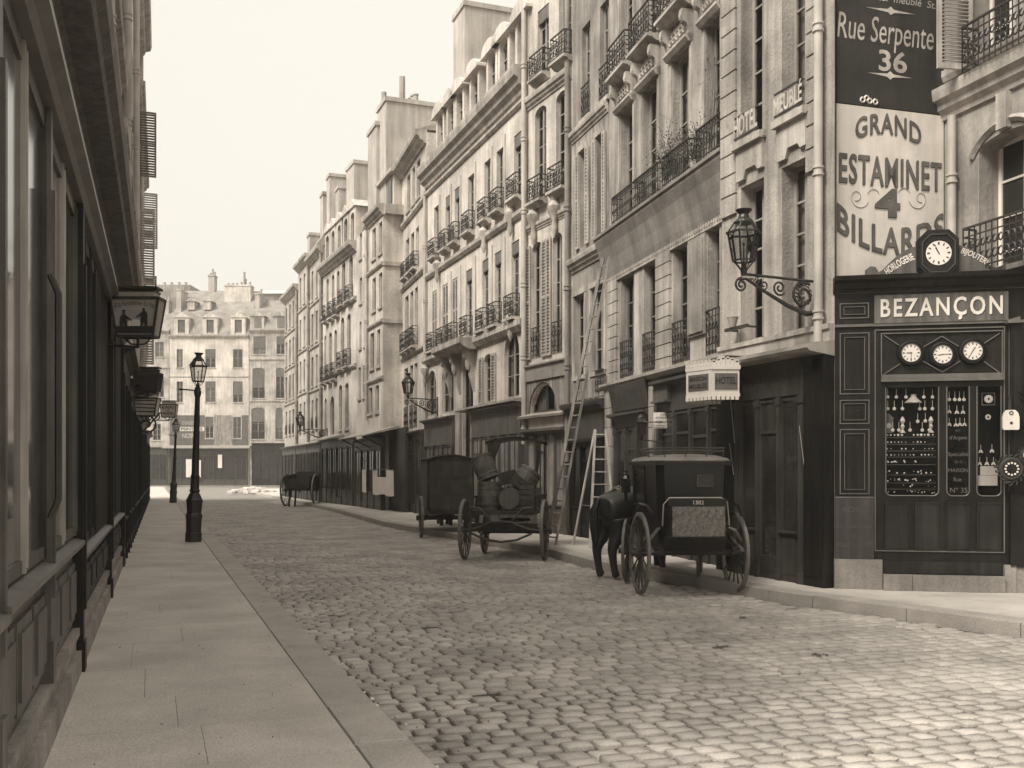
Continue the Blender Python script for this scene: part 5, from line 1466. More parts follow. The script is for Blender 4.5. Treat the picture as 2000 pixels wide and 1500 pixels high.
# clock sign on top of the shop
T = FZ.thing('clock_sign', 'octagonal dark clock on an arched HORLOGERIE BIJOUTERIE board above the shop cornice', 'clock sign', u=zu(1829), v=-.02, z=zy(540))
ux = lambda x: zu(x) - zu(1829)
uz = lambda y: zy(y) - zy(540)
pts = [(ux(1690), 0), (ux(1975), 0), (ux(1975), uz(528)), (ux(1966), uz(521)), (ux(1955), uz(528)), (ux(1945), uz(531))]
for t in [0, .2, .4, .6, .8, 1]: pts.append((ux(1935 - 70 * t), uz(528 - 44 * math.sin(t * math.pi / 2))))
for t in [1, .8, .6, .4, .2, 0]: pts.append((ux(1722 + 70 * t), uz(528 - 44 * math.sin(t * math.pi / 2))))
pts += [(ux(1716), uz(531)), (ux(1710), uz(521)), (ux(1700), uz(519)), (ux(1690), uz(526))]
q = MB(); q.prism_y(pts, 0, .05); B_ = q.build('board', WOOD_M, T)
for s, x0, x1, y0, y1, sk in (('HORLOGERIE', 1735, 1788, 497, 530, .26), ('BIJOUTERIE', 1868, 1930, 491, 524, -.26)):
    cx, cz = (ux(x0) + ux(x1)) / 2, (uz(y0) + uz(y1)) / 2
    t1 = text(B_, s, 0, 0, .41, .10, WHITE, y=0, off=.02, arc=.02)
    t1.location = (cx + (-.035 if sk > 0 else .035), -.006, cz - .03); t1.rotation_euler = (0, -math.atan2(.24, .42) if sk > 0 else math.atan2(.24, .42), 0)
def octo(w, h, c): return [(-w + c, -h), (w - c, -h), (w, -h + c), (w, h - c), (w - c, h), (-w + c, h), (-w, h - c), (-w, -h + c)]
cz = uz(502)
q = MB(); q.prism_y([(x, z + cz) for x, z in octo(.262, .32, .125)], -.08, .05); q.prism_y([(x, z + cz) for x, z in octo(.243, .30, .115)], -.11, -.08); q.build('case', WOOD_K, T)
q = MB(); P = octo(.205, .25, .1)
for i in range(8): q.beam((P[i][0], -.115, P[i][1] + cz), (P[(i + 1) % 8][0], -.115, P[(i + 1) % 8][1] + cz), .016, .02, up=(0, 1, 0))
q.build('moulding', CARTW, T)
dial(T, .162, -.118, (11, 11.2), cz=cz)
# ---------------------------------------------------------------- gas lamps
def lantern(P, z, s=1.0, n=6, cx=0, cy=0, rot=0.0, glass=None):
    """glazed lantern: tapering cage, sloping glass roof, ventilator cap"""
    r0, r1, r2 = .15 * s, .235 * s, .13 * s
    z0, z1, z2, z3 = z, z + .38 * s, z + .52 * s, z + .70 * s
    def pt(r, zz, k): t = rot + 2 * math.pi * k / n; return (cx + r * math.cos(t), cy + r * math.sin(t), zz)
    m = MB()
    for k in range(n):
        m.beam(pt(r0, z0, k), pt(r1 * .93, z1, k), .02 * s); m.beam(pt(r1 * .97, z1, k), pt(r2, z2, k), .018 * s)
        m.beam(pt(r0, z0, k), pt(r0, z0, k + 1), .022 * s); m.beam(pt(r1, z1, k), pt(r1, z1, k + 1), .026 * s); m.beam(pt(r2, z2, k), pt(r2, z2, k + 1), .024 * s)
        m.tube([pt(r0 * .95, z0, k), pt(r0 * .55, z0 - .07 * s, k), pt(.03 * s, z0 - .14 * s, k)], .009 * s, 4)
    m.lathe([(r2 * 1.08, z2), (r2 * .95, z2 + .03 * s), (r2 * .62, z2 + .07 * s), (r2 * .5, z2 + .11 * s), (r2 * .5, z3 - .06 * s), (r2 * .85, z3 - .01 * s), (r2 * .88, z3), (.001, z3 + .005)], (cx, cy, 0), 12)
    m.lathe([(.035 * s, z0 - .2 * s), (.05 * s, z0 - .12 * s), (.028 * s, z0 - .05 * s), (.012 * s, z0), (.008 * s, z0 + .2 * s), (.02 * s, z0 + .24 * s), (.001, z0 + .26 * s)], (cx, cy, 0), 8)
    L = m.build('lantern', IRON_P, P)
    for k in range(n):
        g = MB(); g.quad(pt(r0, z0, k), pt(r0, z0, k + 1), pt(r1 * .93, z1, k + 1), pt(r1 * .93, z1, k)); g.build('pane', glass or GLASS, L)
        g = MB(); g.quad(pt(r1 * .95, z1, k), pt(r1 * .95, z1, k + 1), pt(r2, z2, k + 1), pt(r2, z2, k)); g.build('pane', glass or GLASS, L)
    return L

def lamp_post(X, D, label, tilt):
    T = thing('street_lamp', label, 'street lamp', (X, D, .15), 0, 'gas lamps standing on the left pavement')
    T.rotation_euler = (0, tilt, 0)
    m = MB(); m.lathe([(.19, 0), (.19, .2), (.175, .22), (.18, .5), (.195, .56), (.19, .62), (.165, .66), (.185, .9), (.195, .95), (.17, .99), (.12, 1.1), (.1, 1.12), (.11, 1.15)], (0, 0, 0), 8)
    m.build('base', IRON_P, T)
    m = MB(); m.lathe([(.1, 1.13), (.125, 1.16), (.1, 1.2), (.09, 1.45), (.105, 1.5), (.085, 1.53), (.075, 1.9), (.055, 3.3), (.07, 3.33), (.085, 3.42), (.06, 3.48), (.075, 3.5), (.03, 3.55), (.02, 3.6)], (0, 0, 0), 16)
    for k in range(8):
        t = k * math.pi / 4; m.tube([(.086 * math.cos(t), .086 * math.sin(t), 1.22), (.05 * math.cos(t), .05 * math.sin(t), 3.28)], .008, 4)
    m.build('pole', IRON_P, T, smooth=True)
    m = MB(); m.tube([(0, 0, 3.45), (-.4, 0, 3.47)], .018, 6); m.lathe([(.001, -.03), (.03, 0), (.001, .03)], (-.4, 0, 3.47), 8); m.build('ladder_rest', IRON_P, T)
    lantern(T, 3.66, .93, 4, rot=rad(45))
lamp_post(-7.28, 22.8, 'nearest black gas lamp post standing on the left pavement by the kerb', rad(1.7))
lamp_post(-17.35, 51.1, 'smaller, further black gas lamp post down the left pavement', rad(2.2))

def spiral(m, c, a, b, r0, r1, t0, t1, th, n=14):
    c, a, b = Vector(c), Vector(a), Vector(b)
    pts = []
    for k in range(n + 1):
        t = t0 + (t1 - t0) * k / n; r = r0 + (r1 - r0) * k / n
        pts.append(c + a * (r * math.cos(t)) + b * (r * math.sin(t)))
    m.tube(pts, th, 5)
def bracket_lamp(F, u, z, L, s, label):
    """scroll bracket at right angles to the wall with a lantern at its tip"""
    T = F.thing('wall_lamp', label, 'street lamp', 'gas lamps on scroll brackets', u=u, z=z)
    A, B = (0, -1, 0), (0, 0, 1)
    m = MB()
    m.tube([(0, 0, 0), (0, -L * .92, .03)], .02 * s, 8)
    m.tube([(0, 0, -.42 * s), (0, -.15 * L, -.46 * s), (0, -.4 * L, -.36 * s), (0, -.7 * L, -.18 * s), (0, -.92 * L, -.03), (0, -1.02 * L, -.05 * s)], [.035 * s, .04 * s, .032 * s, .024 * s, .02 * s, .016 * s], 8)
    spiral(m, (0, -.98 * L, -.12 * s), A, B, .10 * s, .02 * s, 1.7, -8.5, .017 * s, 22)
    spiral(m, (0, -.2 * L, -.2 * s), A, B, .19 * s, .03 * s, 2.2, -8.5, .022 * s, 26)
    spiral(m, (0, -.5 * L, -.12 * s), A, B, .11 * s, .02 * s, -2.4, 7.5, .016 * s, 20)
    spiral(m, (0, -.7 * L, -.1 * s), A, B, .07 * s, .015 * s, -.6, -8.5, .012 * s, 16)
    for q in range(5): m.tube([(0, -L * (.74 + .03 * q), -.02), (0, -L * (.78 + .03 * q), -.1 * s + .015 * q)], .01 * s, 4)
    for q in range(14):
        t = q * .45; m.ring((0, -.2 * L - .12 * s * math.cos(t), -.2 * s + .12 * s * math.sin(t)), A, B, .03 * s, .012 * s, 6, 4)
    m.build('bracket', IRON, T, smooth=True)
    m = MB(); m.box(-.06 * s, .06 * s, -.03, 0, -.55 * s, .1 * s); m.build('wall_plate', IRON, T)
    lantern(T, .21 * s, s, 6, 0, -.95 * L, rad(12))
    return T
bracket_lamp(F1, F1.u(1598), 4.42, 1.28, 1.0, 'big black scroll-bracket gas lamp jutting from the corner hotel wall')
bracket_lamp(F5, F5.u(855), F5.z(850, 782), 1.15, 1.0, 'scroll-bracket gas lamp at the far end of the dormered mansion')
bracket_lamp(F8, F8.u(640), 3.9, 1.5, 1.0, 'small distant scroll-bracket gas lamp on the arched house')

# ---------------------------------------------------------------- hanging lantern signs on the left
def sign_lantern(X, D, z0, z1, wt, wb, label, face, dp=.26, roof=True, arm=.45, frame=IRON):
    T = thing('lantern_sign', label, 'lantern sign', (X, D, z0), 0)
    h = z1 - z0
    def ring_(w, z, k): a = w / 2; dd = dp / 2 * (1 if w == wt else .8); return [(-a, -dd, z), (a, -dd, z), (a, dd, z), (-a, dd, z)][k % 4]
    m = MB()
    for k in range(4):
        m.beam(ring_(wb, 0, k), ring_(wt, h, k), .026); m.beam(ring_(wb, 0, k), ring_(wb, 0, k + 1), .028); m.beam(ring_(wt, h, k), ring_(wt, h, k + 1), .034)
    if roof:
        m.box(-wt * .42, wt * .42, -dp * .42, dp * .42, h + .08, h + .1); m.box(-wt * .46, wt * .46, -dp * .46, dp * .46, h + .12, h + .15)
    F = m.build('frame', frame, T)
    if roof:
        m = MB(); m.box(-wt * .4, wt * .4, -dp * .4, dp * .4, h, h + .08); m.build('roof_panel', face, F)
    m = MB(); m.box(-.015, .015, -.015, .015, -.14, 0); m.tube([(-wb * .4, 0, 0), (-wb * .2, 0, -.09), (0, 0, -.1), (wb * .2, 0, -.09), (wb * .4, 0, 0)], .012, 5)
    m.tube([(0, 0, -.13), (-arm - .1, -.02, -.1)], .018, 6); m.build('arm', IRON, T)
    out = []
    for k, (a, b, c, d) in enumerate(((0, 1, 1, 0), (1, 2, 2, 1), (2, 3, 3, 2), (3, 0, 0, 3))):
        g = MB(); g.quad(ring_(wb, 0, a), ring_(wb, 0, b), ring_(wt, h, b), ring_(wt, h, a)); out.append(g.build('face', face, F))
    return T, out[0]
SIGNF = mat('sign_face_paint', .33, .6, .12, 5)
T, f = sign_lantern(-4.72, 12.6, 3.45, 3.92, .60, .45, 'trapezoid tavern lantern painted with two men at a table, nearest left sign', SIGNF, arm=.36)
text(f, 'A la Renommée du Vin', 0, .37, .5, .07, LETTER_K, y=-.128, arc=.045, off=.0)
fy = -.131
def flat(P, poly, mt, nm, y): q = MB(); q.prism_y(poly, y, y + .002); return q.build(nm, mt, P)
flat(f, [(-.22, .03), (.225, .03), (.235, .12), (-.235, .12)], LETTER_K, 'painted_base', -.118)
flat(f, [(-.1, .12), (.1, .12), (.06, .2), (-.06, .2)], WHITE, 'painted_table', -.126)
def man(x, s, h):
    flat(f, [(x + s * q, z) for q, z in ((-.045, .12), (-.012, .12), (0, .17), (.02, .12), (.045, .12), (.035, .24 + h), (.1, .21 + h), (.1, .225 + h), (.03, .28 + h), (.02, .30 + h), (-.02, .30 + h), (-.045, .26 + h))], LETTER_K, 'painted_man', -.1275)
    flat(f, [(x + .018 * math.cos(t), .318 + h + .02 * math.sin(t)) for t in [k * math.pi / 4 for k in range(8)]], CARTW, 'painted_head', -.1285)
man(-.13, 1, -.03); man(.12, -1, 0.01)
flat(f, [(-.155, .303), (-.105, .303), (-.11, .32), (-.15, .32)], LETTER_K, 'painted_hat', -.1295)
sign_lantern(-8.02, 22.0, 3.52, 3.9, .56, .46, 'dark boxy lantern sign hanging just beyond the tavern lantern', DARKSIGN, arm=.5)
T, f = sign_lantern(-9.0, 24.6, 3.12, 3.55, .6, .44, 'pale glazed lantern sign with dark bars below and behind the dark boxy one', WHITE, arm=.5)
for k in range(4): flat(f, [(-.25, .1 + k * .09), (.25, .08 + k * .09), (.25, .11 + k * .09), (-.25, .12 + k * .09)], LETTER_K, 'painted_stroke', -.131)
T, f = sign_lantern(-13.05, 38.0, 3.82, 4.3, .6, .5, 'small white post-office lantern reading BUREAU DE POSTE, furthest of the left signs', WHITE, arm=.9)
text(f, 'BUREAU', 0, .37, .44, .1, LETTER_K, y=-.135, off=.02); text(f, 'DE', 0, .25, .1, .06, LETTER_K, y=-.135, off=.02); text(f, 'POSTE', 0, .13, .4, .11, LETTER_K, y=-.135, off=.02)
T = FL.thing('lamp_bracket', 'dark ornate iron bracket low on the left facades beside the post-office lantern', 'bracket', u=ul(31), z=3.0)
m = MB(); A, B = (0, -1, 0), (0, 0, 1); m.tube([(0, 0, .6), (0, -.7, .5)], .03, 6); spiral(m, (0, -.35, .2), A, B, .3, .05, 1.5, -8, .03, 22); spiral(m, (0, -.6, .45), A, B, .14, .03, 1.5, -8, .02, 16); m.tube([(0, 0, -.3), (0, -.5, .3), (0, -.75, .6)], .03, 6); m.build('scroll', IRON, T)

# ---------------------------------------------------------------- hotel lantern sign and small signs on the right
HP = [(3.42, 15.02), (3.0, 15.02), (2.70, 15.48), (2.85, 15.95), (3.35, 16.0)]
T = thing('hotel_lantern', 'white scalloped hotel lantern reading MAISON MEUBLEE and HOTEL over the street', 'lantern sign', (HP[1][0], HP[1][1], 2.93), 0)
hp = [(x - HP[1][0], y - HP[1][1]) for x, y in HP]
m = MB(); m.prism_z(hp, 0, .36); body = m.build('body', WHITE, T)
m = MB(); m.prism_z([(x * 1.04 + .0, y * 1.04 - .015) for x, y in hp], .36, .42); m.prism_z([(x * 1.02, y * 1.02 - .008) for x, y in hp], -.05, 0)
for i in range(4):
    a, b = Vector(hp[i]), Vector(hp[i + 1]); d = (b - a); L = d.length; d.normalize(); n = Vector((d.y, -d.x)) * -1
    k = max(3, round(L / .075))
    for j in range(k):
        c = a + d * (L * (j + .5) / k); w = L / k * .46
        hh = .07 if not (i == 0) else .05 + .06 * math.sin(math.pi * (j + .5) / k)
        m.obox((c.x, c.y, .42 + hh / 2), (d.x * w, d.y * w, 0), (n.x * .01, n.y * .01, 0), (0, 0, hh / 2))
        m.obox((c.x, c.y, .42 + hh), (d.x * w * .6, d.y * w * .6, 0), (n.x * .01, n.y * .01, 0), (0, 0, .02))
        m.obox((c.x, c.y, -.07), (d.x * w * .8, d.y * w * .8, 0), (n.x * .01, n.y * .01, 0), (0, 0, .028))
m.build('scalloped_trim', CREAM, T)
GREYF = mat('sign_grey_panel', .12, .6, .1, 6)
# HOTEL face
m = MB(); m.box(.05, .39, -.012, -.002, .06, .30); f1 = m.build('panel', GREYF, body)
text(f1, 'HOTEL', .22, .19, .31, .11, LETTER_K, y=-.016, off=.03)
text(f1, '^', .165, .265, .04, .02, LETTER_K, y=-.016)
a, b = Vector(hp[1]), Vector(hp[2]); ang = math.atan2(a.y - b.y, a.x - b.x); L = (a - b).length
m = MB(); m.box(.06, L - .06, -.012, -.002, .06, .30); f2 = m.build('panel', GREYF, body, loc=(b.x, b.y, 0), rot=(0, 0, ang))
text(f2, 'MAISON', L / 2, .235, .36, .07, LETTER_K, y=-.016, off=.02); text(f2, 'MEUBLÉE', L / 2, .13, .38, .09, LETTER_K, y=-.016, off=.02)
m = MB(); m.tube([(.3, .4, .42), (.3, .4, .6), (.75, .7, .62)], .02, 6); m.build('bracket', IRON, T)
# white notice board on the narrow pier, with a bracket lantern beside it
u = F2.u(1286); T = F2.thing('notice_board', 'small white lettered notice board fixed to the narrow stone pier behind the cab', 'sign', u=F2.u(1282, -.25), v=-.25, z=F2.z(1286, 836, -.25))
m = MB(); h = F2.z(1286, 806) - F2.z(1286, 836); m.box(-.06, .30, -.02, .0, 0, h); bb = m.build('board', WHITE, T)
T.rotation_euler = (0, 0, rad(-8))
for s, zf, w, hh in (('Aux', .86, .1, .03), ('ACCESSOIRES', .66, .27, .045), ('ROMAINS', .4, .26, .06), ('en tous genres', .17, .22, .03)): text(bb, s, .12, h * zf, w, hh, LETTER_K, y=-.024, off=.01)
m = MB(); m.box(-.02, .26, -.0215, -.02, .012, .02); m.build('border', LETTER_K, bb)
T = F2.thing('wall_lantern', 'small dark greenish bracket lantern beside the white notice board', 'lantern', u=F2.u(1253, -.5), v=-.5, z=F2.z(1255, 853, -.5))
lantern(T, .05, .62, 4, rot=rad(30), glass=PANE)
m = MB(); m.tube([(.12, 0, .28), (.25, .33, .28)], .012, 5); m.tube([(0, 0, -.06), (.1, .4, -.1)], .012, 5); m.build('bracket', IRON, T)

# white linen hung on the far shop
T = F7.thing('hanging_sheet', 'large white sheet with a square notch hung before the dark shop under the awning', 'cloth', u=F7.u(728, -.35), v=-.35, z=0)
zz0, zz1 = F7.z(748, 967, -.35), F7.z(748, 917, -.35); w = F7.u(768, -.35) - F7.u(728, -.35)
def wavy(P, w, z0, z1, notch=None):
    m = MB(); nx, nz = 16, 10; vs = []
    for j in range(nz + 1):
        for i in range(nx + 1):
            x = w * i / nx; z = z0 + (z1 - z0) * j / nz - (.03 * math.sin(i * .6) if j == 0 else 0)
            vs.append((x, .03 * math.sin(i * .9 + .2) * (1 - j / nz * .6), z))
    fs = []
    for j in range(nz):
        for i in range(nx):
            if notch and notch[0] <= i < notch[1] and j >= notch[2]: continue
            a = j * (nx + 1) + i; fs.append((a, a + 1, a + nx + 2, a + nx + 1))
    m.add(vs, fs); o = m.build('cloth', CLOTH, P, smooth='full')
    return o
wavy(T, w, zz0, zz1, (4, 11, 7))
m = MB(); m.tube([(-.1, 0, zz1), (w + .1, 0, zz1)], .02, 6); m.build('rod', IRON, T)
T = F7.thing('hanging_sheet', 'narrow white cloth hanging left of the notched sheet', 'cloth', u=F7.u(707, -.3), v=-.3, z=0)
wavy(T, F7.u(714, -.3) - F7.u(707, -.3), F7.z(715, 960), F7.z(715, 917))
# pale heap on the far pavement
T = thing('rubble_heap', 'pale low heap of plaster rubble on the pavement edge far down the street', 'rubble', (-20.3, 78, 0))
m = MB()
for k in range(60):
    a = RND.uniform(0, 6.28); d = RND.uniform(0, 1) ** .7; s = RND.uniform(.08, .22); m.obox((2.0 * d * math.cos(a), 1.6 * d * math.sin(a), .15 + .35 * (1 - d)), (s, s * .3, 0), (-.2 * s, s, .1 * s), (0, .1 * s, s * .5))
m.build('rubble', PL_D, T, kind='stuff')

# pale scraps swept into the left gutter
m = MB()
for k in range(90):
    D = 5.2 + 26 * RND.random() ** 1.4; X = kl(D) + abs(RND.gauss(0, .09)) + .02; s = RND.uniform(.008, .03); a = RND.uniform(0, 3)
    m.obox((X, D, .008), (s * math.cos(a), s * math.sin(a), .004), (-s * .5 * math.sin(a), s * .5 * math.cos(a), .003), (0, 0, .002))
m.build('gutter_litter', WHITE, None, kind='stuff')
m = MB()
for k in range(140):
    D = 5.2 + 20 * RND.random() ** 1.3; X = kl(D) + abs(RND.gauss(0, .5)) + .02; s = RND.uniform(.004, .016); a = RND.uniform(0, 3)
    m.obox((X, D, .007), (s * math.cos(a), s * math.sin(a), .003), (-s * .5 * math.sin(a), s * .5 * math.cos(a), .002), (0, 0, .002))
for k in range(60):
    D = 5.2 + 16 * RND.random() ** 1.3; X = kl(D) - RND.uniform(.05, 2.1); s = RND.uniform(.002, .007); a = RND.uniform(0, 3)
    m.obox((X, D, .152), (s * math.cos(a), s * math.sin(a), .001), (-s * .6 * math.sin(a), s * .6 * math.cos(a), .001), (0, 0, .002))
m.build('street_dirt', BARK, None, kind='stuff')

# ---------------------------------------------------------------- ladders
T = thing('long_ladder', 'very long wooden ladder leaning from the pavement up to the coved band', 'ladder', (.85, 21.95, .15), 0)
top = Vector((2.02, 21.45, 6.35)) - Vector((.85, 21.95, .15)); side = Vector((.11, -.2, 0))
m = MB(); m.beam(side * .9, top + side * .55, .05, .07); m.build('rail', WOOD_L, T); m = MB(); m.beam(-side * .9, top - side * .55, .05, .07); m.build('rail', WOOD_L, T)
for k in range(23):
    t = (k + .6) / 23.3; m = MB(); m.tube([top * t + side * (.9 - .35 * t), top * t - side * (.9 - .35 * t)], .018, 5); m.build('rung', WOOD_L, T)
T = thing('step_ladder', 'wooden folding stepladder standing on the pavement behind the horse', 'ladder', (1.75, 21.0, .15), 0)
a0, a1 = Vector((-.12, -.05, 0)), Vector((.45, .1, 0)); b0, b1 = Vector((.03, .35, 2.5)), Vector((.25, .35, 2.5)); c0, c1 = Vector((-.42, .75, 0)), Vector((.35, .95, 0))
for p, q in ((a0, b0), (a1, b1)): m = MB(); m.beam(p, q, .05, .06); m.build('rail', WOOD_P, T)
for p, q in ((c0, b0), (c1, b1)): m = MB(); m.beam(p, q + Vector((0, .04, 0)), .035, .045); m.build('prop_leg', WOOD_P, T)
for k in range(9):
    t = (k + 1) / 9.4; m = MB(); m.beam(a0 + (b0 - a0) * t, a1 + (b1 - a1) * t, .05, .025); m.build('step', WOOD_P, T)
m = MB(); m.tube([a0 + (b0 - a0) * .35, c0 + (b0 - c0) * .35], .006, 4); m.build('rope', WOOD_L, T)
# thin plank and sticks lying by the stepladder
T = thing('timber_offcuts', 'a few wooden laths lying on the pavement behind the horse', 'timber', (2.2, 19.6, .15), 0)
for k in range(6):
    m = MB(); a = RND.uniform(-.5, .3); m.beam((-.5, k * .13 - .3, .02 + .02 * (k % 3)), (.5 * math.cos(a), k * .12 - .3 + .5 * math.sin(a), .02 + .02 * (k % 3)), .04, .02); m.build('lath', WOOD_P, T)

# ---------------------------------------------------------------- vehicles
def wheel(T, x, y, R, n=12, spokes_apart=True, rim=TYRE, sp=CARTW, w=.05, rz=0.0, spw=.028, hub=.075):
    m = MB()
    m.lathe([(R - .055, -w / 2), (R - .012, -w / 2), (R, -w * .38), (R, w * .38), (R - .012, w / 2), (R - .055, w / 2), (R - .055, -w / 2)], (0, 0, 0), 40, axis='x')
    W = m.build('wheel', rim, T, smooth=True, loc=(x, y, R), rot=(0, 0, rz))
    m = MB(); m.lathe([(.02, -.13), (hub * .6, -.13), (hub * .65, -.07), (hub, -.05), (hub, .05), (hub * .65, .07), (hub * .6, .13), (.02, .13)], (0, 0, 0), 12, axis='x'); m.build('hub', sp, W, smooth=True)
    first = None; m2 = MB()
    for k in range(n):
        t = 2 * math.pi * k / n + .13
        if spokes_apart:
            if first is None:
                s = MB(); s.tube([(.015, 0, hub * .8), (0, 0, R * .5), (0, 0, R - .05)], [spw * .62, spw * .42, spw * .5], 6); first = s.build('spoke', sp, W, smooth=True, rot=(t, 0, 0))
            else:
                c = first.copy(); COL.objects.link(c); c.rotation_euler = (t, 0, 0)
        else: m2.tube([(0, hub * .8 * math.cos(t), hub * .8 * math.sin(t)), (0, (R - .05) * math.cos(t), (R - .05) * math.sin(t))], spw * .5, 5)
    if not spokes_apart: m2.build('spoke', sp, W, kind='stuff')
    return W

def loft(m, secs):
    """secs: (z, half width, y0, y1) rounded rectangles stacked into a body"""
    vs, fs = [], []
    for (z, hw, y0, y1) in secs:
        c = min(.1, hw * .3); vs += [(-hw + c, y0, z), (hw - c, y0, z), (hw, y0 + c, z), (hw, y1 - c, z), (hw - c, y1, z), (-hw + c, y1, z), (-hw, y1 - c, z), (-hw, y0 + c, z)]
    for i in range(len(secs) - 1):
        for k in range(8): fs.append((i * 8 + k, i * 8 + (k + 1) % 8, (i + 1) * 8 + (k + 1) % 8, (i + 1) * 8 + k))
    fs.append(tuple(range(8))[::-1]); fs.append(tuple((len(secs) - 1) * 8 + k for k in range(8))); m.add(vs, fs)

def cab():
    T = thing('horse_cab', 'black closed four-wheeled cab seen from behind, numbered 1382, with a quilted rear panel', 'carriage', (2.52, 14.32, 0), rad(6))
    m = MB(); loft(m, [(.60, .34, .15, 1.0), (.68, .40, -.05, 1.15), (.82, .455, -.2, 1.25), (1.0, .49, -.3, 1.3), (1.3, .515, -.34, 1.32), (1.88, .53, -.33, 1.32)])
    B = m.build('body', CAB, T, smooth=True)
    m = MB(); secs = [(1.89, .535, -.345, 1.34), (1.905, .545, -.355, 1.35), (1.94, .52, -.32, 1.32), (1.98, .40, -.18, 1.2), (2.0, .2, .0, 1.0)]; loft(m, secs); m.build('roof', LEATHER, T, smooth=True)
    m = MB(); m.box(-.545, .545, -.345, -.30, 1.84, 1.9); m.box(-.56, -.50, -.35, 1.35, 1.85, 1.9); m.box(.50, .56, -.35, 1.35, 1.85, 1.9); m.build('roof_edge', CAB, T)
    # little back window
    q = MB(); y = -.345; q.box(.03, .27, y - .012, y, 1.535, 1.555); q.box(.03, .27, y - .012, y, 1.69, 1.71); q.box(.03, .05, y - .012, y, 1.555, 1.69); q.box(.25, .27, y - .012, y, 1.555, 1.69); q.build('window_frame', CARTW, B)
    q = MB(); q.quad((.05, y - .004, 1.555), (.25, y - .004, 1.555), (.25, y - .004, 1.69), (.05, y - .004, 1.69)); q.build('pane', PANE, B)
    for sx in (-1, 1):
        q = MB(); x = sx * .524; q.add([(x, .45, 1.3), (x, 1.1, 1.3), (x + sx * .006, 1.1, 1.78), (x + sx * .006, .45, 1.78)], [(0, 1, 2, 3)]); q.build('pane', PANE_K, B)
        q = MB(); q.beam((x, .42, .8), (x + sx * .01, .42, 1.84), .02); q.beam((x, 1.13, .8), (x + sx * .01, 1.13, 1.84), .02); q.beam((x, .42, 1.25), (x, 1.13, 1.25), .02); q.build('door', CAB, B)
        q = MB(); q.tube([(sx * .62, -.5, 1.14), (sx * .66, -.25, 1.27), (sx * .68, .1, 1.29), (sx * .66, .4, 1.16), (sx * .6, .6, .85)], .022, 6); q.build('mudguard', CAB, T, smooth=True)
        q = MB(); q.tube([(sx * .5, -.34, .96), (sx * .56, -.42, .93), (sx * .66, -.36, .78), (sx * .68, -.1, .66), (sx * .66, .0, .6)], [.018, .024, .028, .03, .03], 6)
        q.tube([(sx * .64, -.5, .66), (sx * .65, 0, .56), (sx * .64, .5, .66), (sx * .64, 0, .8), (sx * .64, -.5, .66)], .022, 6); q.build('leaf_spring', TYRE, T, smooth=True)
        q = MB(); q.box(sx * .6 - .06, sx * .6 + .06, 1.3, 1.42, 1.42, 1.62); q.lathe([(.03, 1.62), (.075, 1.64), (.04, 1.69), (.05, 1.71), (.02, 1.74), (.03, 1.76), (.005, 1.79)], (sx * .6, 1.36, 0), 8); q.lathe([(.02, 1.28), (.03, 1.42)], (sx * .6, 1.36, 0), 6); q.build('carriage_lamp', CAB, T)
        wheel(T, sx * .70, 0, .585, 14)
    # quilted rear panel with its rail and number
    q = MB(); q.box(-.42, .36, -.62, -.36, .84, 1.24); q.prism_x([(-.34, .62), (-.46, .66), (-.6, .8), (-.61, .84), (-.34, .84)], -.44, .38); q.build('rear_boot', CAB, T)
    q = MB(); nx, nz = 22, 12; vs = []
    for j in range(nz + 1):
        for i in range(nx + 1): vs.append((-.40 + .74 * i / nx, -.63 - .022 * math.sin(i * 1.9 + j * .7) * math.sin(j * 1.5) - .02, .86 + .41 * j / nz))
    q.add(vs, [(j * (nx + 1) + i, j * (nx + 1) + i + 1, (j + 1) * (nx + 1) + i + 1, (j + 1) * (nx + 1) + i) for j in range(nz) for i in range(nx)]); q.build('quilted_panel', STRAW, T, smooth='full')
    q = MB(); q.tube([(-.50, -.5, 1.0), (-.50, -.56, 1.3), (-.43, -.6, 1.39), (.30, -.6, 1.39), (.40, -.56, 1.33), (.45, -.5, 1.0)], .010, 6); q.build('rear_rail', ZINC, T, smooth=True)
    q = MB(); q.box(-.44, .38, -.60, -.57, 1.27, 1.375); nb = q.build('number_board', CAB, T)
    text(nb, '1382', -.02, 1.325, .15, .055, LETTER_W, y=-.606, off=.01)
    q = MB(); q.tube([(-.7, 0, .585), (.7, 0, .585)], .035, 8); q.build('axle', CARTW, T)
    # roof rack
    q = MB()
    for z in (2.04, 2.085): q.tube([(-.45, -.25, z), (.46, -.25, z), (.48, .4, z), (.44, 1.1, z), (-.43, 1.1, z), (-.47, .4, z), (-.45, -.25, z)], .009, 5)
    for x, y in ((-.4, -.25), (-.1, -.25), (.2, -.25), (.44, -.25), (-.43, 1.1), (.44, 1.1), (.48, .4), (-.47, .4)): q.tube([(x, y, 1.93), (x, y, 2.085)], .009, 5)
    q.build('roof_rack', IRON, T)
    # driver's box, front carriage turned to the right
    q = MB(); loft(q, [(.95, .36, 1.35, 1.8), (1.25, .42, 1.32, 1.85)]); q.box(-.4, .4, 1.8, 2.2, .82, .86); q.box(-.38, .38, 2.18, 2.22, .84, 1.15); q.build('driver_box', CAB, T)
    for sx in (-1, 1):
        a = rad(-20); x, y = sx * .57, 0
        X, Y = x * math.cos(a) - y * math.sin(a), 1.40 + x * math.sin(a) + y * math.cos(a)
        wheel(T, X, Y, .50, 12, rz=a)
    q = MB(); c, s = math.cos(a), math.sin(a); q.tube([(-.57 * c, 1.4 - .57 * s, .5), (.57 * c, 1.4 + .57 * s, .5)], .03, 6); q.ring((0, 1.4, .62), (1, 0, 0), (0, 1, 0), .3, .03, 20, 6); q.build('fore_carriage', CARTW, T)
    return T
cab()

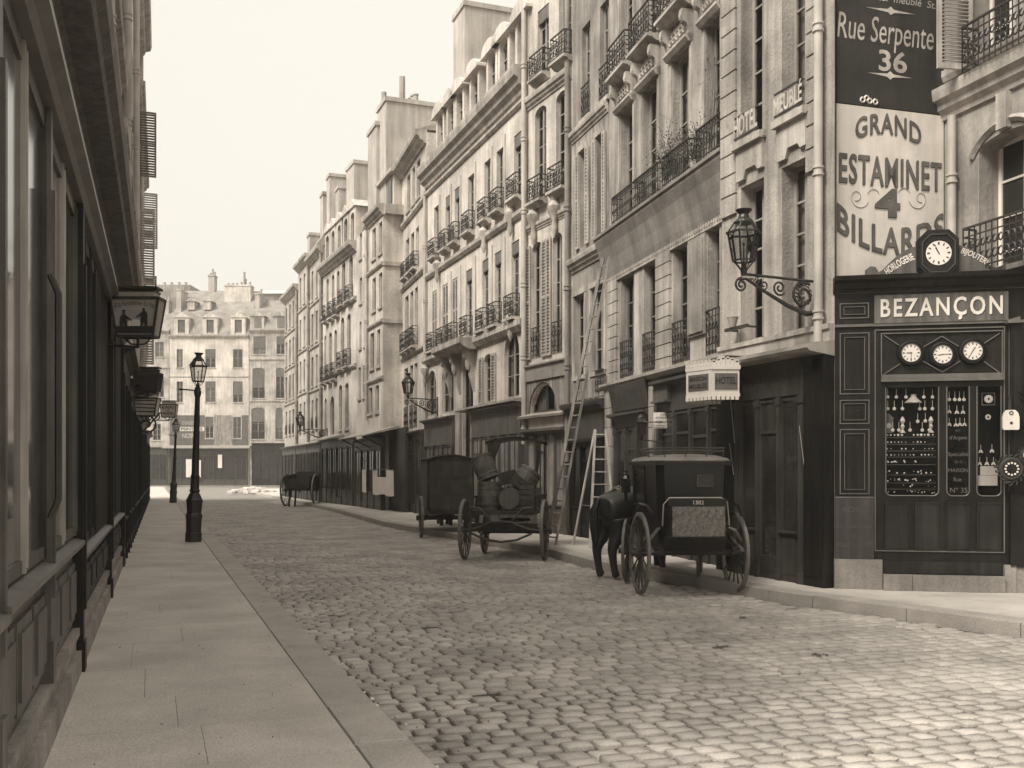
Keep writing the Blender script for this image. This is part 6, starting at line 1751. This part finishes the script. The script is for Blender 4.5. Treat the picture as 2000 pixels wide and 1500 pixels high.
def horse(X, D, rz, label, grp='horses harnessed in the street'):
    T = thing('horse', label, 'horse', (X, D, 0), rz, grp)
    V = [(0, -.78, 1.12, .14), (0, -.66, 1.15, .26), (0, -.5, 1.18, .34), (0, -.2, 1.17, .34), (0, .12, 1.14, .33), (0, .45, 1.15, .29), (0, .68, 1.27, .21), (0, .86, 1.47, .155), (0, 1.02, 1.67, .12), (0, 1.16, 1.68, .11), (0, 1.32, 1.5, .085), (0, 1.42, 1.36, .065)]
    E = [(i, i + 1) for i in range(11)]
    for sx in (-1, 1):
        b = len(V); sh = .05 * sx
        V += [(sx * .15, -.52, 1.0, .25), (sx * .16, -.50 + sh, .78, .17), (sx * .14, -.66 + sh, .50, .085), (sx * .14, -.62 + sh, .22, .06), (sx * .14, -.59 + sh, .09, .066), (sx * .14, -.55 + sh, .03, .075)]
        E += [(2, b)] + [(b + i, b + i + 1) for i in range(5)]
        b = len(V)
        V += [(sx * .15, .5, .95, .17), (sx * .14, .48 - sh, .74, .115), (sx * .13, .52 - sh, .45, .075), (sx * .13, .51 - sh, .20, .055), (sx * .13, .54 - sh, .09, .062), (sx * .13, .57 - sh, .03, .072)]
        E += [(5, b)] + [(b + i, b + i + 1) for i in range(5)]
    me = bpy.data.meshes.new('body'); me.from_pydata([v[:3] for v in V], E, []); me.materials.append(COAT)
    o = bpy.data.objects.new('body', me); COL.objects.link(o); o.parent = T
    sk = o.modifiers.new('skin', 'SKIN'); sk.use_smooth_shade = True
    for i, v in enumerate(me.skin_vertices[0].data): v.radius = (V[i][3], V[i][3]); v.use_root = (i == 4)
    ss = o.modifiers.new('sub', 'SUBSURF'); ss.levels = 2; ss.render_levels = 2
    m = MB()
    for sx in (-1, 1): m.tube([(sx * .05, 1.02, 1.76), (sx * .07, 1.02, 1.83), (sx * .075, 1.04, 1.9)], [.03, .028, .004], 6)
    m.build('ear', COAT, T)
    m = MB()
    for k in range(9):
        a = k * .7; m.tube([(.02 * math.cos(a), -.78, 1.3), (.05 * math.cos(a), -.87, 1.12), (.06 * math.cos(a), -.86 + .03 * math.sin(a), .85), (.05 * math.cos(a), -.84, .55 + .06 * math.sin(a * 3))], [.03, .035, .03, .006], 5)
    m.build('tail', HAIR, T, smooth=True)
    m = MB()
    for k in range(16):
        t = k / 15; m.tube([(0, .62 + .42 * t, 1.5 + .32 * t), (.06, .6 + .42 * t, 1.42 + .3 * t), (.11, .62 + .42 * t, 1.27 + .3 * t)], [.02, .02, .005], 4)
    m.build('mane', HAIR, T)
    m = MB()
    for y0, rz_, rx in ((-.36, .295, .27), (.25, .30, .28)):
        m.ring((0, y0, 1.165), (rx / rz_, 0, 0), (0, 0, 1), rz_ - .012, .016, 24, 5)
    m.tube([(0, -.74, 1.27), (0, -.46, 1.455), (0, -.2, 1.44), (0, .25, 1.43), (0, .55, 1.42)], .014, 5)
    for sx in (-1, 1): m.tube([(sx * .2, -.72, 1.0), (sx * .275, -.36, 1.0), (sx * .28, .2, 1.02), (sx * .24, .6, 1.12)], .016, 5)
    m.ring((0, .6, 1.26), (.75, 0, 0), (0, .35, .93), .3, .05, 20, 6); m.build('harness', STRAP, T, smooth=True)
    m = MB(); m.lathe([(.001, .05), (.02, .03), (.012, 0), (.03, -.02)], (0, -.36, 1.475), 8)
    for k in range(6): a = k * math.pi / 3; m.lathe([(.001, -.012), (.012, 0), (.001, .012)], (.04 * math.cos(a), -.36 + .04 * math.sin(a), 1.46), 6)
    m.build('harness_stud', BRASS, T)
    return T
horse(2.06, 16.62, rad(-58), 'dark brown cab horse standing turned to the right in front of the black cab')

def barrel(X, D, z, R, h, label, rot=(0, 0, 0), m_=None, bulge=1.12, kind='barrel', grp=None, staves=18):
    T = thing(kind, label, kind.replace('_', ' '), (X, D, z), 0, grp); T.rotation_euler = rot
    first = None; m_ = m_ or CARTG
    for k in range(staves):
        a0 = 2 * math.pi * k / staves
        if first is None:
            s = MB(); w = math.pi / staves * .93; vs = []
            for j, (f, zz) in enumerate(((1, 0), (1 + (bulge - 1) * .75, .25), (bulge, .5), (1 + (bulge - 1) * .75, .75), (1, 1))):
                for a in (-w, w): vs.append((R * f * math.cos(a), R * f * math.sin(a), zz * h))
            s.add(vs, [(2 * j, 2 * j + 1, 2 * j + 3, 2 * j + 2) for j in range(4)]); first = s.build('stave', m_, T)
        else:
            c = first.copy(); COL.objects.link(c); c.rotation_euler = (0, 0, a0)
    s = MB(); s.lathe([(R * .96, .03 * h), (R * 1.1, .5 * h), (R * .96, .97 * h)], (0, 0, 0), 18); s.lathe([(R * .97, h * .94), (R * .97, h * .96)], (0, 0, 0), 18); s.build('head', m_, T)
    for zz in (.04, .22, .78, .96):
        f = 1 + (bulge - 1) * (1 - (2 * zz - 1) ** 2); s = MB(); s.lathe([(R * f + .004, zz * h - .018), (R * f + .01, zz * h - .018), (R * f + .01, zz * h + .018), (R * f + .004, zz * h + .018)], (0, 0, 0), 20); s.build('hoop', WOOD_M if m_ is CARTG else IRON, T)
    return T

def dray():
    T = thing('dray_cart', 'open four-wheeled cart with a canopied driver seat, loaded with tubs and crates', 'cart', (-.15, 19.85, 0), rad(-8))
    m = MB(); m.box(-.62, .62, -.35, 2.3, .90, .96); B = m.build('platform', CARTW, T)
    for k in range(7):
        q = MB(); q.box(-.6 + k * .172, -.6 + k * .172 + .165, -.36, 2.3, .96, .985); q.build('floor_board', CARTW, B)
    for sx in (-1, 1):
        q = MB(); q.box(sx * .6 - .02, sx * .6 + .02, -.3, 2.25, 1.22, 1.27)
        for y in (-.28, .3, .9, 1.5, 2.1): q.beam((sx * .6, y, .95), (sx * .6, y, 1.25), .035)
        q.build('side_rail', CARTW, T)
        wheel(T, sx * .80, 0, .60, 14, w=.07, rim=TYRE); wheel(T, sx * .66, 1.55, .46, 12, w=.06)
        q = MB(); q.tube([(sx * .62, -.42, 1.05), (sx * .42, -.44, 1.03), (sx * .26, -.44, .85), (sx * .18, -.44, .74)], .028, 6); q.build('spring_horn', CARTW, T, smooth=True)
    q = MB(); q.tube([(-.78, -.44, .60), (-.5, -.44, .64), (-.2, -.44, .76), (.0, -.44, .78), (.2, -.44, .76), (.5, -.44, .64), (.78, -.44, .60)], .03, 6); q.tube([(-.6, -.44, .55), (-.3, -.44, .42), (0, -.44, .38), (.3, -.44, .42), (.6, -.44, .55)], .026, 6); q.build('leaf_spring', CARTW, T, smooth=True)
    q = MB(); q.tube([(-.8, 0, .6), (.8, 0, .6)], .045, 8); q.box(-.66, .66, -.05, .05, .62, .72); q.build('axle', CARTW, T)
    q = MB(); q.tube([(-.66, 1.55, .46), (.66, 1.55, .46)], .035, 8); q.box(-.05, .05, 0, 1.9, .55, .63); q.ring((0, 1.55, .72), (1, 0, 0), (0, 1, 0), .3, .03, 18, 5); q.build('fore_carriage', CARTW, T)
    q = MB(); q.box(-.5, .5, 1.75, 2.2, .985, 1.4); q.build('driver_seat', CARTW, T)
    # canopy
    n = 10; q = MB(); vs = []
    for k in range(n + 1):
        x = -.62 + 1.24 * k / n; z = 2.36 + .1 * math.sin(math.pi * k / n)
        for (y, dz) in ((1.35, -.03), (2.3, -.03), (2.3, .03), (1.35, .03)): vs.append((x, y, z + dz))
    q.add(vs, [(k * 4 + i, k * 4 + (i + 1) % 4, k * 4 + 4 + (i + 1) % 4, k * 4 + 4 + i) for k in range(n) for i in range(4)])
    q.build('canopy', WOOD_K, T)
    for sx in (-1, 1):
        for y in (1.4, 2.25):
            q = MB(); q.tube([(sx * .56, y, .98), (sx * .56, y, 2.36)], .018, 5); q.build('canopy_post', IRON, T)
        q = MB(); vs = []; nn = 12
        for k in range(nn + 1):
            t = k / nn; x = sx * (.58 - (.30 if sx < 0 else .12) * t); vs += [(x, 1.36 + .02 * math.sin(k * 2.2), 2.37), (sx * (.56 - .16 * t * (1 if sx < 0 else .5)), 1.37 + .03 * math.sin(k * 2.2), 2.05), (sx * (.50 - .05 * t), 1.38 + .02 * math.sin(k * 2.0), 1.62)]
        q.add(vs, [(3 * k + i, 3 * k + 3 + i, 3 * k + 4 + i, 3 * k + 1 + i) for k in range(nn) for i in (0, 1)]); q.build('curtain', CANVAS, T, smooth='full')
    return T
dray()
def dl(x, y):   # a point on the dray bed
    a = rad(-8); return (-.15 + x * math.cos(a) - y * math.sin(a), 19.85 + x * math.sin(a) + y * math.cos(a))
x, y = dl(-.30, .05); barrel(x, y, .99, .235, .56, 'upright old wooden tub at the left rear of the loaded cart', kind='tub', bulge=1.05)
x, y = dl(-.34, .22); barrel(x, y, 1.60, .21, .50, 'wooden tub tilted to the left on top of the upright tub', rot=(rad(-8), rad(-22), 0), kind='tub', bulge=1.0)
x, y = dl(.13, -.28); barrel(x, y, 1.215, .195, .6, 'small barrel lying with its round end towards the camera', rot=(rad(-90), 0, rad(-8)), kind='barrel')
x, y = dl(.20, .28); barrel(x, y, 1.32, .235, .55, 'wooden tub tilted to the right, on the right side of the load', rot=(rad(-10), rad(35), 0), kind='tub', bulge=1.0)
def crate(X, D, z, sx, sy, sz, label, rot):
    T = thing('crate', label, 'crate', (X, D, z), 0); T.rotation_euler = rot
    n = max(2, int(sz / .09))
    for k in range(n):
        z0 = sz * k / n + .008; z1 = sz * (k + 1) / n - .008
        for (a, b, c, d) in ((-sx, sx, -sy, -sy + .015), (-sx, sx, sy - .015, sy), (-sx, -sx + .015, -sy + .015, sy - .015), (sx - .015, sx, -sy + .015, sy - .015)):
            q = MB(); q.box(a, b, c, d, z0, z1); q.build('slat', CARTW, T)
    q = MB(); q.box(-sx + .015, sx - .015, -sy + .015, sy - .015, 0, .015)
    for a in (-1, 1):
        for b in (-1, 1): q.box(a * (sx - .0275) - .0125, a * (sx - .0275) + .0125, b * (sy - .0275) - .0125, b * (sy - .0275) + .0125, .015, sz)
    q.build('frame', CARTW, T)
x, y = dl(.06, .35); crate(x, y, 1.52, .18, .14, .24, 'open slatted crate perched in the middle of the load', (rad(6), rad(-14), 0))
x, y = dl(.46, .0); crate(x, y, .99, .15, .2, .5, 'tall dark slatted crate standing at the right rear of the cart', (0, 0, rad(-8)))
x, y = dl(.22, -.05); crate(x, y, 1.46, .13, .12, .22, 'small dark box leaning on the tilted right-hand tub', (rad(0), rad(38), 0))

def van():
    T = thing('covered_van', 'tall dark closed wooden van parked ahead of the loaded cart', 'van', (-1.66, 26.6, 0), rad(9))
    m = MB(); loft(m, [(.62, .60, -.3, 1.9), (.8, .62, -.35, 1.95), (2.05, .62, -.35, 1.95)]); B = m.build('body', CARTW, T)
    m = MB(); vs = []; n = 10
    for k in range(n + 1):
        x = -.68 + 1.36 * k / n; z = 2.05 + .13 * math.sin(math.pi * k / n)
        for (y, dz) in ((-.42, 0), (2.05, 0), (2.05, .03), (-.42, .03)): vs.append((x, y, z + dz))
    m.add(vs, [(k * 4 + i, k * 4 + (i + 1) % 4, k * 4 + 4 + (i + 1) % 4, k * 4 + 4 + i) for k in range(n) for i in range(4)]); m.build('roof', CARTG, T)
    m = MB(); m.prism_y([(-.6, 2.04), (.6, 2.04), (.4, 2.13), (0, 2.17), (-.4, 2.13)], -.34, 1.94); m.build('gable', CARTW, T)
    for x0 in (-.56, .01):
        q = MB(); q.box(x0, x0 + .55, -.375, -.352, .75, 2.0); d = q.build('door', CARTW, B); q = MB(); q.box(x0 + .05, x0 + .5, -.392, -.376, 1.6, 1.63); q.box(x0 + .05, x0 + .5, -.392, -.376, 1.15, 1.18); q.build('hinge_strap', IRON, B)
    for sx in (-1, 1):
        wheel(T, sx * .76, 0, .55, 12, False, w=.07); wheel(T, sx * .66, 1.6, .42, 12, False, w=.06)
        q = MB(); q.tube([(sx * .6, -.4, .7), (sx * .62, 0, .56), (sx * .6, .4, .7)], .03, 6); q.build('leaf_spring', CARTW, T)
    q = MB(); q.tube([(-.76, 0, .55), (.76, 0, .55)], .04, 6); q.tube([(-.66, 1.6, .42), (.66, 1.6, .42)], .035, 6); q.build('axle', CARTW, T)
    q = MB(); q.box(-.55, .55, 1.95, 2.4, .9, 1.3); q.build('driver_seat', CARTW, T)
van()
horse(-2.05, 30.2, rad(9), 'dark horse between the shafts of the covered van, only its legs showing beneath', )

def tumbril():
    T = thing('two_wheeled_cart', 'small high-wheeled wooden tip cart standing far down the street', 'cart', (-10.75, 50.0, 0), rad(-6))
    for sx in (-1, 1):
        wheel(T, sx * .80, .6, .82, 12, False, w=.09)
        q = MB(); q.add([(sx * .55, -.1, .9), (sx * .55, 1.7, .9), (sx * .66, 1.8, 1.65), (sx * .66, -.15, 1.5), (sx * .59, -.1, .9), (sx * .59, 1.7, .9), (sx * .70, 1.8, 1.65), (sx * .70, -.15, 1.5)], [(0, 1, 2, 3), (4, 5, 6, 7), (0, 1, 5, 4), (1, 2, 6, 5), (2, 3, 7, 6), (3, 0, 4, 7)]); q.build('side_board', CARTW, T)
        q = MB(); q.tube([(sx * .45, -.2, .85), (sx * .42, 3.6, 1.0)], .04, 6); q.build('shaft', CARTW, T)
        q = MB(); q.tube([(sx * .15 - .25, .1, .9), (sx * .15 - .28, .0, .0)], .05, 6); q.build('prop', CARTW, T)
    q = MB(); q.box(-.57, .57, -.1, 1.7, .84, .9); q.build('floor', CARTW, T)
    q = MB(); q.box(-.55, .55, -.14, -.1, .9, 1.42); q.build('tail_board', CARTW, T)
    q = MB(); q.box(-.6, .6, 1.7, 1.74, .9, 1.75); q.build('front_board', CARTW, T)
    q = MB(); q.tube([(-.8, .6, .82), (.8, .6, .82)], .05, 6); q.build('axle', CARTW, T)
tumbril()

# ---------------------------------------------------------------- balcony shrubs
def shrub(F, u, v, z, h, r, n, label, sparse=False):
    T = F.thing('potted_shrub', label, 'plant', u=u, v=v, z=z)
    q = MB(); q.lathe([(.07, 0), (.1, .16), (.11, .17), (.09, .18)], (0, 0, 0), 10); q.build('pot', GREYPOT, T)
    st = MB(); lf = MB(); rr = random.Random(int(h * 100 + n))
    for k in range(9 if not sparse else 5):
        a = rr.uniform(0, 6.28); p = Vector((0, 0, .15)); pts = [p.copy()]; d = Vector((math.cos(a) * .25, math.sin(a) * .25, 1)).normalized()
        L = h * rr.uniform(.55, 1)
        for s in range(6):
            d = (d + Vector((rr.uniform(-.25, .25), rr.uniform(-.25, .25), rr.uniform(-.1, .15))) * (1 if not sparse else .5)).normalized(); p = p + d * L / 6; pts.append(p.copy())
            for b in range(n):
                q2 = p + Vector((rr.gauss(0, r), rr.gauss(0, r), rr.gauss(0, r))); e = Vector((rr.uniform(-1, 1), rr.uniform(-1, 1), rr.uniform(-1, 1))).normalized() * .022; g = e.cross(Vector((rr.uniform(-1, 1), rr.uniform(-1, 1), .3))).normalized() * .012
                lf.add([q2 - e, q2 - g, q2 + e, q2 + g], [(0, 1, 2, 3)])
                if rr.random() < .3: st.tube([p, q2], .003, 3, cap=False)
        st.tube(pts, [.009] * 4 + [.005] * 3, 4)
    st.build('stem', BARK, T); lf.build('foliage', LEAF, T)
shrub(F2, F2.u(1330), -.15, 7.12, 1.15, .11, 9, 'leafy shrub in a pot on the third coved-band balcony from the left')
shrub(F2, F2.u(1316), -.15, 7.12, .6, .08, 8, 'low leafy plant at the left end of the third balcony')
shrub(F2, F2.u(1371), -.15, 7.12, .75, .09, 8, 'bushy small plant at the left end of the fourth balcony')
shrub(F2, F2.u(1404), -.15, 7.12, 2.1, .12, 2, 'tall thin bare-branched plant at the right end of the fourth balcony', True)

# ---------------------------------------------------------------- the air
HAZE = True
if HAZE:
    hz = MB(); hz.box(-170, 90, -30, 175, -1.2, 26.0)
    hm = bpy.data.materials.new('haze_air'); hm.use_nodes = True; n = hm.node_tree.nodes; n.clear()
    o_ = n.new('ShaderNodeOutputMaterial'); pv = n.new('ShaderNodeVolumePrincipled'); pv.inputs['Color'].default_value = (.99, .95, .89, 1); pv.inputs['Density'].default_value = .0015; pv.inputs['Anisotropy'].default_value = .2
    hm.node_tree.links.new(pv.outputs[0], o_.inputs['Volume'])
    hz.build('haze', hm, None, kind='stuff')
